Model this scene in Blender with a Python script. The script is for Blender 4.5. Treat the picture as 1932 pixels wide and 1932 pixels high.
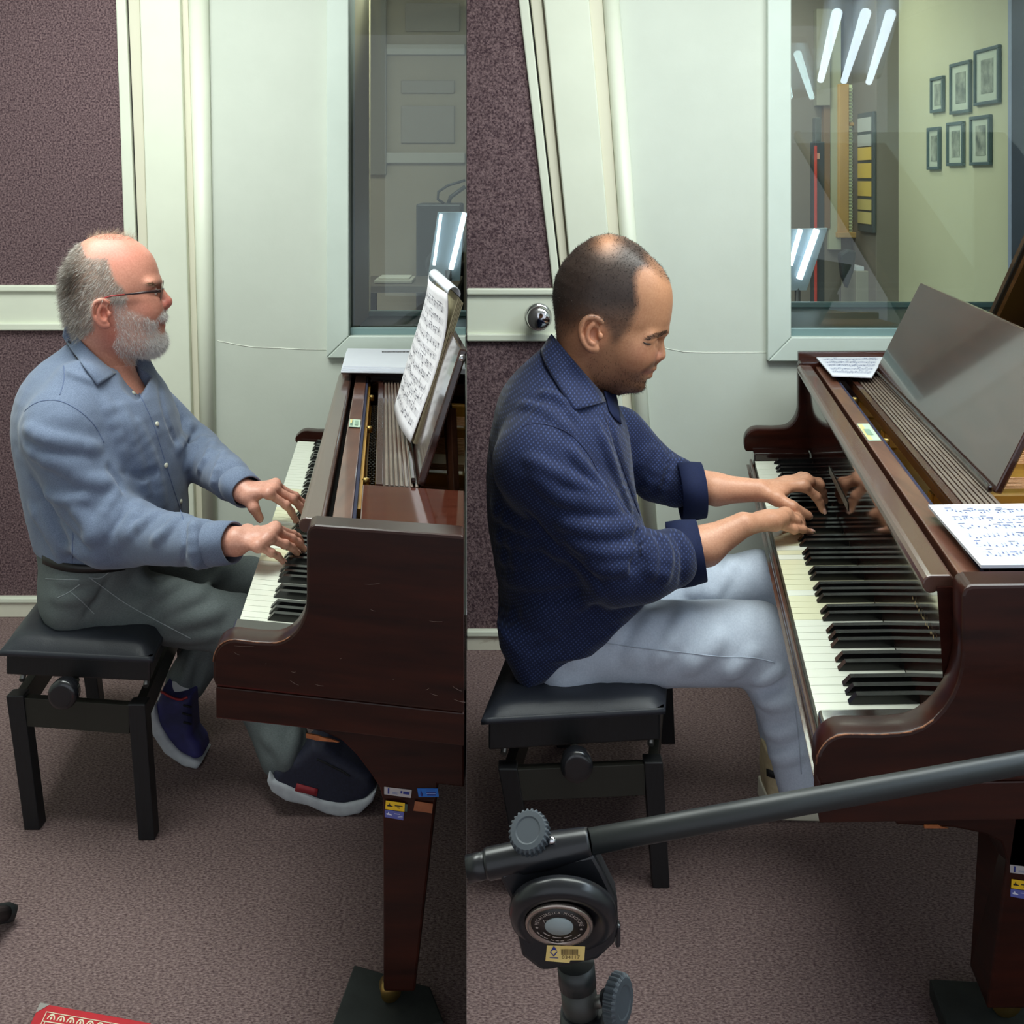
import bpy, math, random
import numpy as np
from mathutils import Vector

for o in list(bpy.data.objects):
    bpy.data.objects.remove(o, do_unlink=True)
SC = bpy.context.scene
COL = SC.collection
random.seed(7)
RNG = np.random.default_rng(11)
F, CX, HY, CH = 2000.0, 966.0, 335.0, 1.29

# ---------------------------------------------------------------- camera
cd = bpy.data.cameras.new('camera')
cam = bpy.data.objects.new('camera', cd)
COL.objects.link(cam)
cam.location = (0, 0, CH)
cam.rotation_euler = (math.pi / 2, 0, 0)
cd.sensor_fit = 'HORIZONTAL'
cd.sensor_width = 36.0
cd.lens = F / 1932.0 * 36.0
cd.shift_y = -(966.0 - HY) / 1932.0
cd.clip_start = 0.02
SC.camera = cam

# ---------------------------------------------------------------- world and lights
w = bpy.data.worlds.new('world')
SC.world = w
w.use_nodes = True
w.node_tree.nodes['Background'].inputs[0].default_value = (0.86, 0.92, 1.0, 1)
w.node_tree.nodes['Background'].inputs[1].default_value = 0.95

def area(name, loc, size, power, color=(0.93, 1.0, 0.95), rot=(0, 0, 0), size_y=None):
    l = bpy.data.lights.new(name, 'AREA')
    l.shape = 'RECTANGLE'
    l.size = size
    l.size_y = size_y or size
    l.energy = power
    l.color = color
    o = bpy.data.objects.new(name, l)
    o.location = loc
    o.rotation_euler = rot
    COL.objects.link(o)
    return o

area('ceiling_area_light', (-1.0, 2.0, 2.24), 0.9, 37, size_y=1.0)
area('ceiling_area_light', (0.35, 1.75, 2.24), 0.7, 24, size_y=1.0)
area('ceiling_area_light', (1.1, 1.8, 2.24), 0.6, 17, size_y=0.7)
area('ceiling_area_light', (-0.28, 1.75, 2.24), 0.3, 5, size_y=0.4)  # small fill added to brighten the inside of the left piano
area('studio_fill', (-0.27, 3.85, 2.15), 0.3, 14, size_y=0.4)  # added fill, lights the left control room and its window reveal
area('studio_fill', (0.55, 4.0, 2.2), 0.5, 18, color=(1, .98, 0.9), size_y=0.5)  # this and the next: unseen fills added to light the right control room
area('studio_fill', (1.2, 4.5, 2.25), 0.3, 6, color=(1, .98, 0.9), size_y=0.3)

vs = SC.view_settings
SC.display_settings.display_device = 'sRGB'
vs.view_transform = 'Standard'
vs.look = 'None'
vs.exposure = 0.0
vs.gamma = 1.0
vs.use_curve_mapping = False
SC.cycles.use_denoising = True
SC.cycles.sample_clamp_indirect = 3.0
SC.cycles.caustics_reflective = False
SC.cycles.caustics_refractive = False
SC.cycles.max_bounces = 8
SC.cycles.transparent_max_bounces = 12

# ---------------------------------------------------------------- helpers
def P(px, py, Y):
    return Vector(((px - CX) / F * Y, Y, CH - (py - HY) / F * Y))

def FY(py):
    return F * CH / (py - HY)

def lin(c):
    r = []
    for v in c[:3]:
        v = v / 255.0
        r.append(v / 12.92 if v <= 0.04045 else ((v + 0.055) / 1.055) ** 2.4)
    return tuple(r)

MATS = {}

def mat(name, rgb, rough=0.5, spec=0.5, metal=0.0, coat=0.0, rgb2=None, nscale=20.0, nstretch=(1, 1, 1), ndetail=4.0,
        lo=0.35, hi=0.65, bump=0.0, bscale=None, attr=False, emit=0.0, dist=0.002, sheen=0.0, bstretch=None):
    if name in MATS:
        return MATS[name]
    m = bpy.data.materials.new(name)
    MATS[name] = m
    m.use_nodes = True
    nt = m.node_tree
    b = nt.nodes['Principled BSDF']
    c = lin(rgb) + (1,)
    b.inputs['Base Color'].default_value = c
    b.inputs['Roughness'].default_value = rough
    b.inputs['Specular IOR Level'].default_value = spec
    b.inputs['Metallic'].default_value = metal
    b.inputs['Coat Weight'].default_value = coat
    b.inputs['Coat Roughness'].default_value = 0.06
    if sheen:
        b.inputs['Sheen Weight'].default_value = sheen
    if emit:
        b.inputs['Emission Color'].default_value = c
        b.inputs['Emission Strength'].default_value = emit
    tc = nt.nodes.new('ShaderNodeTexCoord')
    def noise(scale, stretch, detail):
        mp = nt.nodes.new('ShaderNodeMapping')
        mp.inputs['Scale'].default_value = stretch
        nt.links.new(tc.outputs['Object'], mp.inputs['Vector'])
        n = nt.nodes.new('ShaderNodeTexNoise')
        n.inputs['Scale'].default_value = scale
        n.inputs['Detail'].default_value = detail
        n.inputs['Roughness'].default_value = 0.6
        nt.links.new(mp.outputs[0], n.inputs['Vector'])
        return n
    src = None
    if attr:
        at = nt.nodes.new('ShaderNodeAttribute')
        at.attribute_name = 'Col'
        src = at.outputs['Color']
    if rgb2 is not None:
        n = noise(nscale, nstretch, ndetail)
        r = nt.nodes.new('ShaderNodeValToRGB')
        r.color_ramp.elements[0].position = lo
        r.color_ramp.elements[1].position = hi
        r.color_ramp.elements[0].color = lin(rgb2) + (1,)
        r.color_ramp.elements[1].color = c
        nt.links.new(n.outputs['Fac'], r.inputs['Fac'])
        if src is not None:
            mx = nt.nodes.new('ShaderNodeMix')
            mx.data_type = 'RGBA'
            mx.blend_type = 'MULTIPLY'
            mx.inputs['Factor'].default_value = 1.0
            nt.links.new(src, mx.inputs['A'])
            nt.links.new(r.outputs['Color'], mx.inputs['B'])
            src = mx.outputs['Result']
        else:
            src = r.outputs['Color']
    if src is not None:
        nt.links.new(src, b.inputs['Base Color'])
    if bump:
        n2 = noise(bscale or nscale, bstretch or nstretch, 3.0)
        bp = nt.nodes.new('ShaderNodeBump')
        bp.inputs['Strength'].default_value = bump
        bp.inputs['Distance'].default_value = dist
        nt.links.new(n2.outputs['Fac'], bp.inputs['Height'])
        nt.links.new(bp.outputs[0], b.inputs['Normal'])
    return m

def glass_mat(name, tint=(0.93, 0.97, 0.95), refl=1.0):
    m = bpy.data.materials.new(name)
    m.use_nodes = True
    nt = m.node_tree
    nt.nodes.clear()
    out = nt.nodes.new('ShaderNodeOutputMaterial')
    t = nt.nodes.new('ShaderNodeBsdfTransparent')
    t.inputs[0].default_value = tint + (1,)
    g = nt.nodes.new('ShaderNodeBsdfGlossy')
    g.inputs['Roughness'].default_value = 0.0
    fr = nt.nodes.new('ShaderNodeFresnel')
    fr.inputs['IOR'].default_value = 1.52
    mx = nt.nodes.new('ShaderNodeMixShader')
    nt.links.new(fr.outputs[0], mx.inputs[0])
    nt.links.new(t.outputs[0], mx.inputs[1])
    nt.links.new(g.outputs[0], mx.inputs[2])
    nt.links.new(mx.outputs[0], out.inputs[0])
    MATS[name] = m
    return m

# materials
m_carpet = mat('floor_carpet', (152, 131, 128), 0.95, 0.1, rgb2=(84, 66, 67), nscale=210, nstretch=(0.8, 1.5, 1), ndetail=6, lo=0.36, hi=0.66, bump=0.6, bscale=260, dist=0.004)
m_panelcarpet = mat('panel_carpet', (132, 110, 112), 0.95, 0.1, rgb2=(66, 50, 56), nscale=190, ndetail=6, lo=0.38, hi=0.64, bump=0.6, bscale=240, dist=0.004)
m_wall = mat('wall_paint', (205, 211, 200), 0.6, 0.3, rgb2=(199, 205, 194), nscale=3, bump=0.12, bscale=60, dist=0.002)
m_trim = mat('trim_paint', (222, 226, 209), 0.4, 0.4, rgb2=(216, 220, 203), nscale=4, bump=0.08, bscale=30)
m_trim2 = mat('trim_paint_yellowed', (214, 210, 190), 0.45, 0.4)
m_base = mat('baseboard_paint', (216, 213, 196), 0.5, 0.4, rgb2=(150, 132, 108), nscale=9, ndetail=6, lo=0.28, hi=0.4, nstretch=(1, 1, 3))
m_gap = mat('dark_gap', (40, 38, 34), 0.8)
m_wood = mat('mahogany_lacquer', (54, 21, 12), 0.3, 0.28, coat=0.05, rgb2=(29, 10, 6), nscale=6, nstretch=(1, 1, 9), ndetail=7, lo=0.3, hi=0.7, bump=0.03, bscale=80)
m_woodflat = mat('mahogany_top', (72, 38, 28), 0.24, 0.5, coat=0.35, rgb2=(52, 25, 18), nscale=7, nstretch=(1, 8, 8), ndetail=5, lo=0.3, hi=0.7)
m_lip = mat('lip_lacquer', (84, 56, 46), 0.22, 0.5, coat=0.3)
m_wooddark = mat('mahogany_dark', (34, 16, 13), 0.14, 0.5, coat=0.5, rgb2=(22, 10, 8), nscale=8, nstretch=(1, 1, 8), ndetail=6)
m_wear = mat('worn_lacquer', (150, 96, 62), .6, rgb2=(86, 46, 28), nscale=90, lo=.42, hi=.58)
m_bare = mat('bare_wood_chip', (190, 112, 62), 0.7, rgb2=(150, 84, 44), nscale=60)
m_prop = mat('prop_wood', (110, 70, 48), 0.35, rgb2=(84, 52, 36), nscale=12, nstretch=(6, 6, 1))
m_ivory = mat('ivory_white', (226, 229, 218), 0.22, 0.5, coat=0.2, rgb2=(220, 223, 206), nscale=5)
m_ivory2 = mat('ivory_yellowed', (222, 221, 190), 0.22, 0.5, coat=0.2, rgb2=(216, 214, 178), nscale=5)
m_ebony = mat('ebony_black', (14, 14, 15), 0.2, 0.5)
m_felt = mat('navy_felt', (30, 32, 58), 0.9)
m_gold = mat('gold_plate', (196, 146, 54), 0.35, 0.5, metal=0.2, rgb2=(160, 112, 40), nscale=8)
m_copper = mat('copper_string', (214, 160, 112), 0.35, metal=0.2)
m_blackvoid = mat('piano_inside', (16, 12, 11), 0.8)
m_brass = mat('brass', (170, 140, 80), 0.3, metal=0.9)
m_leather = mat('black_leatherette', (40, 43, 51), 0.42, 0.45, bump=0.25, bscale=420, dist=0.001)
m_benchblack = mat('bench_black', (29, 30, 33), 0.42, 0.4, rgb2=(25, 25, 27), nscale=30, nstretch=(8, 8, 1))
m_benchrail = mat('bench_rail', (44, 43, 38), 0.5, 0.3)
m_steel = mat('bench_steel', (120, 120, 116), 0.35, metal=0.8)
m_knob = mat('knob_plastic', (27, 28, 32), 0.25, 0.5, coat=0.3)
m_mic = mat('stand_black', (33, 36, 37), 0.42, 0.45, bump=0.05, bscale=400)
m_mic2 = mat('clutch_black', (24, 25, 29), 0.3, 0.5)
m_rubber = mat('stand_grey_plastic', (62, 68, 74), 0.55, 0.4)
m_chrome = mat('chrome', (215, 215, 218), 0.08, metal=1.0)
m_disc = mat('disc_silver', (170, 158, 150), 0.22, metal=0.85)
m_disc2 = mat('disc_grey', (150, 162, 164), 0.5)
m_ink = mat('print_ink', (60, 62, 72), 0.7)
m_inkpale = mat('print_ink_pale', (104, 116, 160), 0.7)
m_paper = mat('paper_white', (222, 225, 233), 0.7, rgb2=(216, 219, 228), nscale=4)
m_paper2 = mat('paper_aged', (225, 222, 228), 0.7, rgb2=(214, 210, 214), nscale=7)
m_paperedge = mat('paper_edges', (206, 196, 160), 0.8)
m_board = mat('dolly_board', (38, 42, 40), 0.7, rgb2=(28, 32, 30), nscale=30)

class MB:
    """collects faces of one mesh"""
    def __init__(s):
        s.v = []
        s.f = []
        s.smooth = []
    def add(s, vs, fs, smooth=False):
        b = len(s.v)
        s.v.extend([tuple(v) for v in vs])
        for f in fs:
            s.f.append([i + b for i in f])
            s.smooth.append(smooth)
        return s
    def hexa(s, c):          # 8 corners: bottom 4 (ccw), top 4
        return s.add(c, [(3, 2, 1, 0), (4, 5, 6, 7), (0, 1, 5, 4), (1, 2, 6, 5), (2, 3, 7, 6), (3, 0, 4, 7)])
    def box(s, x0, x1, y0, y1, z0, z1):
        return s.hexa([(x0, y0, z0), (x1, y0, z0), (x1, y1, z0), (x0, y1, z0), (x0, y0, z1), (x1, y0, z1), (x1, y1, z1), (x0, y1, z1)])
    def prism(s, pts, d, smooth=False):   # closed polygon of 3D points, extruded by vector d
        n = len(pts)
        pts = [Vector(p) for p in pts]
        d = Vector(d)
        vs = pts + [p + d for p in pts]
        fs = [list(range(n))[::-1], [n + i for i in range(n)]]
        s.add(vs, fs)
        b = len(s.v) - 2 * n
        for i in range(n):
            j = (i + 1) % n
            s.f.append([b + i, b + j, b + n + j, b + n + i])
            s.smooth.append(smooth)
        return s
    def rings(s, rings, cap=True, smooth=True, closed=True):
        n = len(rings[0])
        b = len(s.v)
        for r in rings:
            s.v.extend([tuple(p) for p in r])
        for k in range(len(rings) - 1):
            for i in range(n if closed else n - 1):
                j = (i + 1) % n
                s.f.append([b + k * n + i, b + k * n + j, b + (k + 1) * n + j, b + (k + 1) * n + i])
                s.smooth.append(smooth)
        if cap:
            s.f.append([b + i for i in range(n)][::-1])
            s.smooth.append(False)
            e = b + (len(rings) - 1) * n
            s.f.append([e + i for i in range(n)])
            s.smooth.append(False)
        return s
    def tube(s, path, rad, n=10, cap=True, smooth=True):
        path = [Vector(p) for p in path]
        m = len(path)
        if not hasattr(rad, '__len__'):
            rad = [rad] * m
        rs = []
        up = None
        for i in range(m):
            t = (path[min(i + 1, m - 1)] - path[max(i - 1, 0)])
            t.normalize()
            if up is None:
                up = Vector((0, 0, 1)) if abs(t.z) < 0.9 else Vector((1, 0, 0))
            a = t.cross(up)
            a.normalize()
            up = a.cross(t)
            up.normalize()
            rs.append([path[i] + (a * math.cos(2 * math.pi * k / n) + up * math.sin(2 * math.pi * k / n)) * rad[i] for k in range(n)])
        return s.rings(rs, cap, smooth)
    def lathe(s, origin, axis, prof, n=24, smooth=True):   # prof: (height, radius)
        axis = Vector(axis).normalized()
        a = axis.cross(Vector((0.3, 0.1, 1)) if abs(axis.z) < 0.9 else Vector((1, 0, 0))).normalized()
        b = axis.cross(a)
        o = Vector(origin)
        rs = [[o + axis * h + (a * math.cos(2 * math.pi * k / n) + b * math.sin(2 * math.pi * k / n)) * max(r, 1e-4) for k in range(n)] for h, r in prof]
        return s.rings(rs, True, smooth)
    def ball(s, c, r, n=12, m=8, sc=(1, 1, 1)):
        rs = []
        for i in range(m + 1):
            t = math.pi * i / m
            rr = max(math.sin(t), 1e-3)
            rs.append([(c[0] + sc[0] * r * rr * math.cos(2 * math.pi * k / n), c[1] + sc[1] * r * rr * math.sin(2 * math.pi * k / n), c[2] - sc[2] * r * math.cos(t)) for k in range(n)])
        return s.rings(rs, True, True)
    def mesh(s, name):
        me = bpy.data.meshes.new(name)
        me.from_pydata(s.v, [], s.f)
        me.polygons.foreach_set('use_smooth', s.smooth)
        me.update()
        return me
    def build(s, name, m, parent=None, bevel=0.0, seg=2):
        me = s.mesh(name)
        me.materials.append(m)
        return link(name, me, parent, bevel, seg)

def fix_normals(me):
    import bmesh
    bm = bmesh.new()
    bm.from_mesh(me)
    bmesh.ops.recalc_face_normals(bm, faces=bm.faces)
    bm.to_mesh(me)
    bm.free()

def link(name, me, parent=None, bevel=0.0, seg=2):
    fix_normals(me)
    o = bpy.data.objects.new(name, me)
    COL.objects.link(o)
    if parent is not None:
        o.parent = parent
        o.matrix_parent_inverse = parent_inv(parent)
    if bevel:
        b = o.modifiers.new('bevel', 'BEVEL')
        b.width = bevel
        b.segments = seg
        b.limit_method = 'ANGLE'
        b.angle_limit = math.radians(40)
        b.harden_normals = False
    return o

WORLD_LOC = {}
def parent_inv(p):
    from mathutils import Matrix
    # parts carry their vertices in world coordinates; only a thing's own Empty is moved
    return Matrix.Translation(-WORLD_LOC.get(p.name, Vector((0, 0, 0))))

def thing(name, label, cat, loc=(0, 0, 0), group=None):
    o = bpy.data.objects.new(name, None)
    o.empty_display_size = 0.1
    COL.objects.link(o)
    o.location = loc
    WORLD_LOC[o.name] = Vector(loc)
    return tag(o, label, cat, group)

def tag(o, label, cat, group=None):
    o['label'] = label
    o['category'] = cat
    if group:
        o['group'] = group
    return o

def struct(o):
    o['kind'] = 'structure'
    return o

def stuff(o):
    o['kind'] = 'stuff'
    return o

def text_mesh(txt, size, extrude=0.0004):
    cu = bpy.data.curves.new('txt', 'FONT')
    cu.body = txt
    cu.size = size
    cu.align_x = 'CENTER'
    cu.align_y = 'CENTER'
    cu.extrude = extrude
    o = bpy.data.objects.new('txt', cu)
    COL.objects.link(o)
    dg = bpy.context.evaluated_depsgraph_get()
    me = bpy.data.meshes.new_from_object(o.evaluated_get(dg))
    bpy.data.objects.remove(o)
    return me

def text_into(mb, txt, size, org, ax, ay):
    """adds flat lettering: org + x*ax + y*ay"""
    me = text_mesh(txt, size, 0.0)
    org, ax, ay = Vector(org), Vector(ax), Vector(ay)
    mb.add([org + ax * v.co.x + ay * v.co.y for v in me.vertices], [list(p.vertices) for p in me.polygons])
    bpy.data.meshes.remove(me)
# ================================================================ the room
YL, YR = FY(1160), FY(1222)          # the two back walls: 3.127 and 2.909
SEAM = (880 - CX) / F                # the dividing partition stands at X = SEAM*Y
ZT = 2.3

fl = MB().box(-2.3, 2.6, -1.2, YL + 0.0, -0.03, 0.0).build('floor', m_carpet)
struct(fl)
struct(MB().box(-2.3, 2.6, -1.2, 5.4, ZT, ZT + 0.05).build('ceiling', mat('ceiling_paint', (226, 228, 220), 0.8)))
struct(MB().box(-2.3, -2.2, -1.2, YL, 0, ZT).build('wall_left', m_wall))
struct(MB().box(2.5, 2.6, -1.2, 5.4, 0, ZT).build('wall_right', m_wall))
# partition between the two rooms
pt = MB()
def seamx(y, off=0.0):
    return SEAM * y + off
pt.hexa([(seamx(1.50, -0.0003), 1.50, 0), (seamx(1.50, 0.0003), 1.50, 0), (seamx(5.2, 0.0003), 5.2, 0), (seamx(5.2, -0.0003), 5.2, 0),
         (seamx(1.50, -0.0003), 1.50, 2.1), (seamx(1.50, 0.0003), 1.50, 2.1), (seamx(5.2, 0.0003), 5.2, 2.1), (seamx(5.2, -0.0003), 5.2, 2.1)])
struct(pt.build('wall_middle', mat('partition_grey', (74, 70, 68), .9)))

def wx(px, Y):
    return (px - CX) / F * Y
def wz(py, Y):
    return CH - (py - HY) / F * Y

# ---- left back wall
xl = wx(660, YL)
zl = wz(632, YL)
w1 = MB()
D = 0.10
w1.box(-2.2, xl, YL, YL + D, 0, ZT)
w1.box(xl, seamx(YL, -0.0009), YL, YL + D, 0, zl)
w1.box(xl, seamx(YL, -0.0009), YL, YL + D, 2.0, ZT)
wall_bl = struct(w1.build('wall_back_left', m_wall))
crk = mat('plaster_crack', (236, 238, 228), 0.8)
def crack(wall, pts, Y):
    MB().tube([P(a + RNG.normal(0, 1), b, Y - 0.0005) for a, b in pts], 0.0011, 5).build('plaster_seam', crk, wall)
crack(wall_bl, [(410, 643), (430, 647), (450, 651), (480, 655), (530, 657), (570, 659), (616, 660)], YL)
# ---- right back wall
xr = wx(1489, YR)
zr = wz(634, YR)
w2 = MB()
w2.box(seamx(YR, 0.0009), xr, YR, YR + D, 0, ZT)
w2.box(xr, 2.5, YR, YR + D, 0, zr)
w2.box(xr, 2.5, YR, YR + D, 2.0, ZT)
wall_br = struct(w2.build('wall_back_right', m_wall))
crack(wall_br, [(1255, 657), (1290, 664), (1330, 665), (1380, 665), (1447, 665)], YR)

def strip(name, parent, m, pl, pr, y0, y1, Y, th, bev=0.003):
    """board on a wall: left edge pl=(x at y=0, slope), right edge pr, from py y0 down to y1, standing th proud of the wall"""
    def c(e, py, yy):
        # positions are taken on the wall plane and then brought forward squarely
        px = e[0] + e[1] * py
        q = P(px, py, Y)
        return (q.x, yy, max(q.z, 0.0))
    mb = MB()
    mb.hexa([c(pl, y1, Y - th), c(pr, y1, Y - th), c(pr, y1, Y), c(pl, y1, Y), c(pl, y0, Y - th), c(pr, y0, Y - th), c(pr, y0, Y), c(pl, y0, Y)])
    return mb.build(name, m, parent, bev)

def halfround(name, parent, m, pl, pr, y0, y1, Y, th):
    def c(e, py):
        q = P(e[0] + e[1] * py, py, Y)
        return Vector((q.x, Y, max(q.z, 0.0)))
    rs = []
    for py in (y1, y0):
        a, b = c(pl, py), c(pr, py)
        ring = []
        for k in range(13):
            t = math.pi * k / 12
            q = a.lerp(b, 0.5 - 0.5 * math.cos(t))
            ring.append((q.x, Y - th * math.sin(t) ** 0.7 if 0 < k < 12 else Y, q.z))
        rs.append(ring)
    mb = MB().rings(rs, True, True)
    return mb.build(name, m, parent)

def door(name, Y, edges, ytop, ybot, rail, xl0, knob=None, far_l=None):
    """carpet-panelled door with its mouldings. edges: list of lines (x at y=0, slope)"""
    d = bpy.data.objects.new(name, None)
    COL.objects.link(d)
    struct(d)
    e0, e1, e2, e3, e4, e5 = edges
    left = (xl0, 0.0)
    strip('carpet_panel', d, m_panelcarpet, left, e0, ytop, rail[0], Y, 0.006, 0)
    strip('carpet_panel', d, m_panelcarpet, left, e0, rail[3], ybot[0], Y, 0.006, 0)
    strip('rail_moulding', d, m_trim, left, (e0[0] + 4, e0[1]), rail[0] - 2, rail[0] + 10, Y, 0.022, 0.004)
    strip('rail', d, m_trim, left, (e0[0] + 2, e0[1]), rail[0] + 6, rail[3] - 8, Y, 0.010, 0.002)
    strip('rail_moulding', d, m_trim, left, (e0[0] + 4, e0[1]), rail[3] - 14, rail[3], Y, 0.022, 0.004)
    yb = ybot[2]
    strip('stile_bead', d, m_trim, e0, (e1[0] - 2, e1[1]), ytop, yb, Y, 0.018, 0.004)
    strip('stile_gap', d, m_gap, (e1[0] - 2, e1[1]), (e1[0] + 2, e1[1]), ytop, yb, Y, 0.004, 0)
    strip('stile_board', d, m_trim2, (e1[0] + 1.5, e1[1]), (e2[0] - 1.5, e2[1]), ytop, yb, Y, 0.014, 0.003)
    strip('stile_gap', d, mat('faint_gap', (140, 132, 112), .7), (e2[0] - 1.6, e2[1]), (e2[0] + 1.4, e2[1]), ytop, yb, Y, 0.004, 0)
    strip('jamb_board', d, m_trim, (e2[0] + 1.5, e2[1]), e3, ytop, yb, Y, 0.030, 0.004)
    strip('jamb_step', d, m_trim2, e3, e4, ytop, yb, Y, 0.012, 0.002)
    halfround('jamb_moulding', d, m_trim, e4, e5, ytop, yb, Y, 0.034)
    if knob:
        c = P(knob[0], knob[1], Y)
        MB().lathe((c.x, Y - 0.008, c.z), (0, -1, 0), [(0, .034), (.006, .036), (.010, .030), (.012, .014), (.030, .013), (.034, .024), (.044, .033), (.056, .034), (.066, .030), (.070, .022), (.072, .010), (.073, .0005)], 32).build('door_knob', m_chrome, d)
    return d

# left room: door behind the older man, edge lines read off the wall
dl = door('door_1', YL, [(222, .035), (243, .042), (268, .032), (345, .028), (357, .028), (395, .016)], -25, (1123, 1160, 1160), (539, 550, 607, 622), -60)
dr = door('door_2', YR, [(978, .120), (999, .112), (1023, .100), (1110, .083), (1136, .072), (1168, .072)], -25, (1190, 1222, 1222), (545, 556, 630, 642), 881, knob=(1016, 595))
# baseboards
def baseboard(name, Y, x0, x1, y0, y1):
    b = bpy.data.objects.new(name, None)
    COL.objects.link(b)
    struct(b)
    z0, z1 = 0.0, wz(y0, Y)
    MB().box(wx(x0, Y), wx(x1, Y), Y - 0.018, Y, 0.0, z1 - 0.018).build('base_board', m_base, b, 0.002)
    MB().box(wx(x0, Y), wx(x1, Y), Y - 0.024, Y, z1 - 0.017, z1).build('base_cap', m_trim, b, 0.004)
baseboard('baseboard_left', YL, -60, 225, 1122, 1160)
baseboard('baseboard_right', YR, 881, 1085, 1184, 1222)
strip('trim_3', None, m_trim, (412, 0), (620, 0), 1122, 1160, YL, 0.018)['kind'] = 'structure'
strip('trim_4', None, m_trim, (1270, 0), (2400, 0), 1180, 1222, YR, 0.018)['kind'] = 'structure'

# ---- windows into the control rooms
m_glass = glass_mat('window_glass')
m_teal = mat('sill_teal', (120, 146, 146), 0.35)
m_tealdark = mat('sill_teal_dark', (84, 104, 108), 0.4)
m_beige = mat('reveal_beige', (226, 206, 160), 0.6)
m_frame = mat('window_frame_paint', (206, 217, 208), 0.4, rgb2=(200, 211, 202), nscale=5, bump=0.1, bscale=40)

def window(name, Y, xg0, xg1, zg, pxo, pyo, px_right, depth):
    wdw = bpy.data.objects.new(name, None)
    COL.objects.link(wdw)
    struct(wdw)
    xo, zo = wx(pxo, Y), wz(pyo, Y)
    th = 0.022
    # casing boards with a mitre joint
    MB().hexa([(xo, Y - th, zo), (xg0, Y - th, zg), (xg0, Y, zg), (xo, Y, zo), (xo, Y - th, 2.05), (xg0, Y - th, 2.0), (xg0, Y, 2.0), (xo, Y, 2.05)]).build('casing', m_frame, wdw, 0.003)
    MB().hexa([(xo + 0.001, Y - th, zo), (xg1, Y - th, zo), (xg1, Y, zo), (xo + 0.001, Y, zo), (xg0 + 0.001, Y - th, zg), (xg1, Y - th, zg), (xg1, Y, zg), (xg0 + 0.001, Y, zg)]).build('casing', m_frame, wdw, 0.003)
    yb = Y + depth
    MB().box(xg0 - 0.05, xg1, Y + 0.012, yb, zg - 0.03, zg - 0.001).build('sill', m_tealdark, wdw)
    MB().box(xg0, xg1, Y + 0.002, Y + 0.012, zg - 0.02, zg + 0.022).build('glazing_bead', m_teal, wdw, 0.003)
    MB().box(xg0, xg1, yb - 0.05, yb - 0.02, zg, zg + 0.018).build('glazing_bead', m_teal, wdw, 0.003)
    MB().box(xg0 - 0.05, xg0 - 0.0005, Y + D, yb, zg - 0.03, 2.02).build('reveal', m_beige, wdw)
    MB().box(xg0, xg1, Y + 0.022, Y + 0.024, zg, 2.0).build('pane', m_glass, wdw)
    MB().box(xg0, xg1, yb - 0.036, yb - 0.034, zg, 2.0).build('pane', m_glass, wdw)
    return wdw

window('window_1', YL, xl, seamx(YL, -0.0009), zl, 618, 673, 880, 0.46)
window('window_2', YR, xr, 2.4, zr, 1445, 679, 2100, 0.68)

# ---- control room seen through the left window
m_taupe = mat('studio_wall_taupe', (150, 134, 113), 0.7, rgb2=(142, 126, 106), nscale=2)
m_taupe2 = mat('studio_rail', (162, 152, 140), 0.6)
m_darkbox = mat('speaker_black', (44, 40, 42), 0.5)
YB = 5.0
struct(MB().box(-2.2, seamx(YB, -0.001), YB, YB + 0.1, 0, ZT).build('wall_studio_left', m_taupe))
tr = bpy.data.objects.new('trim_1', None); COL.objects.link(tr); struct(tr)
def onwall(parent, name, m, x0, x1, y0, y1, Y, th, bev=0.0):
    a, b = P(x0, y1, Y), P(x1, y0, Y)
    return MB().box(a.x, b.x, Y - th, Y, a.z, b.z).build(name, m, parent, bev)
for (y0, y1) in ((84, 104), (288, 308)):
    onwall(tr, 'wall_rail', m_taupe2, 690, 878, y0, y1, YB, 0.02, 0.005)
m_panelin = mat('studio_panel', (130, 117, 105), 0.6)
for (x0, x1, y0, y1) in ((765, 868, 6, 60), (757, 858, 152, 176), (757, 858, 200, 270)):
    onwall(tr, 'wall_panel', m_panelin, x0, x1, y0, y1, YB, 0.012, 0.004)
onwall(tr, 'wall_panel', mat('studio_edge', (120, 110, 98), 0.6), 697, 730, -10, 330, YB, 0.025, 0.004)

t = thing('loudspeaker', 'black studio loudspeaker box behind the left window glass', 'speaker', P(840, 560, 4.7))
MB().box(P(788, 0, 4.7).x, P(872, 0, 4.7).x, 4.62, 4.86, .0005, P(0, 384, 4.7).z).build('cabinet', m_darkbox, t, 0.008)
MB().lathe((P(832, 0, 4.6).x, 4.62, P(0, 500, 4.6).z), (0, -1, 0), [(0, .07), (.012, .07), (.012, .055), (.004, .02), (.004, .001)], 24).build('cone', mat('speaker_cone', (60, 58, 60), 0.4), t)

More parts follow.
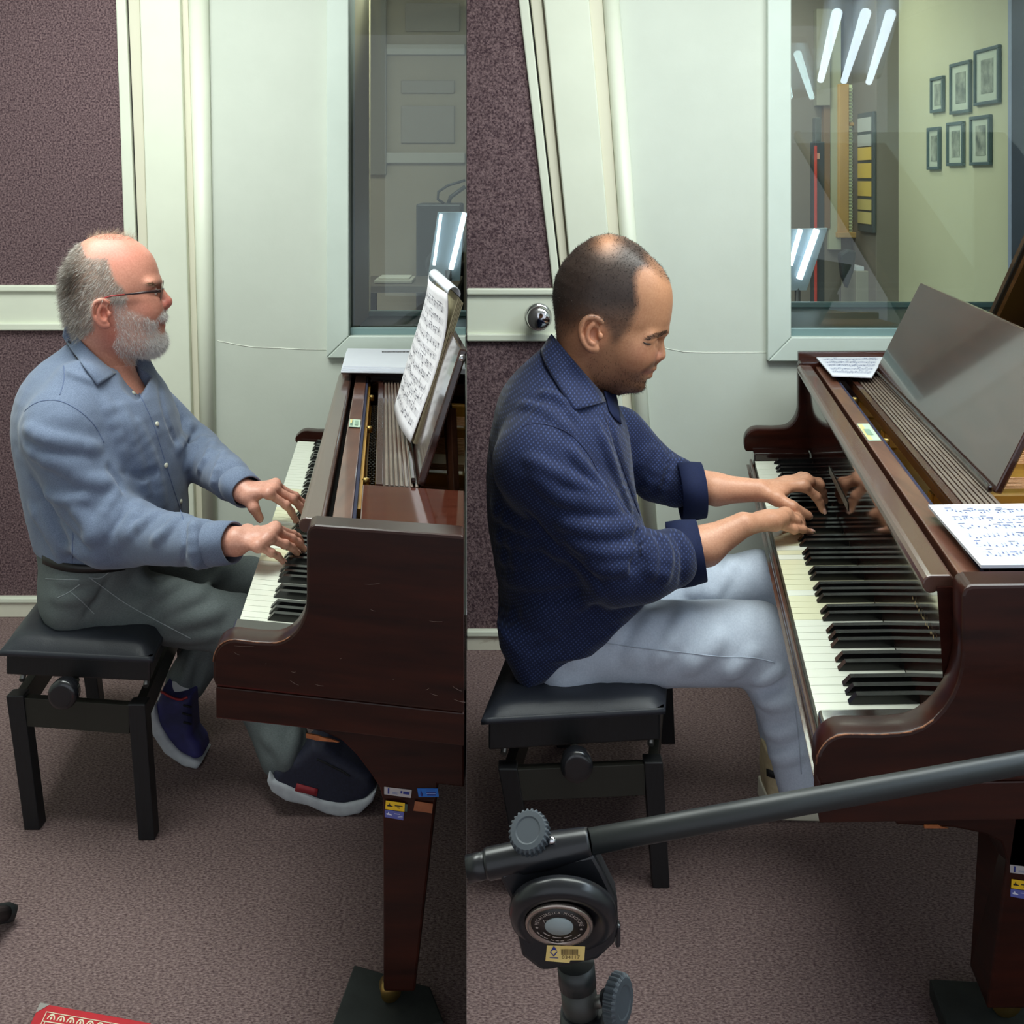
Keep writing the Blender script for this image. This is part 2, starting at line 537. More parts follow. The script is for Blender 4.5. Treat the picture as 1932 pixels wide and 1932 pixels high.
m_tubeglow = mat('reflected_tube_glow', (225, 240, 255), 0.4, emit=3.0)  # self-lit, stands in for tubes mirrored in the window glass
m_troffer = mat('troffer_grey', (150, 160, 170), 0.35)
def reflection_panel(label, pts, tubes, Y, pole):
    """reflection of two tubes in the glass, built as a glowing panel behind it: panel corners and tube ends read in the picture at their depth"""
    t = thing('tube_reflection', label, 'lamp', P(pts[0][0], pts[0][1], Y))  # no real fixture: panel, tubes and pole added in place of a reflection
    c = [P(px, py, Y + dy) for px, py, dy in pts]
    MB().prism(c, (0.0, 0.02, 0.0)).build('reflector', m_troffer, t, 0.002)
    c2 = None
    for (a, b, r) in tubes:
        MB().tube([P(a[0], a[1], Y - 0.02 + a[2]), P(b[0], b[1], Y - 0.02 + b[2])], r, 12).build('tube', m_tubeglow, t)
    q0 = q1 = P(pole[0], pts[2][1] - 20, Y + pole[1])
    MB().tube([(q0.x, q0.y, q0.z), (q1.x, q1.y, 0.0)], 0.012, 8).build('stand_pole', m_darkbox, t)
    return t
reflection_panel('tilted grey panel with two lit tubes, stand-in for a reflection in the left window', [(826, 400, 0.0), (877, 400, 0.0), (868, 530, 0.06), (806, 530, 0.06)],
          [((832, 404, 0), (819, 500, .05), 0.006), ((877, 402, 0), (851, 508, .05), 0.010)], 4.02, (846, .05))

# desk with things in the left control room
t = thing('studio_desk', 'dark desk behind the left window glass', 'desk', (P(760, 0, 4.4).x, 4.4, 0))
MB().box(P(678, 0, 4.2).x, P(866, 0, 4.2).x, 4.14, 4.55, .84, .868).build('desk_top', mat('desk_dark', (92, 80, 70), 0.5), t, 0.004)
for px in (700, 850):
    MB().box(P(px, 0, 4.4).x - .02, P(px, 0, 4.4).x + .02, 4.4, 4.44, 0, .84).build('leg', m_darkbox, t)
k = thing('keyboard_tray', 'pale flat tray lying on the dark desk behind the left window', 'tray', (P(746, 0, 4.3).x, 4.3, .868))
MB().box(P(712, 0, 4.3).x, P(782, 0, 4.3).x, 4.2, 4.36, .8685, .885).build('tray_base', mat('tray_pale', (190, 180, 165), 0.5), k, 0.004)
MB().box(P(718, 0, 4.3).x, P(776, 0, 4.3).x, 4.22, 4.34, .885, .892).build('tray_top', mat('tray_pale2', (206, 198, 184), 0.5), k, 0.002)
k = thing('boom_microphone', 'thin dark microphone arm reaching over the speaker behind the left window', 'arm', P(838, 384, 4.66))
MB().tube([P(838, 384, 4.68), P(826, 376, 4.68), P(827, 362, 4.68), P(845, 350, 4.68), P(878, 340, 4.68)], 0.006, 8).build('arm_tube', m_darkbox, k)
MB().tube([P(846, 384, 4.68), P(850, 372, 4.68), P(878, 352, 4.68)], 0.009, 8).build('arm_tube', m_darkbox, k)

# ---- control room seen through the right window
m_yel = mat('studio_yellow_wall', (204, 202, 172), 0.7, rgb2=(200, 198, 168), nscale=2)
m_dk = mat('studio_dark_wall', (128, 120, 112), 0.7, rgb2=(118, 110, 102), nscale=1.5)
XW = 1.70
struct(MB().box(seamx(YB, 0.001), 2.5, YB, YB + 0.1, 0, ZT).build('wall_studio_back', m_dk))
struct(MB().box(XW, XW + 0.08, YR + 0.685, 4.66, 0.0, ZT).build('wall_studio_right', m_yel))
struct(MB().box(XW - 0.10, XW + 0.02, 4.66, 4.99, 0.0, ZT).build('trim_2', m_dk, None, 0.004))
# bluish pillar by the window's right end
struct(MB().box(1.675, 1.95, YR + 0.35, YR + 0.675, 0.0, ZT).build('wall_pillar', mat('pillar_blue', (150, 160, 186), 0.6), None, 0.004))

frames = [((1843, 1890), (90, 197)), ((1797, 1835), (117, 214)), ((1760, 1784), (145, 212)),
          ((1835, 1873), (218, 312)), ((1791, 1822), (230, 313)), ((1754, 1777), (240, 320))]
flabels = ['top right framed print, largest, on the yellow wall behind the right window', 'middle framed print of the top row on the yellow wall behind the right window',
           'top left framed print, narrow, on the yellow wall behind the right window', 'bottom right framed print on the yellow wall behind the right window',
           'middle framed print of the bottom row on the yellow wall behind the right window', 'bottom left framed print, narrow, on the yellow wall behind the right window']
m_pf = mat('picture_frame_blue', (78, 98, 104), 0.4)
m_pm = mat('picture_mount', (196, 204, 188), 0.6)
m_pp = mat('picture_print', (172, 178, 164), 0.6, rgb2=(104, 112, 108), nscale=22, ndetail=6)
for ((x0, x1), (y0, y1)), lb in zip(frames, flabels):
    ya, yb = F * XW / (x1 - CX), F * XW / (x0 - CX)
    ym = (ya + yb) / 2
    z0, z1 = CH - (y1 - HY) / F * ym, CH - (y0 - HY) / F * ym
    t = thing('picture_frame', lb, 'picture', (XW, ym, z0), 'framed prints on the studio wall')
    b = 0.012
    for (a0, a1, c0, c1) in ((ya, yb, z0, z0 + b), (ya, yb, z1 - b, z1), (ya, ya + b, z0 + b, z1 - b), (yb - b, yb, z0 + b, z1 - b)):
        MB().box(XW - 0.014, XW - 0.0005, a0, a1, c0, c1).build('frame_bar', m_pf, t, 0.002)
    MB().box(XW - 0.006, XW - 0.0005, ya + b, yb - b, z0 + b, z1 - b).build('mount', m_pm, t)
    dy, dz = (yb - ya) * 0.26, (z1 - z0) * 0.2
    MB().box(XW - 0.008, XW - 0.006, ya + dy, yb - dy, z0 + dz, z1 - dz).build('print', m_pp, t)

# far wall: beige strip, wooden window with blind
m_sash = mat('sash_wood', (214, 172, 110), 0.5, rgb2=(200, 156, 96), nscale=8, nstretch=(1, 1, .2))
m_blind = mat('blind_slat', (226, 230, 206), 0.6)
m_strip = mat('studio_pale_strip', (176, 176, 152), 0.7)
Yw = YB - 0.001
tr2 = bpy.data.objects.new('window_3', None); COL.objects.link(tr2); struct(tr2)
onwall(tr2, 'pale_strip', m_strip, 1560, 1583, 20, 470, Yw, 0.03)
onwall(tr2, 'sash_bar', m_sash, 1576, 1596, 160, 440, Yw, 0.05, 0.004)
onwall(tr2, 'sash_bar', m_sash, 1596, 1618, 232, 238, Yw, 0.04, 0.002)
onwall(tr2, 'window_sill', m_sash, 1573, 1611, 437, 447, Yw, 0.07, 0.003)
onwall(tr2, 'sash_back', mat('blind_glow', (206, 214, 170), 0.6, emit=0.35), 1594, 1618, 160, 438, Yw, 0.006)
for i in range(44):
    y = 166 + i * 6.2
    a, b = P(1596, y + 3.4, YB - 0.02), P(1617, y, YB - 0.02)
    MB().box(a.x, b.x, YB - 0.022, YB - 0.016, a.z, b.z).build('blind_slat', m_blind, tr2)
onwall(tr2, 'pale_strip', mat('studio_mid', (150, 146, 132), 0.7), 1535, 1560, 20, 200, Yw, 0.05)
onwall(tr2, 'wood_strip', mat('strip_brown', (128, 100, 74), 0.6), 1550, 1562, 200, 430, Yw, 0.035)
onwall(tr2, 'dark_jamb', mat('jamb_dark', (96, 84, 80), 0.6), 1618, 1634, 130, 470, Yw, 0.06)
onwall(tr2, 'pale_strip', mat('studio_cream', (186, 182, 150), 0.7), 1700, 1724, -20, 620, 4.64, 0.03)

t = thing('equipment_case', 'tall black case with a red edge and badge behind the right window', 'case', (P(1541, 0, 4.7).x, 4.7, 0))
a, b = P(1533, 0, 4.7), P(1551, 0, 4.7)
MB().box(a.x, b.x, 4.66, 4.74, 0, P(0, 268, 4.7).z).build('body', mat('case_black', (52, 58, 62), 0.5), t, 0.004)
MB().box(a.x - .004, a.x + .006, 4.652, 4.662, 0.2, P(0, 275, 4.66).z).build('red_edge', mat('case_red', (205, 70, 60), 0.5), t)
MB().box(P(1538, 0, 4.66).x, P(1546, 0, 4.66).x, 4.655, 4.66, P(0, 300, 4.66).z, P(0, 289, 4.66).z).build('badge', mat('badge_pink', (214, 160, 140), 0.5), t)
MB().box(P(1536, 0, 4.7).x, P(1547, 0, 4.7).x, 4.68, 4.73, P(0, 268, 4.7).z, P(0, 222, 4.7).z).build('neck', mat('case_neck', (84, 86, 84), 0.5), t, 0.004)

t = thing('wall_planner', 'hanging planner board with yellow rows behind the right window', 'planner', P(1640, 430, 4.8))
zp_ = lambda y: CH - (y - HY) / F * 4.75
MB().box(1.584, 1.5995, 4.655, 4.862, zp_(438), zp_(212)).build('board', mat('planner_dark', (70, 76, 80), 0.5), t, 0.004)
rows = [(222, 248, (190, 192, 188)), (254, 276, (186, 186, 182)), (278, 302, (226, 192, 96)), (308, 336, (224, 190, 94)), (342, 370, (220, 188, 96)), (376, 396, (206, 186, 116)), (400, 422, (206, 188, 124))]
for i, (y0, y1, c) in enumerate(rows):
    MB().box(1.580, 1.584, 4.672, 4.846, zp_(y1), zp_(y0)).build('row_card', mat('planner_row_%s' % 'abcdefg'[i], c, 0.6), t)
reflection_panel('tilted grey panel with two lit tubes, stand-in for a reflection low in the right window', [(1489, 432, 0.0), (1562, 430, 0.0), (1522, 548, 0.05), (1489, 548, 0.05)],
          [((1510, 433, 0), (1491, 500, .04), 0.010), ((1541, 433, 0), (1508, 526, .045), 0.013)], 4.25, (1505, .06))

t = thing('office_chair', 'black office chair beyond the right window glass', 'chair', (P(1595, 0, 4.6).x, 4.6, 0))
m_ch = mat('chair_black', (44, 50, 54), 0.5)
bk = MB()
bk.prism([P(1585, 480, 4.5), P(1600, 470, 4.5), P(1617, 474, 4.5), P(1612, 512, 4.5), P(1600, 546, 4.5), P(1590, 520, 4.5)], (0.0, 0.05, 0))
bk.build('backrest', m_ch, t, 0.01)
s0 = P(1560, 565, 4.6)
MB().box(P(1556, 0, 4.6).x, P(1604, 0, 4.6).x, 4.3, 4.6, .66, .74).build('seat', m_ch, t, 0.02)
MB().tube([(P(1582, 0, 4.6).x, 4.45, .66), (P(1582, 0, 4.6).x, 4.45, .1)], .025, 10).build('column', m_ch, t)
for k in range(5):
    an = k * 2 * math.pi / 5
    MB().tube([(P(1582, 0, 4.6).x, 4.45, .1), (P(1582, 0, 4.6).x + .22 * math.cos(an), 4.45 + .22 * math.sin(an), .03)], .018, 8).build('leg', m_ch, t)
t = thing('side_cabinet', 'grey cabinet with white paper on top behind the right window', 'cabinet', (P(1622, 0, 4.8).x, 4.8, 0))
MB().box(P(1610, 0, 4.8).x, P(1642, 0, 4.8).x, 4.76, 4.98, 0, P(0, 510, 4.8).z).build('body', mat('cabinet_grey', (150, 146, 130), 0.6), t, 0.004)
MB().box(P(1611, 0, 4.8).x, P(1626, 0, 4.8).x, 4.77, 4.9, P(0, 510, 4.8).z + .0005, P(0, 502, 4.8).z).build('paper_stack', m_paper, t)

# ceiling lamps hung in the room (outside the frame, mirrored by the window glass)
t = thing('ceiling_light', 'hanging troffer with three lit fluorescent tubes above the younger man', 'lamp', (1.6, 0.8, 1.9))
def lp(px, py):
    Yp = F * 0.59 / (HY - py)          # mirrored depth of a point at z = 1.88
    return Vector(((px - CX) / F * Yp, 2 * YR - Yp + 0.04, 1.88))
for a, b in (((1580, 25), (1549, 150)), ((1634, 25), (1593, 152)), ((1681, 27), (1640, 154))):
    MB().tube([lp(*a), lp(*b)], 0.020, 12).build('tube', mat('ceiling_tube', (225, 242, 255), 0.4, emit=14.0), t)
q = [lp(1560, 21), lp(1706, 24), lp(1662, 162), lp(1528, 186)]
MB().prism([v + Vector((0, 0, 0.05)) for v in q], (0, 0, 0.03)).build('reflector', m_troffer, t)
for v in (q[0].lerp(q[1], .5), q[2].lerp(q[3], .5)):
    MB().tube([v + Vector((0, 0, .08)), (v.x, v.y, ZT)], 0.006, 6).build('hanger', m_steel, t)
# ================================================================ the two pianos
class Plan:
    """piano plan axes: u along the keyboard (treble end to bass end), v towards the piano's body"""
    def __init__(s, O, U, Vy, L, tz, vend):
        s.O, s.U, s.V, s.L, s.tz, s.vend = Vector(O), Vector(U), Vector((1, Vy, 0)), L, tz, vend
    def W(s, u, v, z):
        p = s.O + s.U * u + s.V * v
        return Vector((p.x, p.y, z + s.tz * max(u, 0) * min(max((z - .56) / .06, 0), 1)))
    def blk(s, mb, u0, u1, v0, v1, z0, z1):
        W = s.W
        a0 = v1 if v1 is not None else s.vend(u0)
        a1 = v1 if v1 is not None else s.vend(u1)
        return mb.hexa([W(u0, v0, z0), W(u0, a0, z0), W(u1, a1, z0), W(u1, v0, z0), W(u0, v0, z1), W(u0, a0, z1), W(u1, a1, z1), W(u1, v0, z1)])

def ul(v):
    n = math.hypot(v[0], v[1])
    return (v[0] / n, v[1] / n, 0), n
UL, LL = ul((-.1435, 1.186))
UR, LR = ul((.207, 1.269))
def vend_left(u):
    ox, oy = -.4336 + UL[0] * u, 1.671 + UL[1] * u
    return (SEAM * oy - ox - 0.003) / (1 + 0.21 * SEAM)
PL = Plan((-.4336, 1.671, 0), UL, -0.21, LL, -0.032, vend_left)
PR = Plan((.401, 1.385, 0), UR, 0.03, LR, 0.0, lambda u: 0.95)

def arm_profile(zb, zm, zt, vf, vv, vend):
    pts = [(vf + .004, zb), (vf, zb + .01), (vf, zt - .17 - .035)]
    za = zt - .17                      # flat top of the arm
    for k in range(7):
        a = math.pi - k * math.pi / 2 / 6
        pts.append((vf + .034 + .034 * math.cos(a), za - .034 + .034 * math.sin(a)))
    pts += [(.05, za - .001), (.072, za)]
    R = vv - .072
    for k in range(1, 9):
        a = -math.pi / 2 + k * math.pi / 2 / 8
        pts.append((.072 + R * math.cos(a), za + R * 1.25 + R * 1.25 * math.sin(a)))
    pts += [(vv, zt - .012), (vv + .004, zt - .003), (vv + .012, zt), (vend, zt), (vend, zb)]
    return pts

def rotpts(pts):
    return pts

def piano(pl, label, side):
    L = pl.L
    W = pl.W
    left = side == 'left'
    t = thing('grand_piano', label, 'piano', W(0.3, 0.3, 0) * 1.0)
    uo, ui = -.165, -.118              # near arm, outer and inner faces
    vf = -.012 if left else -.024
    vv = .127 if left else .146
    zt = .805 if left else .818
    zb = .52 if left else .545
    ve = pl.vend
    # near side of the case
    def sidepiece(name, u0, u1, zbot, bev=.004):
        pa = arm_profile(zbot, .57, zt, vf, vv if u0 < 0 else .116, 0.9)
        a = [W(u0, v if v < .89 else ve(u0), z) for v, z in pa]
        b = [W(u1, v if v < .89 else ve(u1), z) for v, z in pa]
        n = len(a)
        mb = MB()
        mb.add(a + b, [list(range(n))[::-1], [n + i for i in range(n)]])
        for i in range(n):
            j = (i + 1) % n
            mb.f.append([i, j, n + j, n + i]); mb.smooth.append(2 <= i < n - 4)
        return mb.build(name, m_wood, t, bev, 2)
    case = sidepiece('case_side', uo, ui, zb + .045)
    # keybed moulding under the arm
    mb = MB(); pl.blk(mb, uo + .001, ui + .01, vf + .004, None, zb, zb + .0449); mb.build('keybed_moulding', m_wood, t, .002)
    # worn bare edge along the arm
    mb = MB()
    pa = arm_profile(zb + .045, .57, zt, vf, vv, .9)
    r0 = [W(uo - .0004, v, z) for v, z in pa[3:15]]
    mb.tube(r0, [.0005 + .0005 * abs(RNG.normal()) for i in range(len(r0))], 5)
    mb.build('worn_edge', m_wear, t)
    # far arm
    sidepiece('case_arm', L + .055, L + .10, zb + .045)
    # keybed, key slip
    mb = MB(); pl.blk(mb, ui, L + .055, vf + .016, .16, zb + .004, .562); mb.build('key_bed', m_wooddark, t)
    mb = MB(); pl.blk(mb, ui, L + .055, vf + .006, vf + .013, zb + .012, .556); mb.build('slip_moulding', m_woodflat, t, .003)
    mb = MB(); pl.blk(mb, ui, L + .055, vf + .0135, -.003, .540, .572); mb.build('key_slip', m_woodflat, t, .004)
    # key blocks
    for u0, u1 in ((ui, -.004), (L + .004, L + .055)):
        mb = MB(); pl.blk(mb, u0, u1, -.002, .14, .563, .598); mb.build('key_block', m_wooddark, t, .004)
    # keys
    pitch = L / 52
    def keymesh(name, w, v0, v1, z0, z1, taper):
        mb = MB()
        O = pl.O
        def K(u, v, z):
            p = pl.U * u + pl.V * v
            return (p.x, p.y, z)
        if taper:
            c = [K(0, v0 - .004, z0), K(w, v0 - .004, z0), K(w, v1, z0), K(0, v1, z0), K(.0012, v0 + .007, z1), K(w - .0012, v0 + .007, z1), K(w - .0012, v1, z1), K(.0012, v1, z1)]
        else:
            c = [K(0, v0, z0), K(w, v0, z0), K(w, v1, z0), K(0, v1, z0), K(0, v0, z1), K(w, v0, z1), K(w, v1, z1), K(0, v1, z1)]
        mb.hexa(c)
        me = mb.mesh(name)
        fix_normals(me)
        return me
    wm = keymesh('white_key', pitch - .0011, 0, .142, .563, .580, False)
    wm.materials.append(m_ivory)
    wm2 = wm.copy(); wm2.materials.clear(); wm2.materials.append(m_ivory2)
    bm_ = keymesh('black_key', pitch * .56, .05, .142, .5805, .592, True)
    bm_.materials.append(m_ebony)
    inv = parent_inv(t)
    for i in range(52):
        yellow = 12 < i < 34 and RNG.random() < .75
        o = bpy.data.objects.new('white_key', wm2 if yellow else wm)
        o.location = pl.O + pl.U * (i * pitch)
        o.parent = t
        o.matrix_parent_inverse = inv
        COL.objects.link(o)
    for i in range(51):
        if i % 7 in (0, 4):
            continue
        off = {1: .06, 2: 0, 3: -.06, 5: .05, 6: -.05}[i % 7]
        o = bpy.data.objects.new('black_key', bm_)
        o.location = pl.O + pl.U * ((i + 1 - .28 - off) * pitch)
        o.parent = t
        o.matrix_parent_inverse = inv
        COL.objects.link(o)
    # fallboard (opened lid over the keys): polished inner face and rounded lip
    z7 = zt - .02
    mb = MB()
    mb.hexa([W(ui, .143, .576), W(ui, .16, .576), W(L + .055, .16, .576), W(L + .055, .143, .576), W(ui, .128, z7), W(ui, .15, z7), W(L + .055, .15, z7), W(L + .055, .128, z7)])
    mb.build('fallboard', mat('fallboard_gloss', (58, 26, 20), 0.07, 0.6, coat=0.6, rgb2=(44, 18, 14), nscale=8, nstretch=(1, 1, 6)), t)
    mb = MB()
    prof = []
    for k in range(9):
        a = math.pi * (0.5 + k / 8 * 1.25)
        prof.append((.122 + .011 * math.cos(a), z7 + .002 + .011 * math.sin(a)))
    prof += [(.150, z7 - .006), (.150, z7 + .009), (.146, z7 + .013)]
    u0, u1 = ui + .004, L + .052
    mb.rings([[W(u0, v, z) for v, z in prof], [W(u1, v, z) for v, z in prof]], True, False)
    mb.build('fallboard_lip', m_lip, t, .002)
    # strip behind it, felt, pit, grooved shelf
    zs = zt - .012
    mb = MB(); pl.blk(mb, ui, L + .055, .150, .159, .60, zs - .05); mb.build('gap_floor', m_blackvoid, t)
    ends = .06 if left else .02
    mb = MB(); pl.blk(mb, ui, L + .055, .160, .190, zs - .06, zs); mb.build('fall_strip', mat('fall_strip_wood', (112, 72, 56), 0.3, coat=.4, rgb2=(88, 52, 40), nscale=9, nstretch=(6, 1, 6)), t, .002)
    mb = MB(); pl.blk(mb, ui, L + .05, .1905, .1955, zs - .06, zs - .002); mb.build('felt_strip', m_felt, t)
    mb = MB(); pl.blk(mb, .0, L, .1958, .2015, zs - .07, zs - .012); mb.build('plate_rim', m_gold, t)
    for uu in (.18, .62, 1.0):
        c = W(uu, .2065, zs - .012)
        MB().lathe(c, (0, 0, 1), [(-.01, .0065), (.001, .0065), (.003, .004), (.0034, .0005)], 12).build('plate_bolt', m_brass, t)
    # iron plate and strings
    mb = MB(); pl.blk(mb, .0, L, .2017, None, zs - .085, zs - .07); mb.build('iron_plate', m_gold, t)
    pins = MB()
    for i in range(70):
        uu = .1 + i * (L - .2) / 70
        for vv_ in (.208, .216):
            c = W(uu, vv_ + .003 * (i % 2), zs - .072)
            pins.hexa([(c.x + dx, c.y + dy, c.z + dz) for dz in (0, .024) for dx, dy in ((-.002, -.002), (.002, -.002), (.002, .002), (-.002, .002))])
    stuff(pins.build('tuning_pins', mat('pin_steel', (60, 56, 52), .35, metal=.7), t))
    for uu in (.35, .78, 1.06):
        a, b = W(uu, .23, zs - .085), W(uu + .05, min(ve(uu), .9) - .001, zs - .085)
        mb = MB(); mb.hexa([W(uu, .23, zs - .07), W(uu, ve(uu), zs - .07), W(uu + .03, ve(uu + .03), zs - .07), W(uu + .03, .23, zs - .07), W(uu, .23, zs - .035), W(uu, ve(uu), zs - .035), W(uu + .03, ve(uu + .03), zs - .035), W(uu + .03, .23, zs - .035)])
        mb.build('plate_bar', m_gold, t, .004)
    st = MB()
    for i in range(46):
        uu = .16 + i * .0082
        st.tube([W(uu, .30, zs - .060), W(uu + .004, ve(uu) - .001, zs - .060)], .0012, 5, False)
    for i in range(30):
        uu = .62 + i * .014
        st.tube([W(uu, .30, zs - .058), W(uu, ve(uu) - .001, zs - .058)], .0016, 5, False)
    stuff(st.build('strings', m_copper, t))
    # grooved music shelf
    v0, v1 = .224, .300
    ua, ub = (.105, L - .03) if left else (.05, L + .01)
    mb = MB(); pl.blk(mb, ua, ub, v0, v1, zs - .022, zs - .004); mb.build('music_shelf', mat('shelf_wood', (92, 52, 40), .3, coat=.4, rgb2=(70, 36, 28), nscale=8, nstretch=(5, 1, 5)), t, .001)
    m_rib = mat('shelf_rib_wood', (128, 112, 100), .3, coat=.4, rgb2=(108, 92, 82), nscale=12)
    nr = 7
    for i in range(nr):
        a = v0 + .016 + i * (v1 - v0 - .018) / nr
        mb = MB(); pl.blk(mb, ua + .002, ub - .002, a, a + .0055, zs - .0035, zs + .001); mb.build('shelf_rib', m_rib, t, .0012, 1)
    mb = MB(); pl.blk(mb, ua, ub, v0 - .0005, v0 + .012, zs - .003, zs + .0015); mb.build('shelf_edge', m_woodflat, t, .001)
    # wings either side of the desk
    mb = MB(); pl.blk(mb, ui, ua - .004, .202, None, zs - .03, zs); mb.build('desk_wing', mat('wing_gloss', (92, 48, 36), .10, coat=.5, rgb2=(78, 38, 28), nscale=7, nstretch=(1, 8, 8)) if left else m_wooddark, t, .002)
    mb = MB(); pl.blk(mb, ub + .004, L + .055, .202, None, zs - .03, zs); mb.build('desk_wing', m_wooddark, t, .002)
    mb = MB(); pl.blk(mb, L + .101, L + .125, .12, None, zs - .05, zs + .03); mb.build('rear_rim', m_woodflat, t, .003)
    # music desk
    vb = .292 if left else .300
    da, db = (.118, L - .06) if left else (.235, L - .02)
    lean, hh = (.072, .225) if left else (.115, .222)
    n_ = Vector((hh, 0, -lean)).normalized()
    mb = MB()
    th = .013
    mb.hexa([W(da, vb, zs), W(da, vb + th, zs - .003), W(db, vb + th, zs - .003), W(db, vb, zs), W(da, vb + lean, zs + hh), W(da, vb + lean + th, zs + hh - .003), W(db, vb + lean + th, zs + hh - .003), W(db, vb + lean, zs + hh)])
    mb.build('music_desk', mat('desk_face', (70, 44, 38), .16, coat=.7, rgb2=(54, 30, 26), nscale=6, nstretch=(1, 1, 6)), t, .003)
    mb = MB(); pl.blk(mb, da, db, vb - .009, vb - .001, zs + .0012, zs + .011); mb.build('desk_ledge', m_wooddark, t, .002)
    if left:
        for uu, du, ang in ((.20, .03, 0), (.34, -.05, 1)):
            a = W(uu, vb + lean * .62 + .018, zs + hh * .5)
            ue = uu + (-.04 if ang == 0 else -.2)
            b = W(ue, ve(ue) - .016, zs - .05)
            mb = MB(); mb.tube([a, b], .009, 4, True, False); mb.build('prop_strut', m_prop, t, .001)
        c = MB(); c.lathe(W(da - .001, vb + lean + .004, zs + hh - .015), (-PL.U.x, -PL.U.y, 0), [(0, .006), (.004, .006), (.006, .003), (.0065, .0004)], 10); c.build('desk_hinge', m_chrome, t)
    # legs (near front), with bracket
    return t

piano_l = piano(PL, 'dark mahogany grand piano at which the white-bearded man plays', 'left')
piano_r = piano(PR, 'dark mahogany grand piano at which the man in the navy shirt plays', 'right')

# --- left piano: leg, bracket, stickers, name decal
YLg = 1.655
def flat_prism(pts, Y, dy, name, m, parent, bev=0):
    return MB().prism([P(x, y, Y) for x, y in pts], (0, dy, 0)).build(name, m, parent, bev)
flat_prism([(560, 1335), (560, 1372), (610, 1382), (645, 1398), (672, 1424), (696, 1456), (716, 1486), (722, 1510), (824, 1510), (826, 1480), (876, 1486), (876, 1335)], 1.60, .06, 'leg_bracket', m_wood, piano_l, .003)
flat_prism([(577, 1384), (600, 1388), (607, 1391), (625, 1395), (640, 1401), (615, 1399), (596, 1397), (577, 1392)], 1.5985, .003, 'bare_chip', m_bare, piano_l)
Yf = 1.6015
mb = MB()
def legbox(mb, top, bot, Y, d, zbot):
    (xa, xb, yt), (xc, xd, yb_) = top, bot
    a, b, c, e = P(xa, yt, Y), P(xb, yt, Y), P(xc, yb_, Y), P(xd, yb_, Y)
    zt_ = a.z
    mb.hexa([(c.x, Y, zbot), (e.x, Y, zbot), (e.x, Y + d, zbot), (c.x, Y + d, zbot), (a.x, Y, zt_), (b.x, Y, zt_), (b.x, Y + d, zt_), (a.x, Y + d, zt_)])
legbox(mb, (722, 828, 1470), (723, 783, 1872), Yf, .085, P(0, 1872, Yf).z)
leg_l = mb.build('leg', m_wood, piano_l, .004)
zc = P(0, 1872, Yf).z
c = P(752, 1880, Yf + .04)
MB().lathe((c.x, Yf + .04, zc + .001), (0, 0, -1), [(0, .022), (.010, .022), (.013, .016), (.014, .004)], 20).build('castor_ferrule', m_brass, piano_l)
MB().lathe((c.x - .012, Yf + .03, zc - .016), (0.3, -1, 0), [(-.012, .001), (-.011, .0155), (.011, .0155), (.012, .001)], 20).build('castor_wheel', m_brass, piano_l)
# hidden second leg, standing where the case needs it
mb = MB(); q = PL.W(1.18, .22, 0)
mb.hexa([(q.x - .03, q.y - .03, .03), (q.x + .03, q.y - .03, .03), (q.x + .03, q.y + .03, .03), (q.x - .03, q.y + .03, .03), (q.x - .05, q.y - .05, .519), (q.x + .05, q.y - .05, .519), (q.x + .05, q.y + .05, .519), (q.x - .05, q.y + .05, .519)])
mb.build('leg', m_wood, piano_l, .003)
mb = MB(); mb.lathe((q.x, q.y, .0005), (0, 0, 1), [(0, .02), (.03, .02)], 16); mb.build('castor_wheel', m_brass, piano_l)
mb = MB(); PL.blk(mb, .05, 1.1, .2, .235, .50, .519); mb.build('under_beam', m_wooddark, piano_l)

def sticker(name, label, pts, Y, m, marks, grp='inventory stickers on the piano leg', th=.0008):
    c = [P(x, y, Y) for x, y in pts]
    o = MB().prism([p + Vector((0, -th, 0)) for p in c], (0, th * .9, 0)).build(name, m)
    tag(o, label, 'sticker', grp)
    def at(s, r):
        top = c[0].lerp(c[1], s); bot = c[3].lerp(c[2], s)
        return top.lerp(bot, r) + Vector((0, -th - .0003, 0))
    for nm, mm, polys in marks:
        mb = MB()
        for po in polys:
            mb.add([at(s, r) for s, r in po], [list(range(len(po)))])
        mb.build(nm, mm, o)
    return o
def rect(a, b, c, d):
    return [(a, c), (b, c), (b, d), (a, d)]
m_sil = mat('sticker_silver', (178, 172, 172), .35)
m_blu = mat('sticker_blue', (28, 104, 190), .4)
m_yel2 = mat('sticker_yellow', (236, 190, 36), .4)
m_ind = mat('sticker_indigo', (92, 98, 168), .4)
m_org = mat('sticker_orange', (158, 92, 56), .5, rgb2=(140, 78, 46), nscale=40)
m_navyink = mat('ink_navy', (30, 44, 120), .5)
m_blk = mat('ink_black', (30, 24, 24), .5)
m_wht = mat('ink_white', (222, 222, 236), .5)
m_grn = mat('sticker_green', (64, 84, 74), .5)
drop = [(.16, .1), (.19, .4), (.24, .7), (.20, .92), (.14, .92), (.11, .7), (.14, .4)]
boat = [(.08, .45), (.17, .4), (.2, .15), (.24, .42), (.4, .55), (.36, .62), (.1, .62)]
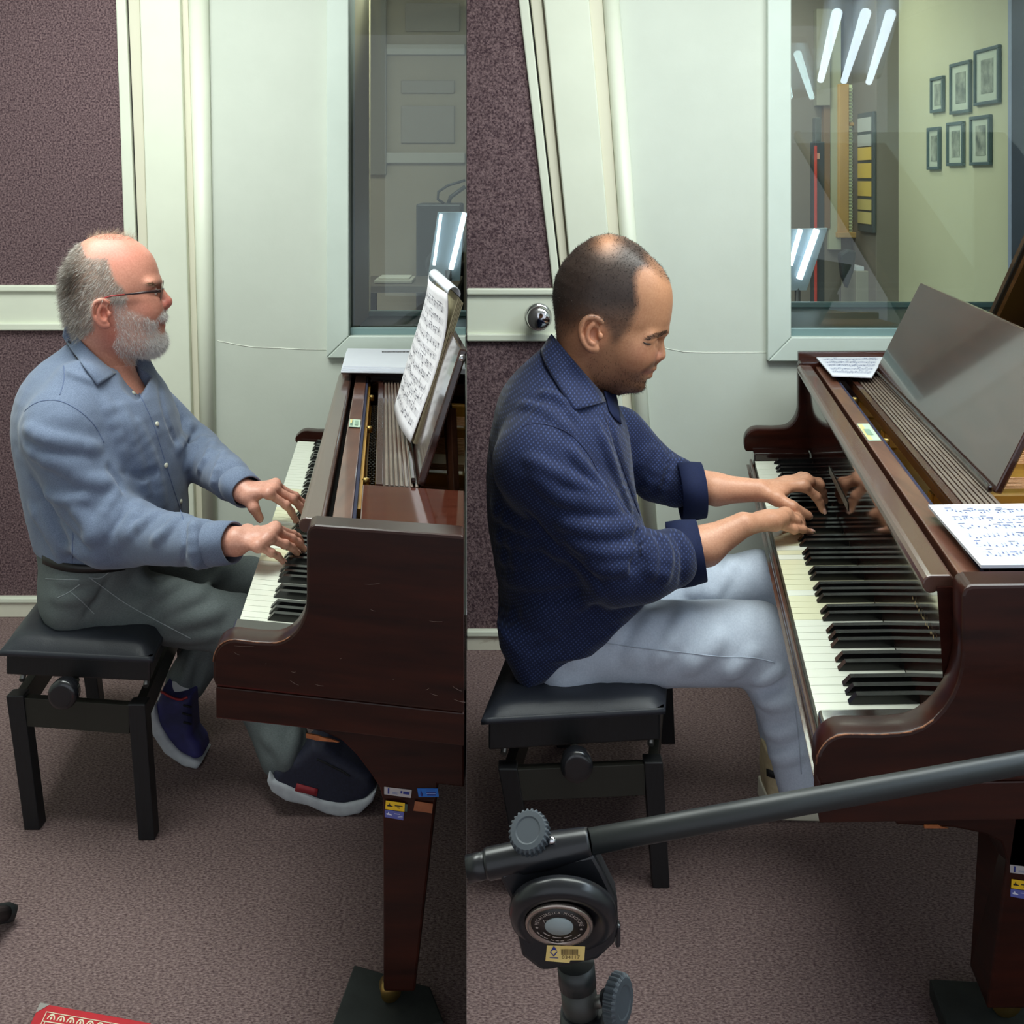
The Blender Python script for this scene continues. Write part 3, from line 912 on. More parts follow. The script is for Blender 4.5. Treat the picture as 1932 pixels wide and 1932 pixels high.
def set_stickers(Y, dx, dy, sc, which, who):
    def T(pts):
        return [(722 + (x - 722) * sc + dx, 1484 + (y - 1484) * sc + dy) for x, y in pts]
    if 's' in which:
        sticker('sticker', 'silver sticker with blue print on the leg of the ' + who, T([(725, 1484), (777, 1490), (775, 1505), (725, 1498)]), Y, m_sil,
                [('print', m_navyink, [rect(.13, .19, .1, .85), rect(.6, .67, .25, .6), rect(.7, .93, .28, .62)]), ('print', m_inkpale, [rect(.3, .56, .55, .62), rect(.3, .5, .7, .76)])])
    if 'b' in which:
        sticker('sticker', 'bright blue sticker with a dark drop emblem on the leg of the ' + who, T([(787, 1487), (826, 1487), (828, 1503), (790, 1503)]), Y, m_blu,
                [('print', m_navyink, [drop, rect(.44, .84, .12, .2), rect(.42, .88, .42, .52), rect(.44, .86, .66, .84)]), ('print', m_wht, [rect(.19, .22, .6, .72), rect(.42, .86, .56, .6)])])
    if 'g' in which:
        sticker('sticker', 'green sticker mostly covered by the yellow one on the leg of the ' + who, T([(730, 1512), (769, 1517), (768, 1531), (729, 1526)]), Y, m_grn, [])
    if 'y' in which:
        sticker('sticker', 'yellow sticker with a black emblem on the leg of the ' + who, T([(728, 1510), (764, 1515), (763, 1531), (727, 1526)]), Y - .0012, m_yel2,
                [('print', m_blk, [boat, rect(.48, .9, .36, .48), rect(.62, .76, .6, .7)])])
    if 'i' in which:
        sticker('sticker', 'indigo sticker with a white emblem on the leg of the ' + who, T([(726, 1527), (762, 1532), (761, 1547), (726, 1541)]), Y, m_ind,
                [('print', m_wht, [boat, rect(.5, .8, .3, .36), rect(.7, .95, .55, .62), rect(.7, .9, .72, .78)])])
    if 'o' in which:
        sticker('sticker', 'faded orange blank sticker on the leg of the ' + who, T([(783, 1511), (817, 1516), (815, 1534), (780, 1529)]), Y, m_org, [])
set_stickers(1.5995, 0, 0, 1.0, 'sbgyio', 'left piano')

# small label on the strip behind the fallboard of each piano
def strip_label(pl, u0, u1, label, m, marks):
    zs_ = (.805 if pl is PL else .818) - .012
    c = [pl.W(u0, .163, zs_), pl.W(u0, .187, zs_), pl.W(u1, .187, zs_), pl.W(u1, .163, zs_)]
    o = MB().prism([p + Vector((0, 0, .0002)) for p in c], (0, 0, .0006)).build('paper_label', m)
    tag(o, label, 'label')
    for hh, (mm, (a0, a1, b0, b1)) in enumerate(marks):
        k = [c[0].lerp(c[3], a).lerp(c[1].lerp(c[2], a), b) + Vector((0, 0, .0011 + .0004 * hh)) for a, b in ((a0, b0), (a1, b0), (a1, b1), (a0, b1))]
        MB().add(k, [(0, 1, 2, 3)]).build('print', mm, o)
    return o
m_lab = mat('label_green', (178, 200, 178), .5)
strip_label(PL, .555, .635, 'small pale green label on the strip above the keys of the left piano', m_lab,
            [(mat('label_dark', (96, 124, 104), .5), (.15, .85, .1, .35)), (mat('label_yellow', (214, 196, 130), .5), (.45, .95, .1, .25)), (mat('label_mid', (130, 158, 136), .5), (.2, .8, .5, .8))])
strip_label(PR, .565, .70, 'small green and yellow label on the strip above the keys of the right piano', m_lab,
            [(mat('label_yellow', (214, 196, 130), .5), (.05, .95, .05, .4)), (mat('label_mid', (130, 158, 136), .5), (.3, .65, .2, .7))])
# gold lettering and pale plaque on the right fallboard (not legible in the photograph: plain flecks)
mb = MB()
for i in range(15):
    u = -.09 + i * .0085
    zz = .724 + .002 * math.sin(i * 2.3)
    v = .1425 - (zz - .576) / (.798 - .576) * .015
    mb.add([PR.W(u, v - .0016, zz), PR.W(u + .004 + .002 * (i % 3 == 0), v - .0016, zz), PR.W(u + .003, v - .0019, zz + .0035), PR.W(u + .001, v - .0019, zz + .0035 + .002 * (i % 4 == 0))], [(0, 1, 2, 3)])
mb.build('gold_decal', mat('gold_leaf', (196, 160, 84), .35, metal=.5), piano_r)
c = []
for u, z in ((.64, .652), (.905, .652), (.905, .670), (.64, .670)):
    v = .143 - (z - .576) / (.798 - .576) * .015
    c.append(PR.W(u, v - .0010, z))
MB().prism(c, (-.0003, 0, 0)).build('name_plaque', mat('plaque_grey', (116, 114, 102), .4, rgb2=(60, 52, 48), nscale=160), piano_r)

# scratches on the near side of the left piano
sc_mb = MB()
nV = PL.V.cross(Vector((0, 0, 1))).normalized()
p0 = PL.W(-.1655, .2, .6)
for (x0, y0, x1, y1) in ((590, 1140, 660, 1180), (1160, 412, 1275, 405), (1650, 690, 1750, 695), (165, 925, 210, 950), (170, 880, 320, 882), (1200, 600, 1245, 615), (1825, 1185, 1900, 1225),
                         (1835, 1285, 1930, 1310), (1660, 1240, 1715, 1255), (1620, 1215, 1650, 1200), (600, 1075, 640, 1077), (400, 1015, 412, 1010), (970, 975, 985, 972), (1370, 1132, 1385, 1128), (780, 1170, 850, 1185)):
    pts = []
    for k in range(4):
        px, py = 400 + (x0 + (x1 - x0) * k / 3) * .2484, 1000 + (y0 + (y1 - y0) * k / 3 + (4 if k in (1, 2) else 0)) * .2484
        d = Vector(((px - CX) / F, 1, -(py - HY) / F))
        o = Vector((0, 0, CH))
        tt = (p0 - o).dot(nV) / d.dot(nV)
        pts.append(o + d * tt)
    sc_mb.tube(pts, [.0001, .0003, .0003, .0001], 4)
sc_mb.build('scratches', mat('scratch_pale', (112, 92, 84), .6), piano_l)

# --- right piano: leg, lid
Y0, Y1 = 1.555, 1.64
def z_at(py, Y):
    return CH - (py - HY) / F * Y
tl, tr_, bl_, br_ = P(1905, 1590, Y0), P(1852, 1560, Y1), P(1862, 1925, Y0), P(1829, 1925, Y1)
zt0 = z_at(1540, Y1)
mb = MB()
mb.hexa([(bl_.x, Y0, .07), (bl_.x + .075, Y0, .07), (br_.x + .085, Y1, .07), (br_.x, Y1, .07), (tl.x + .012, Y0, .40), (tl.x + .13, Y0, .40), (tr_.x + .13, Y1, .40), (tr_.x, Y1, .40)])
mb.build('leg', m_wood, piano_r, .004)
q = [P(1690, 1480, 1.555), P(1690, 1556, 1.555), P(1800, 1562, 1.555), P(1858, 1574, 1.555), P(1890, 1590, 1.555), P(1904, 1640, 1.555), P(2060, 1640, 1.555), P(2060, 1480, 1.555)]
MB().prism(q, (0, .08, 0)).build('leg_bracket', m_wood, piano_r, .003)
flat_prism([(1744, 1556), (1770, 1556), (1776, 1560), (1790, 1563), (1744, 1563)], 1.5535, .003, 'bare_chip', m_bare, piano_r)
cx_ = (bl_.x + br_.x) / 2 + .04
MB().lathe((cx_, 1.6, .071), (0, 0, -1), [(0, .022), (.02, .02), (.025, .004)], 16).build('castor_ferrule', m_brass, piano_r)
MB().lathe((cx_, 1.6, .053), (0, -1, 0), [(-.012, .001), (-.011, .023), (.011, .023), (.012, .001)], 16).build('castor_wheel', m_brass, piano_r)
mb = MB(); q = PR.W(1.25, .25, 0)
mb.hexa([(q.x - .03, q.y - .03, .04), (q.x + .03, q.y - .03, .04), (q.x + .03, q.y + .03, .04), (q.x - .03, q.y + .03, .04), (q.x - .05, q.y - .05, .544), (q.x + .05, q.y - .05, .544), (q.x + .05, q.y + .05, .544), (q.x - .05, q.y + .05, .544)])
mb.build('leg', m_wood, piano_r, .003)
MB().lathe((q.x, q.y, .0005), (0, 0, 1), [(0, .02), (.04, .02)], 16).build('castor_wheel', m_brass, piano_r)
set_stickers(Y0, 1905 - 725 * 1.0 + 0, 1631 - 1484 + 0, 1.05, 'syi', 'right piano')
# raised lid: board hinged at the bass side, front edge towards the desk
H = PR.W(LR + .07, .585, .815)
D1 = -PR.U * math.cos(math.radians(37)) + Vector((0, 0, math.sin(math.radians(37))))
Vd = PR.V * 1.0
n1 = Vector((0.0, .6, .8)).normalized() * .016
a, b = H, H + D1 * 1.05
mb = MB(); mb.hexa([a, a + Vd * .75, b + Vd * .75, b, a + n1, a + Vd * .75 + n1, b + Vd * .75 + n1, b + n1])
mb.build('lid', mat('lid_underside', (30, 18, 14), .35, coat=.1), piano_r, .003)
mb = MB(); mb.tube([a - Vd * .008 + n1 * .5, b - Vd * .008 + n1 * .5], .014, 6, True, False); mb.build('lid_edge', mat('lid_edge_wood', (122, 96, 70), .45, rgb2=(92, 70, 50), nscale=14), piano_r)
mb = MB(); mb.tube([a - Vd * .016 + n1 * .5 - Vector((0, 0, .016)), b - Vd * .016 + n1 * .5 - Vector((0, 0, .016))], .006, 6); mb.build('lid_seal', m_blackvoid, piano_r)

# boards under the near legs
def board(label, pts):
    c = [P(x, y, FY(y)) for x, y in pts]
    o = MB().prism([Vector((p.x, p.y, 0.0005)) for p in c], (0, 0, .026)).build('castor_board', m_board, None, .003)
    return tag(o, label, 'board')
board('dark square board under the front leg of the left piano', [(668, 1850), (812, 1893), (838, 1960), (600, 2040)])
o = MB().prism([(P(1748, 1915, 1.68).x, 1.67, .0005), (P(1748, 1915, 1.68).x - .02, 1.50, .0005), (.86, 1.49, .0005), (.87, 1.655, .0005)], (0, 0, .028)).build('castor_board', m_board, None, .003)
tag(o, 'dark board on the carpet under the front leg of the right piano', 'board')

# ---------------------------------------------------------------- paper
def sheet(name, label, c, th, m, notes=None, up=None, cat='sheet music', group=None, edge=None, inkm=None):
    """c: corners (top-left, top-right, bottom-right, bottom-left) of the printed face; th: thickness"""
    c = [Vector(p) for p in c]
    n = (c[1] - c[0]).cross(c[3] - c[0]).normalized()
    if up is not None and n.dot(Vector(up)) < 0:
        n = -n
    o = MB().prism([p - n * th for p in c], n * th).build(name, m)
    tag(o, label, cat, group)
    if edge:
        e = MB()
        k = 5
        for i in range(k):
            f0 = (i + .3) / k
            q = [p - n * th * f0 for p in c]
            cen = sum(q, Vector()) / 4
            q = [cen + (p - cen) * 1.004 for p in q]
            e.prism(q, -n * th * .06)
        e.build('page_edges', edge, o)
    if notes:
        rows, seed, m0, m1 = notes
        rr = random.Random(seed)
        ink = MB()
        def at(s, r):
            return c[0].lerp(c[1], s).lerp(c[3].lerp(c[2], s), r) + n * .0005
        def q(a, b, d, e):
            ink.add([at(a, d), at(b, d), at(b, e), at(a, e)], [(0, 1, 2, 3)])
        for i in range(rows):
            r0 = m0 + i * (m1 - m0) / rows
            gap = (m1 - m0) / rows
            for k in range(5):
                rr_ = r0 + k * gap * .11
                q(.07, .93, rr_, rr_ + gap * .018)
            s = .1
            while s < .92:
                y = r0 + gap * (.0 + .45 * rr.random())
                wd = .012
                q(s, s + wd, y, y + gap * .11)
                if rr.random() < .8:
                    y2 = y + gap * rr.choice((-.32, .32))
                    q(s + wd * .8, s + wd, min(y, y2), max(y, y2))
                if rr.random() < .35:
                    q(s, s + .05, y - gap * .3, y - gap * .24)
                s += rr.uniform(.02, .05)
        stuff(ink.build('notation', inkm or m_ink, o))
    return o

ZL = .805 - .012
# open music book leaning on the left desk: cover block and curled front page
def lp2(px, py, Y):
    return P(px, py, Y)
bk = thing('music_book', 'open music book with handwritten notes leaning on the left piano desk', 'sheet music', P(778, 835, 1.96))
cs = [lp2(824, 524, 2.25), lp2(862, 560, 1.955), lp2(777, 836, 1.955), lp2(741, 768, 2.25)]
nrm = (cs[1] - cs[0]).cross(cs[3] - cs[0]).normalized()
if nrm.x > 0:
    nrm = -nrm
# front page with a soft belly
NS, NR = 14, 18
grid = []
for j in range(NR + 1):
    for i in range(NS + 1):
        s, r = i / NS, j / NR
        p = cs[0].lerp(cs[1], s).lerp(cs[3].lerp(cs[2], s), r)
        p = p + nrm * (.010 * math.sin(math.pi * s) + .004 * math.sin(3 * s + 4 * r) + .018 * (1 - r) ** 6)
        grid.append(p)
fs = [[j * (NS + 1) + i, j * (NS + 1) + i + 1, (j + 1) * (NS + 1) + i + 1, (j + 1) * (NS + 1) + i] for j in range(NR) for i in range(NS)]
pg = MB().add(grid, fs, True).build('front_page', m_paper2, bk)
sm = pg.modifiers.new('solidify', 'SOLIDIFY'); sm.thickness = .0012; sm.offset = 0
def gp(s, r, off=.0016):
    i, j = min(int(s * NS), NS - 1), min(int(r * NR), NR - 1)
    fs_, fr_ = s * NS - i, r * NR - j
    a = grid[j * (NS + 1) + i].lerp(grid[j * (NS + 1) + i + 1], fs_)
    b = grid[(j + 1) * (NS + 1) + i].lerp(grid[(j + 1) * (NS + 1) + i + 1], fs_)
    return a.lerp(b, fr_) + nrm * off
ink = MB()
rr = random.Random(5)
for i in range(11):
    r0 = .10 + i * .078
    for k in range(5):
        for a in range(10):
            s0, s1 = .06 + a * .088, .06 + (a + 1) * .088
            y = r0 + k * .0085
            ink.add([gp(s0, y), gp(s1, y), gp(s1, y + .0011), gp(s0, y + .0011)], [(0, 1, 2, 3)])
    s = .09
    while s < .9:
        y = r0 + rr.uniform(-.006, .036)
        ink.add([gp(s, y), gp(s + .022, y), gp(s + .022, y + .008), gp(s, y + .008)], [(0, 1, 2, 3)])
        y2 = min(max(y + rr.choice((-.028, .028)), .01), .97)
        ink.add([gp(s + .017, min(y, y2)), gp(s + .022, min(y, y2)), gp(s + .022, max(y, y2)), gp(s + .017, max(y, y2))], [(0, 1, 2, 3)])
        if rr.random() < .3:
            ink.add([gp(s, y - .02 if y > .05 else y + .01), gp(min(s + .08, .95), y - .018 if y > .05 else y + .012), gp(min(s + .08, .95), y - .014 if y > .05 else y + .016), gp(s, y - .016 if y > .05 else y + .014)], [(0, 1, 2, 3)])
        s += rr.uniform(.04, .085)
stuff(ink.build('notation', mat('notation_grey', (110, 108, 118), .7), bk))
for i in range(5):
    off = .003 + .002 * i
    q = [p - nrm * off + Vector((0, 0, -.002 * i if k < 2 else 0)) for k, p in enumerate(cs)]
    MB().prism(q, -nrm * .0016).build('page', m_paperedge, bk)
# curled top corner
q0, q1 = cs[0] + nrm * .018, cs[1] + nrm * .018
cu = MB()
rs = []
for k in range(9):
    a = k / 8 * 3.6
    rs.append([q0.lerp(q1, s) + Vector((.012 * (1 - math.cos(a)), 0, .013 * math.sin(a))) for s in (0, .5, 1)])
cu.rings(rs, False, True, closed=False)
o = cu.build('curled_edge', m_paper, bk)
sm = o.modifiers.new('solidify', 'SOLIDIFY'); sm.thickness = .001

# paper pile on the far rim of the left piano
zp = .80 - .032 * 1.2 + .03
def fl(px, py, z):
    Y = F * (CH - z) / (py - HY)
    return P(px, py, Y)
zpl = .785
st_ = thing('paper_stack', 'stack of blank white paper on the rear rim of the left piano', 'paper', fl(700, 700, zpl))
for i in range(4):
    d = .0035 * i
    c = [fl(653 + i, 666, zpl), fl(872, 668, zpl), fl(878, 706, zpl), fl(643 + 1.5 * i, 703 - i, zpl)]
    MB().prism([p + Vector((0, 0, d)) for p in c], (0, 0, .003)).build('sheet', m_paper, st_)
mb = MB()
for i in range(22):
    p = fl(722 + i * 2.6, 665.5, zpl + .012)
    mb.tube([p + Vector((0, 0, -.006)), p + Vector((0, -.004, .004))], .0016, 5)
stuff(mb.build('spiral_binding', m_blk, st_))
# sheet on the far rim of the right piano
ZR = .818
sheet('music_sheet', 'printed music sheet on the far end of the right piano', [fl(1540, 674, ZR + .004), fl(1668, 673, ZR + .004), fl(1645, 711, ZR + .004), fl(1570, 708, ZR + .004)], .003, m_paper, (5, 3, .1, .95), (0, 0, 1), inkm=m_inkpale)
sheet('music_sheet', 'printed music sheet lying on the near wing of the right piano', [fl(1751, 952, ZR + .005), fl(1990, 949, ZR + .005), fl(2120, 1064, ZR + .005), fl(1851, 1066, ZR + .005)], .004, m_paper, (6, 8, .1, .95), (0, 0, 1), inkm=m_inkpale)
# ================================================================ benches
def bench(label, A, B, D, zs, legs_top, feet, knob, grp):
    """A, B near-left/near-right plan corners of the cushion, D along the bench; zs: (leg bottom of rail, rail top, apron bottom, apron top, cushion top)"""
    zr0, zr1, za0, za1, zc = zs
    A, B, D = Vector(A), Vector(B), Vector(D)
    t = thing('piano_bench', label, 'bench', ((A + B + D) / 2).to_tuple()[:2] + (0,))
    def at(s, r, z):
        p = A.lerp(B, s) + D * r
        return Vector((p.x, p.y, z))
    # padded seat: rounded slab with softly crowned top and tuft creases
    NX, NY = 24, 40
    def top(s, r):
        ex = min(s, 1 - s) * 0.34
        ey = min(r, 1 - r) * 0.56
        h = 1 - math.exp(-ex / .012)
        h *= 1 - math.exp(-ey / .014)
        crease = 0
        for c in (.33, .66):
            crease += math.exp(-((s - c) / .012) ** 2) * (1 if r < .25 or r > .75 else .5)
        for c in (.25, .5, .75):
            crease += .6 * math.exp(-((r - c) / .008) ** 2)
        dg = min(abs(s * .34 - r * .56), abs((1 - s) * .34 - r * .56))
        if r < .25:
            crease += .8 * math.exp(-(dg / .004) ** 2)
        return za1 + .014 + (zc - za1 - .014) * h - .0016 * min(crease, 1.2) * h
    vs = [at(i / NX, j / NY, top(i / NX, j / NY)) for j in range(NY + 1) for i in range(NX + 1)]
    fs = [[j * (NX + 1) + i, j * (NX + 1) + i + 1, (j + 1) * (NX + 1) + i + 1, (j + 1) * (NX + 1) + i] for j in range(NY) for i in range(NX)]
    mb = MB().add(vs, fs, True)
    ring = [(i / NX, 0) for i in range(NX)] + [(1, j / NY) for j in range(NY)] + [(1 - i / NX, 1) for i in range(NX)] + [(0, 1 - j / NY) for j in range(NY)]
    def edge(off, z):
        return [at(.5 + (s - .5) * (1 + off / .17), .5 + (r - .5) * (1 + off / .28), z) for s, r in ring]
    mb.rings([edge(0, za1 + .014), edge(.004, za1 + .010), edge(.003, za1 + .003), edge(-.004, za1 + .0005)], True, True)
    mb.build('seat_cushion', m_leather, t)
    mb = MB()
    s0, s1 = .02, .98
    mb.hexa([at(s0, .02, za0), at(s1, .02, za0), at(s1, .98, za0), at(s0, .98, za0), at(s0, .02, za1), at(s1, .02, za1), at(s1, .98, za1), at(s0, .98, za1)])
    mb.build('seat_apron', m_benchblack, t, .004)
    hw = .0155
    tops = []
    for (sx, sy), ft in feet.items():
        tp = Vector(legs_top[(sx, sy)])
        f = Vector(ft)
        mb = MB()
        mb.hexa([(f.x - hw, f.y - hw, 0.0004), (f.x + hw, f.y - hw, 0.0004), (f.x + hw, f.y + hw, 0.0004), (f.x - hw, f.y + hw, 0.0004),
                 (tp.x - hw * 1.1, tp.y - hw, tp.z), (tp.x + hw * 1.1, tp.y - hw, tp.z), (tp.x + hw * 1.1, tp.y + hw, tp.z), (tp.x - hw * 1.1, tp.y + hw, tp.z)])
        mb.build('leg', m_benchblack, t, .002)
    def rail(k0, k1, name='leg_rail'):
        a, b = Vector(legs_top[k0]), Vector(legs_top[k1])
        dxy = (b - a).normalized()
        a2, b2 = a + dxy * hw, b - dxy * hw
        nn = Vector((-dxy.y, dxy.x, 0)) * .009
        mb = MB()
        z0a, z1a = a.z - .062, a.z - .006
        z0b, z1b = b.z - .062, b.z - .006
        mb.hexa([tuple((a2 - nn).xy) + (z0a,), tuple((b2 - nn).xy) + (z0b,), tuple((b2 + nn).xy) + (z0b,), tuple((a2 + nn).xy) + (z0a,),
                 tuple((a2 - nn).xy) + (z1a,), tuple((b2 - nn).xy) + (z1b,), tuple((b2 + nn).xy) + (z1b,), tuple((a2 + nn).xy) + (z1a,)])
        mb.build(name, m_benchrail, t, .001)
    rail((0, 0), (1, 0)); rail((0, 1), (1, 1)); rail((0, 0), (0, 1)); rail((1, 0), (1, 1))
    # steel scissor plates between frame and seat
    for s in (.08, .92):
        for r in (.1, .8):
            p, q = at(s, r, za0 - .03), at(s, r + .1, za0)
            MB().tube([p, q], .006, 6).build('scissor_plate', m_steel, t)
    # height knob
    k = Vector(knob)
    mb = MB(); mb.lathe((k.x, k.y, k.z), (0, -1, 0), [(0, .012), (.012, .012), (.013, .0275), (.030, .0285), (.036, .026), (.038, .019), (.0375, .012), (.038, .001)], 32)
    mb.build('height_knob', m_knob, t)
    mb = MB(); mb.tube([k, (k.x, k.y + .03, k.z)], .008, 10); mb.build('knob_shaft', m_steel, t)
    return t

def xy(px, Y):
    return ((px - CX) / F * Y, Y, 0)
# left bench
A, B = xy(2, 2.075), xy(287, 2.045)
D = (-.072, .53, 0)
fa, fb = P(60, 1567, FY(1567)), P(276, 1587, FY(1587))
lt = {(0, 0): P(34, 1306, 2.105), (1, 0): P(262, 1322, 2.075)}
ft = {(0, 0): fa + Vector((0, .016, 0)), (1, 0): fb + Vector((0, .016, 0))}
for s in (0, 1):
    lt[(s, 1)] = lt[(s, 0)] + Vector((-.062, .47, 0))
    ft[(s, 1)] = ft[(s, 0)] + Vector((-.062, .47, 0))
bench('black height-adjustable piano bench under the white-bearded man', A, B, D, (.23, .28, .312, .352, .392), lt, ft, P(131, 1296, 2.05), None)
# right bench
A, B = xy(912, 1.872), xy(1252, 1.908)
D = (.092, .53, 0)
fb = P(1248, 1677, FY(1677))
lt = {(0, 0): P(958, 1442, 1.90), (1, 0): P(1231, 1430, 1.93)}
ft = {(0, 0): P(1000, 1690, FY(1690)) + Vector((0, .016, 0)), (1, 0): fb + Vector((0, .016, 0))}
for s in (0, 1):
    lt[(s, 1)] = lt[(s, 0)] + Vector((.085, .47, 0))
    ft[(s, 1)] = ft[(s, 0)] + Vector((.085, .49, 0))
bench('black height-adjustable piano bench under the man in the navy shirt', A, B, D, (.21, .25, .272, .322, .356), lt, ft, P(1086, 1428, 1.87), None)

# ================================================================ microphone stand in the foreground
YM = 1.0
ms = thing('microphone_stand', 'black microphone stand with a boom arm crossing the foreground', 'stand', (P(1086, 0, YM).x, YM, 0))
def rod(name, pts, r, m, n=20):
    return MB().tube(pts, r, n).build(name, m, ms)
seam0 = 882
rod('boom_arm', [P(1112, 1588, YM), P(1500, 1516, YM + .035), P(1940, 1437, YM + .10), P(2350, 1368, YM + .17)], .0112, m_mic)
rod('counter_arm', [P(seam0, 1640, YM), P(930, 1629, YM)], .0118, m_mic2)
# clutch sleeve
def sl(a, b, f):
    return P(a[0] + (b[0] - a[0]) * f, a[1] + (b[1] - a[1]) * f, YM)
a, b = (916, 1631), (1113, 1589)
MB().tube([sl(a, b, 0), sl(a, b, .03), sl(a, b, .3), sl(a, b, .34), sl(a, b, .6), sl(a, b, .97), sl(a, b, 1)], [.0125, .0138, .0138, .0155, .0162, .0132, .0125], 24).build('clutch_sleeve', m_mic2, ms)
# clutch body
body = [(940, 1652), (965, 1640), (1120, 1612), (1136, 1640), (1165, 1700), (1167, 1745), (1160, 1782), (1128, 1812), (1040, 1832), (1020, 1833), (985, 1806), (977, 1770), (968, 1710)]
MB().prism([P(x, y, YM - .012) for x, y in body], (0, .03, 0)).build('clutch_body', m_mic2, ms, .004)
c0 = P(1062, 1712, YM - .012)
ax = Vector((-0.05, -.90, -.43)).normalized()
MB().lathe(c0, ax, [(0, .049), (.006, .050), (.013, .048), (.016, .043), (.015, .036), (.010, .0335), (.0095, .001)], 48).build('clutch_disc', m_mic2, ms)
c1 = c0 + ax * .0096 + Vector((-.0035, 0, -.004))
KD = .887
MB().lathe(c1, ax, [(0, .0315), (.003, .0315), (.0042, .0297), (.0035, .0266), (.002, .0259), (.002, .001)], 48).build('disc_ring', m_disc, ms)
MB().lathe(c1 + ax * .002, ax, [(0, .0254), (.0008, .0254), (.0009, .001)], 40).build('disc_face', mat('disc_black', (26, 21, 20), .4), ms)
MB().lathe(c1 + ax * .003, ax, [(0, .0133), (.0008, .0131), (.0012, .001)], 32).build('disc_centre', m_disc2, ms)
# lettering around the disc
ex = Vector((1, -.05, 0)).normalized()
ey = ax.cross(ex).normalized()
if ey.z < 0:
    ey = -ey
o = c1 + ax * .0034
lt_ = MB()
txt = 'METALURGICA MICROFONE'
for i, ch in enumerate(txt):
    if ch == ' ':
        continue
    ang = math.radians(172 - i * 164 / (len(txt) - 1))
    rad = .0206
    pos = o + ex * (rad * math.cos(ang)) + ey * (rad * math.sin(ang))
    upv = ex * math.cos(ang) + ey * math.sin(ang)
    rt = ex * math.sin(ang) - ey * math.cos(ang)
    text_into(lt_, ch, .0055, pos, rt * .75, upv)
for ang in (188, -8):
    an = math.radians(ang)
    pos = o + ex * (.0206 * math.cos(an)) + ey * (.0206 * math.sin(an))
    pts = []
    for k in range(10):
        r = .0019 if k % 2 == 0 else .0008
        pts.append(pos + ex * r * math.sin(k * math.pi / 5) + ey * r * math.cos(k * math.pi / 5))
    lt_.add(pts, [list(range(10))])
for rad, a0, a1 in ((.0169, 215, 320), (.0217, 205, 245), (.0217, 250, 285), (.0217, 290, 335)):
    n = 12
    for k in range(n):
        if k % 4 == 3:
            continue
        p = []
        for (aa, dr) in ((k, 0), (k + 1, 0), (k + 1, .0011), (k, .0011)):
            an = math.radians(a0 + (a1 - a0) * aa / n)
            p.append(o + ex * ((rad + dr) * math.cos(an)) + ey * ((rad + dr) * math.sin(an)))
        lt_.add(p, [(0, 1, 2, 3)])
lt_.build('disc_lettering', mat('letter_pale', (176, 164, 156), .5), ms)
tri = [o + ex * x + ey * y for x, y in ((-.0146, .0093), (-.0093, .0096), (-.0126, .0031))]
MB().tube(tri + [tri[0]], .0003, 5).build('arrow_mark', mat('letter_pale', (176, 164, 156), .5), ms)
# gear knob on top
def gear(name, c, axis, r, h, n=26, m=m_rubber):
    axis = Vector(axis).normalized()
    a = axis.cross(Vector((0, 1, 0.2))).normalized()
    b = axis.cross(a)
    mb = MB()
    def ring(hh, rr, amp):
        out = []
        for k in range(n * 4):
            t = 2 * math.pi * k / (n * 4)
            q = rr + (amp if (k % 4) in (0, 1) else 0)
            out.append(Vector(c) + axis * hh + a * (q * math.cos(t)) + b * (q * math.sin(t)))
        return out
    mb.rings([ring(0, r * .86, 0), ring(h * .12, r * .92, r * .08), ring(h * .8, r * .92, r * .08), ring(h, r * .84, r * .02), ring(h * 1.02, r * .62, 0), ring(h * .96, r * .55, 0)], True, False)
    return mb.build(name, m, ms)
kt = P(1002, 1561, YM)
gear('gear_knob', kt + Vector((0, -.002, -.006)), (-.28, -.62, .78), .0195, .012)
rod('knob_post', [P(1008, 1598, YM), P(1005, 1576, YM)], .009, m_mic2)
MB().ball(P(1041, 1586, YM - .012), .004, 10, 8).build('sleeve_screw', m_chrome, ms)
# column
colx = [P(1092, 1828, YM + .008), P(1100, 1932, YM + .008)]
rod('column_collar', [P(1086, 1815, YM + .008), P(1090, 1858, YM + .008)], .0178, m_mic)
rod('column_tube', [P(1090, 1856, YM + .008), P(1098, 1925, YM + .008)], .0170, mat('stand_dark', (48, 48, 46), .5))
p = P(1098, 1905, YM + .008)
rod('column_clamp', [P(1097, 1905, YM + .008), P(1102, 1990, YM + .008)], [.020, .0235], m_mic2)
base = Vector((p.x + .004, YM + .008, 0))
rod('lower_tube', [(base.x, base.y, .46), (base.x, base.y, .03)], .014, m_mic)
MB().lathe((base.x, base.y, .0005), (0, 0, 1), [(0, .13), (.012, .13), (.020, .11), (.028, .03), (.05, .018), (.05, .001)], 40).build('round_base', m_mic2, ms)
gear('clamp_knob', P(1154, 1885, YM - .005), (.75, -.45, .12), .0225, .013)
rod('clamp_screw', [P(1112, 1894, YM + .004), P(1156, 1884, YM - .003)], .0055, m_steel)
rod('knob_hub', [P(1146, 1888, YM - .002), P(1158, 1883, YM - .006)], .010, m_mic2)
MB().box(P(1160, 0, YM).x, P(1170, 0, YM).x, YM - .006, YM + .004, P(0, 1782, YM).z, P(0, 1738, YM).z).build('rear_knob', m_knob, ms, .003)
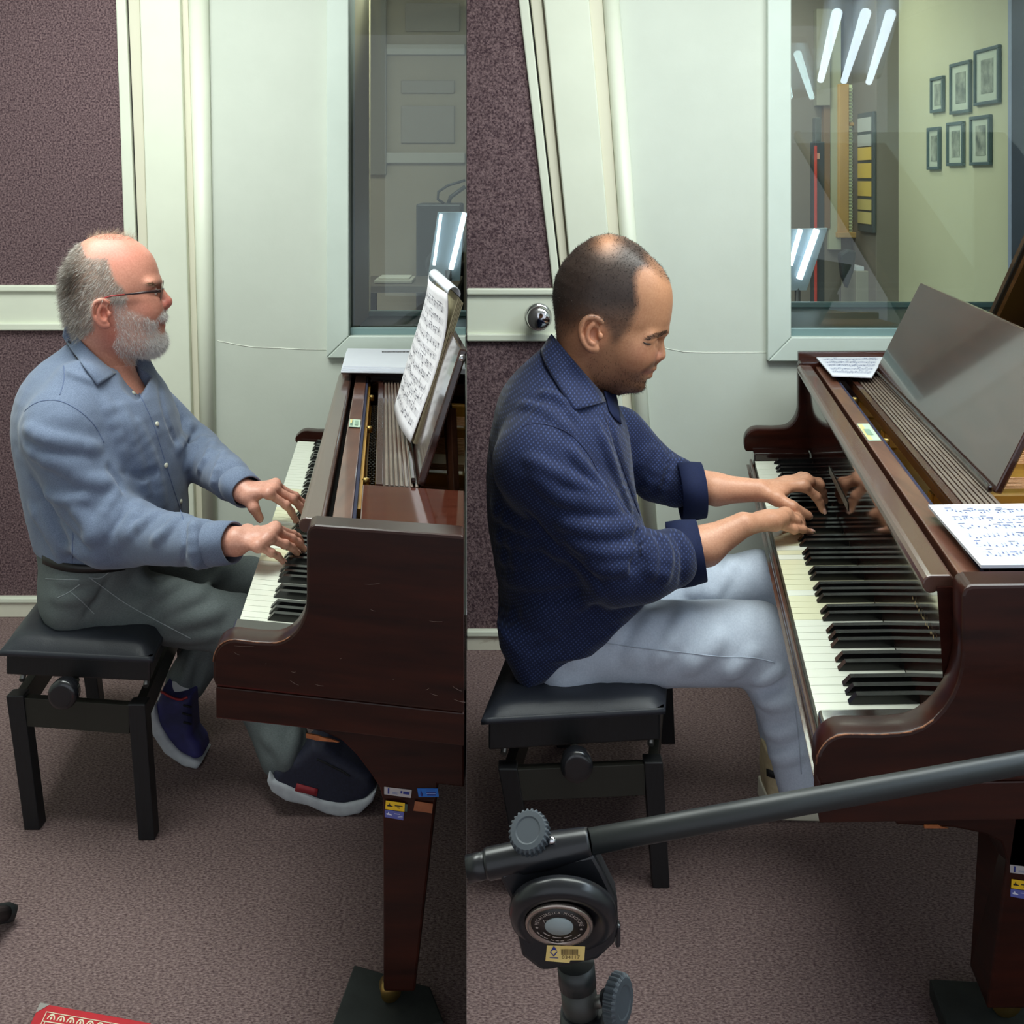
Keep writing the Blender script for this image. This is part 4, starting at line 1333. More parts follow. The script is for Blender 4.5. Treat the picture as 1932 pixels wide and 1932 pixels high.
# sticker with bar code
ys = YM - .0125
sc_ = [(1032, 1783), (1104, 1785), (1102, 1811), (1076, 1811), (1074, 1816), (1029, 1812)]
sk = MB().prism([P(x, y, ys) for x, y in sc_], (0, -.0006, 0)).build('barcode_sticker', mat('sticker_tan', (222, 194, 122), .5, rgb2=(208, 176, 104), nscale=60))
tag(sk, 'yellowed bar code sticker with torn edge on the microphone stand', 'sticker')
yk = ys - .0011
mb = MB()
x = 1059.0
for i in range(17):
    wd = random.choice((.8, 1.3, 1.8))
    mb.add([P(x, 1791, yk), P(x + wd, 1791, yk), P(x + wd, 1802, yk), P(x, 1802, yk)], [(0, 1, 2, 3)])
    x += wd + random.choice((.7, 1.0))
text_into(mb, '034117', .0042, P(1077, 1806.5, yk), Vector((1.35, 0, 0)), Vector((0, 0, 1)))
mb.build('bar_code', mat('barcode_brown', (96, 74, 40), .6), sk)
mb = MB()
for po in ([(1045, 1785), (1048, 1789), (1051, 1794), (1045, 1792), (1038, 1796)], ):
    mb.add([P(a, b, yk) for a, b in po], [list(range(len(po)))])
for (q0, q1) in (((1038, 1796), (1045, 1804)), ((1051, 1795), (1045, 1804))):
    (xa, ya), (xb, yb_) = q0, q1
    mb.add([P(xa - 1, ya, yk), P(xa + 1.4, ya, yk), P(xb + 1.2, yb_, yk), P(xb - 1.2, yb_, yk)], [(0, 1, 2, 3)])
mb.add([P(1037, 1806, yk), P(1053, 1807, yk), P(1053, 1808.4, yk), P(1037, 1807.4, yk)], [(0, 1, 2, 3)])
mb.build('emblem', m_navyink, sk)

# ================================================================ bits on the floor at the lower left
bk = thing('red_book', 'red book with a cream ornamental border on the carpet, cut by the lower edge', 'book', (P(180, 0, 1.6).x, 1.6, 0))
zb = .025
c = [fl(76, 1896, zb), fl(285, 1934, zb), fl(250, 2200, zb), fl(-60, 2180, zb)]
MB().prism([Vector((p.x, p.y, zb)) for p in c], (0, 0, .003)).build('cover', mat('book_red', (196, 32, 44), .5, rgb2=(180, 26, 38), nscale=30), bk, .001)
cc = sum(c, Vector()) / 4
MB().prism([Vector((cc.x + (p.x - cc.x) * .985, cc.y + (p.y - cc.y) * .985, .004)) for p in c], (0, 0, zb - .0045)).build('pages', m_paperedge, bk)
MB().prism([Vector((p.x, p.y, .0005)) for p in c], (0, 0, .003)).build('back_cover', MATS['book_red'], bk)
crn = MB(); crn.add([c[0] + Vector((0, 0, .0036)), c[0].lerp(c[1], .09) + Vector((0, 0, .0036)), c[0].lerp(c[3], .08) + Vector((0, 0, .0036))], [(0, 1, 2)])
crn.build('worn_corner', mat('worn_grey', (150, 146, 140), .7), bk)
mb = MB()
def at(s, r):
    return c[0].lerp(c[1], s).lerp(c[3].lerp(c[2], s), r) + Vector((0, 0, .0036))
for i in range(9):
    s = .12 + i * .085
    cx, cy = s + .03, .11
    pts_o, pts_i = [], []
    for k in range(9):
        a = math.pi * k / 8
        pts_o.append((cx - .034 * math.cos(a), cy - .045 * math.sin(a)))
        pts_i.append((cx - .024 * math.cos(a), cy - .032 * math.sin(a)))
    for k in range(8):
        mb.add([at(*pts_o[k]), at(*pts_o[k + 1]), at(*pts_i[k + 1]), at(*pts_i[k])], [(0, 1, 2, 3)])
    mb.add([at(cx - .01, cy - .01), at(cx, cy - .03), at(cx + .01, cy - .01), at(cx, cy + .005)], [(0, 1, 2, 3)])
for (a, b, d, e) in ((.09, .9, .055, .061), (.09, .9, .125, .133), (.085, .092, .055, .4), (.11, .117, .13, .4)):
    mb.add([at(a, d), at(b, d), at(b, e), at(a, e)], [(0, 1, 2, 3)])
mb.build('border_ornament', mat('book_cream', (226, 214, 186), .6), bk)

ft_ = thing('stand_foot', 'black rubber-tipped stand foot at the left edge of the picture', 'stand', P(-20, 1745, FY(1760)))
q1 = P(14, 1722, 1.83)
q0 = P(-70, 1800, 1.70)
MB().tube([(q1.x, q1.y, .020), (q0.x, q0.y, .10), (q0.x - .25, q0.y - .1, .55)], [.013, .012, .012], 14).build('leg_tube', m_mic2, ft_)
MB().tube([(q1.x + .012, q1.y + .005, .0165), (q1.x, q1.y, .021), (q1.x - .035, q1.y - .05, .046)], [.012, .016, .0155], 16).build('rubber_tip', m_mic, ft_)
MB().tube([(q0.x - .25, q0.y - .1, .55), (q0.x - .40, q0.y + .2, .001)], .012, 10).build('leg_tube', m_mic2, ft_)
# ================================================================ smooth solid modelling for the two people
def A3(v):
    return np.array((v[0], v[1], v[2]), dtype=np.float64)

class Prim:
    def __init__(s, fn, c, r, k=0.015, op=0):
        s.fn, s.c, s.r, s.k, s.op = fn, np.asarray(c, float), float(r), k, op

def rcone(a, b, ra, rb, k=0.015, op=0, sq=None):
    """round cone; sq=(axis, factor) squashes it along an axis"""
    a, b = A3(a), A3(b)
    ba = b - a
    L2 = float(ba @ ba) + 1e-12
    if sq is not None:
        ax = np.asarray(sq[0], float)
        ax = ax / np.linalg.norm(ax)
        f = sq[1]
    def fn(p):
        if sq is not None:
            q = p - a
            q = q + np.outer(q @ ax, ax) * (1 / f - 1)
            bb = ba + ax * (ba @ ax) * (1 / f - 1)
            h = np.clip((q @ bb) / (bb @ bb), 0, 1)
            d = np.linalg.norm(q - h[:, None] * bb, axis=1) - (ra + (rb - ra) * h)
            return d * min(1.0, f) if f < 1 else d
        q = p - a
        h = np.clip((q @ ba) / L2, 0, 1)
        q = q - h[:, None] * ba
        return np.sqrt(np.einsum('ij,ij->i', q, q)) - (ra + (rb - ra) * h)
    m = max(ra, rb) * (max(1.0, sq[1]) if sq is not None else 1.0)
    return Prim(fn, (a + b) / 2, math.sqrt(L2) / 2 + m, k, op)

def chain(pts, rads, k=0.015, op=0):
    return [rcone(pts[i], pts[i + 1], rads[i], rads[i + 1], k, op) for i in range(len(pts) - 1)]

def ell(c, r, R=None, k=0.015, op=0):
    c = A3(c)
    r = np.asarray(r, float)
    M = np.eye(3) if R is None else np.asarray(R, float)   # rows are the local axes
    def fn(p):
        q = (p - c) @ M.T
        k0 = np.sqrt(((q / r) ** 2).sum(1)) + 1e-9
        k1 = np.sqrt(((q / (r * r)) ** 2).sum(1)) + 1e-9
        return k0 * (k0 - 1.0) / k1
    return Prim(fn, c, r.max(), k, op)

def loft(o, S, Tt, C, s, f, b, wn, wf=None, k=0.015, op=0, ex=2.0, bias=0.5):
    """stack of slices along axis S from origin o; front/back extents f, b along Tt, half widths wn (towards camera) along -C and wf along +C"""
    o, S, Tt, C = A3(o), A3(S), A3(Tt), A3(C)
    s = np.asarray(s, float); f = np.asarray(f, float); b = np.asarray(b, float); wn = np.asarray(wn, float)
    wf = wn if wf is None else np.asarray(wf, float)
    idx = np.argsort(s)
    s, f, b, wn, wf = s[idx], f[idx], b[idx], wn[idx], wf[idx]
    def fn(p):
        q = p - o
        ss = q @ S
        sc = np.clip(ss, s[0], s[-1])
        ff, bb = np.interp(sc, s, f), np.interp(sc, s, b)
        t = q @ Tt
        c = q @ C
        w = np.where(c > 0, np.interp(sc, s, wf), np.interp(sc, s, wn))
        tm = bb + bias * (ff - bb)
        t = t - tm
        rt = np.where(t > 0, ff - tm, tm - bb)
        rt = np.maximum(rt, 1e-4); w = np.maximum(w, 1e-4)
        kk = ((np.abs(t) / rt) ** ex + (np.abs(c) / w) ** ex) ** (1.0 / ex)
        r = np.sqrt(t * t + c * c)
        d = np.where(kk > 1e-3, r - r / np.maximum(kk, 1e-3), -np.minimum(rt, w))
        e = np.abs(ss - sc)
        dpos = np.maximum(d, 0)
        return np.where(e > 0, np.sqrt(dpos ** 2 + e ** 2), d)
    mid = (s[0] + s[-1]) / 2
    cm = o + S * mid + Tt * ((f.max() + b.min()) / 2)
    R = math.sqrt(((s[-1] - s[0]) / 2) ** 2 + ((f.max() - b.min()) / 2) ** 2 + max(wn.max(), wf.max()) ** 2)
    return Prim(fn, cm, R, k, op)

def poly(o, E, Z, C, pts, w, r=0.008, k=0.01, op=0):
    """2-D outline in the plane (E,Z) through o, extruded +-w along C with edges rounded by r"""
    o, E, Z, C = A3(o), A3(E), A3(Z), A3(C)
    P2 = np.asarray(pts, float)
    def fn(p):
        q = p - o
        x = np.stack([q @ E, q @ Z], 1)
        n = len(P2)
        d = np.full(len(x), 1e9)
        sgn = np.ones(len(x))
        for i in range(n):
            a, b2 = P2[i], P2[i - 1]
            e = b2 - a
            ww = x - a
            h = np.clip((ww @ e) / (e @ e + 1e-12), 0, 1)
            bq = ww - h[:, None] * e
            d = np.minimum(d, (bq * bq).sum(1))
            c1 = x[:, 1] >= a[1]
            c2 = x[:, 1] < b2[1]
            c3 = e[0] * ww[:, 1] > e[1] * ww[:, 0]
            fl_ = (c1 & c2 & c3) | (~c1 & ~c2 & ~c3)
            sgn = np.where(fl_, -sgn, sgn)
        d2 = np.sqrt(d) * sgn + r
        dc = np.abs(q @ C) - w + r
        return np.minimum(np.maximum(d2, dc), 0) + np.sqrt(np.maximum(d2, 0) ** 2 + np.maximum(dc, 0) ** 2) - r
    c2 = P2.mean(0)
    cen = o + E * c2[0] + Z * c2[1]
    R = math.sqrt((((P2 - c2) ** 2).sum(1)).max() + w * w)
    return Prim(fn, cen, R, k, op)

def combine(prims, p):
    d = np.full(len(p), 0.5)
    for q in prims:
        v = q.fn(p)
        k = q.k
        if q.op == 0:
            h = np.maximum(k - np.abs(d - v), 0) / k
            d = np.minimum(d, v) - h * h * k * 0.25
        else:
            v = -v
            h = np.maximum(k - np.abs(d - v), 0) / k
            d = np.maximum(d, v) + h * h * k * 0.25
    return d

def hash3(i, j, k):
    n = (i * 374761393 + j * 668265263 + k * 1274126177) & 0x7fffffff
    n = ((n ^ (n >> 13)) * 1274126177) & 0x7fffffff
    return ((n ^ (n >> 16)) & 0xffff) / 65535.0

def vnoise(p):
    i = np.floor(p).astype(np.int64)
    f = p - i
    f = f * f * (3 - 2 * f)
    r = 0
    for dx in (0, 1):
        for dy in (0, 1):
            for dz in (0, 1):
                w = (f[:, 0] if dx else 1 - f[:, 0]) * (f[:, 1] if dy else 1 - f[:, 1]) * (f[:, 2] if dz else 1 - f[:, 2])
                r = r + w * hash3(i[:, 0] + dx, i[:, 1] + dy, i[:, 2] + dz)
    return r * 2 - 1

class Field:
    def __init__(s, prims, disp=None):
        s.prims, s.disp = list(prims), disp
    def sub(s, c, R):
        return [q for q in s.prims if np.linalg.norm(q.c - c) - q.r < R + max(q.k, .004)]
    def at(s, p):
        d = combine(s.prims, p)
        return d + s.disp(p) if s.disp else d
    def trace(s, px, py):
        """first hits of camera rays through the given picture points"""
        px, py = np.atleast_1d(np.asarray(px, float)), np.atleast_1d(np.asarray(py, float))
        d = np.stack([(px - CX) / F, np.ones_like(px), -(py - HY) / F], 1)
        d /= np.linalg.norm(d, axis=1)[:, None]
        o = np.array([0, 0, CH])
        t = np.full(len(px), 1.2)
        best, bt = np.full(len(px), 1e9), t.copy()
        for _ in range(90):
            v = s.at(o + d * t[:, None])
            m = v < best
            best = np.where(m, v, best); bt = np.where(m, t, bt)
            t = t + np.clip(v * .8, -0.01, 0.2)
            if np.abs(v).max() < 3e-4:
                break
        t = np.where(np.abs(v) > 0.003, bt, t)
        return o + d * t[:, None]
    def grad(s, p, e=0.002):
        g = np.stack([s.at(p + np.eye(3)[i] * e) - s.at(p - np.eye(3)[i] * e) for i in range(3)], 1)
        return g / (np.linalg.norm(g, axis=1)[:, None] + 1e-9)
    def mesh(s, h, smooth=2):
        lo = np.min([q.c - q.r for q in s.prims if q.op == 0], 0) - 2 * h
        hi = np.max([q.c + q.r for q in s.prims if q.op == 0], 0) + 2 * h
        B = 16
        nb = np.ceil((hi - lo) / (B * h)).astype(int)
        bi = np.stack(np.meshgrid(*[np.arange(n) for n in nb], indexing='ij'), -1).reshape(-1, 3)
        cen = lo + (bi + .5) * B * h
        half = B * h * .5 * math.sqrt(3)
        # candidate blocks: near any additive primitive's sphere
        dmin = np.full(len(cen), 1e9)
        for q in s.prims:
            if q.op == 0:
                dmin = np.minimum(dmin, np.linalg.norm(cen - q.c, axis=1) - q.r)
        keep = dmin < half + .01
        bi, cen = bi[keep], cen[keep]
        vals = np.empty(len(cen))
        for a in range(0, len(cen), 4000):
            vals[a:a + 4000] = s.at(cen[a:a + 4000])
        act = np.abs(vals) < half * 1.35 + .045
        bi, cen = bi[act], cen[act]
        g = np.arange(B + 1)
        G = np.stack(np.meshgrid(g, g, g, indexing='ij'), -1).reshape(-1, 3)
        NY_, NZ_ = int(nb[1] * B + 4), int(nb[2] * B + 4)
        ids, pos, E = [], [], []
        corners = [(a, b, c) for a in (0, 1) for b in (0, 1) for c in (0, 1)]
        edges = [(i, j) for i in range(8) for j in range(i + 1, 8) if sum(abs(corners[i][k] - corners[j][k]) for k in range(3)) == 1]
        for b, c in zip(bi, cen):
            base = b * B
            pts = lo + (base + G) * h
            pr = s.sub(c, half)
            if not pr:
                continue
            v = combine(pr, pts)
            if v.min() > .06 or v.max() < -.02:
                continue
            if s.disp:
                v = v + s.disp(pts)
            if v.min() > 0 or v.max() < 0:
                continue
            v = v.reshape(B + 1, B + 1, B + 1)
            sg = v < 0
            cs = np.stack([sg[a:a + B, bb:bb + B, cc:cc + B] for a, bb, cc in corners])
            sm_ = cs.sum(0)
            mk = (sm_ > 0) & (sm_ < 8)
            ci = np.argwhere(mk)
            if len(ci):
                vv = np.stack([v[ci[:, 0] + a, ci[:, 1] + bb, ci[:, 2] + cc] for a, bb, cc in corners], 1)
                acc = np.zeros((len(ci), 3)); cnt = np.zeros(len(ci))
                for i, j in edges:
                    a, bb = vv[:, i], vv[:, j]
                    cr = (a < 0) != (bb < 0)
                    t = np.where(cr, a / np.where(cr, a - bb, 1), 0)
                    p = np.array(corners[i]) + t[:, None] * (np.array(corners[j]) - np.array(corners[i]))
                    acc += p * cr[:, None]; cnt += cr
                pos.append(lo + (base + ci + acc / cnt[:, None]) * h)
                gi = base + ci
                ids.append((gi[:, 0] * NY_ + gi[:, 1]) * NZ_ + gi[:, 2])
            for ax in range(3):
                sl0 = [slice(0, B)] * 3
                sl1 = [slice(0, B)] * 3
                sl1[ax] = slice(1, B + 1)
                a, bb = sg[tuple(sl0)], sg[tuple(sl1)]
                ee = np.argwhere(a != bb)
                if len(ee):
                    E.append(np.column_stack([base + ee, np.full(len(ee), ax), a[ee[:, 0], ee[:, 1], ee[:, 2]]]))
        ids = np.concatenate(ids); pos = np.concatenate(pos); E = np.concatenate(E)
        o = np.argsort(ids)
        ids, pos = ids[o], pos[o]
        quads = []
        for ax in range(3):
            e = E[E[:, 3] == ax]
            u, w_ = [(1, 2), (2, 0), (0, 1)][ax]
            q = []
            for du, dw in ((0, 0), (-1, 0), (-1, -1), (0, -1)):
                g_ = e[:, :3].copy()
                g_[:, u] += du
                g_[:, w_] += dw
                key = (g_[:, 0] * NY_ + g_[:, 1]) * NZ_ + g_[:, 2]
                k_ = np.searchsorted(ids, key)
                k_ = np.clip(k_, 0, len(ids) - 1)
                q.append(np.where(ids[k_] == key, k_, -1))
            q = np.stack(q, 1)
            ok = (q >= 0).all(1)
            q, sgn = q[ok], e[ok, 4]
            q = np.where(sgn[:, None] > 0, q, q[:, ::-1])
            quads.append(q)
        quads = np.concatenate(quads)
        for _ in range(smooth):
            acc = np.zeros_like(pos); cnt = np.zeros(len(pos))
            for a, b in ((0, 1), (1, 2), (2, 3), (3, 0)):
                for x, y in ((a, b), (b, a)):
                    acc += np.stack([np.bincount(quads[:, x], pos[quads[:, y], i], len(pos)) for i in range(3)], 1)
                    cnt += np.bincount(quads[:, x], minlength=len(pos))
            avg = acc / np.maximum(cnt, 1)[:, None]
            pos = pos + (avg - pos) * .55
        # drop small loose bits
        return pos, quads

def np_mesh(name, pos, quads, m, parent, col=None):
    me = bpy.data.meshes.new(name)
    me.vertices.add(len(pos))
    me.vertices.foreach_set('co', pos.astype(np.float32).ravel())
    n = len(quads)
    me.loops.add(n * 4)
    me.loops.foreach_set('vertex_index', quads.astype(np.int32).ravel())
    me.polygons.add(n)
    me.polygons.foreach_set('loop_start', np.arange(0, n * 4, 4, dtype=np.int32))
    me.polygons.foreach_set('use_smooth', np.ones(n, dtype=bool))
    me.update(calc_edges=True)
    if col is not None:
        at = me.color_attributes.new('Col', 'FLOAT_COLOR', 'POINT')
        c4 = np.concatenate([col, np.ones((len(col), 1))], 1).astype(np.float32)
        at.data.foreach_set('color', c4.ravel())
    me.materials.append(m)
    o = bpy.data.objects.new(name, me)
    COL.objects.link(o)
    if parent is not None:
        o.parent = parent
        o.matrix_parent_inverse = parent_inv(parent)
    return o

class View:
    """upright plane through a person, square to the line of sight: e to the right, d away from the camera"""
    def __init__(s, px0, Y0, turn=0.0):
        t = (px0 - CX) / F
        a = math.atan(t) * (1 - turn)
        s.o = np.array([t * Y0, Y0, 0.0])
        s.d = np.array([math.sin(a), math.cos(a), 0.0])
        s.e = np.array([math.cos(a), -math.sin(a), 0.0])
        s.z = np.array([0, 0, 1.0])
    def b(s, px, c=0.0):
        t = (px - CX) / F
        q = s.o + s.d * c
        # (q.x + b e.x) = t (q.y + b e.y)
        return (t * q[1] - q[0]) / (s.e[0] - t * s.e[1])
    def pt(s, px, py, c=0.0):
        b = s.b(px, c)
        q = s.o + s.d * c + s.e * b
        return np.array([q[0], q[1], CH - (py - HY) / F * q[1]])
    def bz(s, px, py, c=0.0):
        p = s.pt(px, py, c)
        return s.b(px, c), p[2]
    def m(s, n):          # n picture pixels in metres at the person
        return n * s.o[1] / F

def densify(pts, step=6.0):
    out = []
    for (x0, y0), (x1, y1) in zip(pts[:-1], pts[1:]):
        n = max(1, int(math.hypot(x1 - x0, y1 - y0) / step))
        for k in range(n):
            out.append((x0 + (x1 - x0) * k / n, y0 + (y1 - y0) * k / n))
    out.append(pts[-1])
    return out

def smooth_line(pts, it=2):
    for _ in range(it):
        q = [pts[0]]
        for a, b in zip(pts[:-1], pts[1:]):
            q.append((a[0] * .75 + b[0] * .25, a[1] * .75 + b[1] * .25))
            q.append((a[0] * .25 + b[0] * .75, a[1] * .25 + b[1] * .75))
        q.append(pts[-1])
        pts = q
    return pts

def folds(field, specs):
    """cloth folds: polylines in the picture laid on the surface. spec: (points, radius m, lift m) lift<0 makes a crease"""
    out = []
    for pts, r, lift in specs:
        line = densify(smooth_line(pts, 1), 14)
        hit = field.trace([a for a, b in line], [b for a, b in line])
        g = field.grad(hit)
        n = len(line)
        for i in range(n - 1):
            f0 = math.sin(math.pi * (.12 + .76 * i / (n - 1))) ** .7
            f1 = math.sin(math.pi * (.12 + .76 * (i + 1) / (n - 1))) ** .7
            if lift > 0:
                a = hit[i] + g[i] * (lift * f0 - r)
                b = hit[i + 1] + g[i + 1] * (lift * f1 - r)
                out.append(rcone(a, b, r, r, r * 1.6, 0))
            else:
                a = hit[i] + g[i] * (r + lift * f0)
                b = hit[i + 1] + g[i + 1] * (r + lift * f1)
                out.append(rcone(a, b, r, r, r * 1.1, 1))
    return out

def patch(field, l0, l1, n, mrows, off, th, name, m, parent):
    """cloth piece on the surface between two picture polylines (same direction)"""
    def res(l, k):
        l = smooth_line(l, 2)
        d = [0]
        for a, b in zip(l[:-1], l[1:]):
            d.append(d[-1] + math.hypot(b[0] - a[0], b[1] - a[1]))
        q = np.linspace(0, d[-1], k)
        return np.interp(q, d, [a for a, b in l]), np.interp(q, d, [b for a, b in l])
    x0, y0 = res(l0, n)
    x1, y1 = res(l1, n)
    t = np.linspace(0, 1, mrows)[:, None]
    X, Y_ = (x0 + (x1 - x0) * t).ravel(), (y0 + (y1 - y0) * t).ravel()
    hit = field.trace(X, Y_)
    g = field.grad(hit)
    o_ = off(np.repeat(np.linspace(0, 1, mrows), n)) if callable(off) else off
    # lift towards the eye so that the piece keeps its outline
    ray = hit - np.array([0, 0, CH])
    ray /= np.linalg.norm(ray, axis=1)[:, None]
    top = hit - ray * np.reshape(o_, (-1, 1))
    mb = MB()
    mb.add(top, [[j * n + i, j * n + i + 1, (j + 1) * n + i + 1, (j + 1) * n + i] for j in range(mrows - 1) for i in range(n - 1)], True)
    o = mb.build(name, m, parent)
    sm_ = o.modifiers.new('solidify', 'SOLIDIFY')
    sm_.thickness = th
    sm_.offset = 0
    return o

def seam(field, pts, r, name, m, parent, off=0.0, mb=None):
    line = densify(smooth_line(pts, 2), 5)
    hit = field.trace([a for a, b in line], [b for a, b in line])
    g = field.grad(hit)
    own = mb is None
    mb = mb or MB()
    mb.tube([Vector(h + gg * off) for h, gg in zip(hit, g)], r, 5)
    return mb.build(name, m, parent) if own else mb

def strands(name, roots, dirs, length, width, cols, m, parent, curl=0.25, seg=2):
    """short hair: tapered two-sided blades, one joined part"""
    n = len(roots)
    side = RNG.normal(size=(n, 3))
    side -= (side * dirs).sum(1)[:, None] * dirs
    side /= np.linalg.norm(side, axis=1)[:, None] + 1e-9
    bend = RNG.normal(size=(n, 3)) * curl
    vs, qs = [], []
    lv = []
    for k in range(seg + 1):
        t = k / seg
        p = roots + dirs * (length * t)[:, None] + bend * (length * t * t)[:, None]
        w_ = width * (1 - .75 * t)
        lv.append((p - side * w_[:, None], p + side * w_[:, None]))
    pos = np.concatenate([np.stack(l, 1).reshape(-1, 3) for l in lv])
    q = []
    idx = np.arange(n)
    for k in range(seg):
        a = k * 2 * n + 2 * idx
        b = (k + 1) * 2 * n + 2 * idx
        q.append(np.stack([a, a + 1, b + 1, b], 1))
    col = np.concatenate([np.repeat(cols, 2, 0)] * (seg + 1))
    return stuff(np_mesh(name, pos, np.concatenate(q), m, parent, col))

def inpoly(x, y, pts):
    pts = np.asarray(pts, float)
    r = np.zeros(len(x), bool)
    j = len(pts) - 1
    for i in range(len(pts)):
        xi, yi = pts[i]
        xj, yj = pts[j]
        c = ((yi > y) != (yj > y)) & (x < (xj - xi) * (y - yi) / (yj - yi + 1e-12) + xi)
        r ^= c
        j = i
    return r

def soft(x, a, b):
    t = np.clip((x - a) / (b - a), 0, 1)
    return t * t * (3 - 2 * t)

def vnormals(pos, quads):
    n = np.cross(pos[quads[:, 2]] - pos[quads[:, 0]], pos[quads[:, 3]] - pos[quads[:, 1]])
    acc = np.zeros_like(pos)
    for k in range(4):
        for i in range(3):
            acc[:, i] += np.bincount(quads[:, k], n[:, i], len(pos))
    return acc / (np.linalg.norm(acc, axis=1)[:, None] + 1e-12)

def lc(*rgb):
    return np.array(lin(rgb))

def head_map(V):
    """pixel-like coordinates on the head's own middle plane (so paint is the same on both sides)"""
    def f(pos):
        q = pos - V.o
        b = q @ V.e
        w_ = V.o + np.outer(b, V.e)
        return CX + F * w_[:, 0] / w_[:, 1], HY + F * (CH - pos[:, 2]) / w_[:, 1], q @ V.d
    return f

def finger(pts, r0, r1, k=0.004):
    n = len(pts)
    return [rcone(pts[i], pts[i + 1], r0 + (r1 - r0) * i / (n - 1), r0 + (r1 - r0) * (i + 1) / (n - 1), k) for i in range(n - 1)]

def nails(parent, lst, m):
    mb = MB()
    for tip, prev, r, up in lst:
        tip, prev = A3(tip), A3(prev)
        ax = tip - prev
        ax /= np.linalg.norm(ax)
        up = np.asarray(up, float)
        up = up - ax * (up @ ax)
        up /= np.linalg.norm(up)
        sd = np.cross(ax, up)
        c = tip + up * r * .72 + ax * r * .15
        g = []
        for i in range(5):
            for j in range(5):
                u, v = (i / 4 - .5) * 2, (j / 4 - .5) * 2
                f = math.sqrt(max(0, 1 - .25 * u * u))
                g.append(Vector(c + ax * (u * r * .75) + sd * (v * r * .62 * f) + up * (-.32 * r * v * v - .12 * r * max(u, 0) ** 2 + .26 * r)))
        mb.add(g, [[a * 5 + b, a * 5 + b + 1, (a + 1) * 5 + b + 1, (a + 1) * 5 + b] for a in range(4) for b in range(4)], True)
    o = mb.build('fingernails', m, parent)
    sm_ = o.modifiers.new('solidify', 'SOLIDIFY')
    sm_.thickness = .0006
    return o

def jit_mask(x, y, pts, r=3.5):
    """soft-edged membership of a picture polygon"""
    a = 0
    for k in range(10):
        t = k * 2.39996
        q = r * math.sqrt((k + .5) / 10)
        a = a + inpoly(x + q * math.cos(t), y + q * math.sin(t), pts)
    return a / 10.0

def cuff(name, a, b, r0, r1, wall, m, parent, flare=0.0, squash=None):
    """hollow cuff band from a to b, open at b"""
    a, b = Vector(a), Vector(b)
    ax = (b - a).normalized()
    L = (b - a).length
    prof = [(0, r0 - wall * 1.2), (0.001, r0), (L * .5, (r0 + r1) / 2 + flare), (L - .001, r1), (L, r1 - wall * .5), (L - .001, r1 - wall), (L * .35, (r0 + r1) / 2 - wall)]
    u = ax.cross(Vector((0, 0, 1))).normalized()
    v = u.cross(ax)
    n = 40
    rs = []
    for h, r in prof:
        ring = []
        for k in range(n):
            t = 2 * math.pi * k / n
            w_ = 1 + .025 * math.sin(3 * t + 7 * h) + .015 * math.sin(5 * t)
            ring.append(a + ax * h + (u * math.cos(t) + v * math.sin(t)) * r * w_)
        rs.append(ring)
    mb = MB().rings(rs, False, True)
    return mb.build(name, m, parent)
# ================================================================ people
def cloth_disp(a1, s1, a2=0.0, s2=40.0, seed=0.0):
    s1 = np.asarray(s1, float)
    def f(p):
        d = a1 * vnoise(p * s1 + seed)
        if a2:
            d = d + a2 * vnoise(p * s2 + seed * 2)
        return d
    return f

def mapper(V):
    """picture-plane coordinates of a head, taken on its near side (far side mirrored)"""
    def f(pos):
        q = pos - V.o
        c = q @ V.d
        p = pos - np.outer(c + np.abs(c), V.d)
        return CX + F * p[:, 0] / p[:, 1], HY + F * (CH - p[:, 2]) / p[:, 1], c
    return f

def blend(col, m, c):
    return col * (1 - m[:, None]) + np.asarray(c) * m[:, None]

def blob(x, y, cx, cy, rx, ry):
    return np.exp(-(((x - cx) / rx) ** 2 + ((y - cy) / ry) ** 2))

m_skin = mat('skin', (255, 255, 255), 0.42, 0.4, attr=True, rgb2=(238, 226, 222), nscale=260, ndetail=3, lo=.3, hi=.7, bump=0.06, bscale=500, dist=.001)
m_hair = mat('hair', (255, 255, 255), 0.75, 0.12, attr=True)
m_nail = mat('nail', (226, 178, 164), 0.25, 0.5)
m_eyew = mat('eye_white', (232, 226, 218), 0.15, 0.5)
m_iris = mat('iris_brown', (58, 40, 28), 0.1, 0.5)

def skin_mesh_color(pos, base, var=0.04):
    n = vnoise(pos * 60)
    n2 = vnoise(pos * 19)
    col = np.repeat(np.asarray(base)[None], len(pos), 0)
    return col * (1 + var * n + var * n2)[:, None]

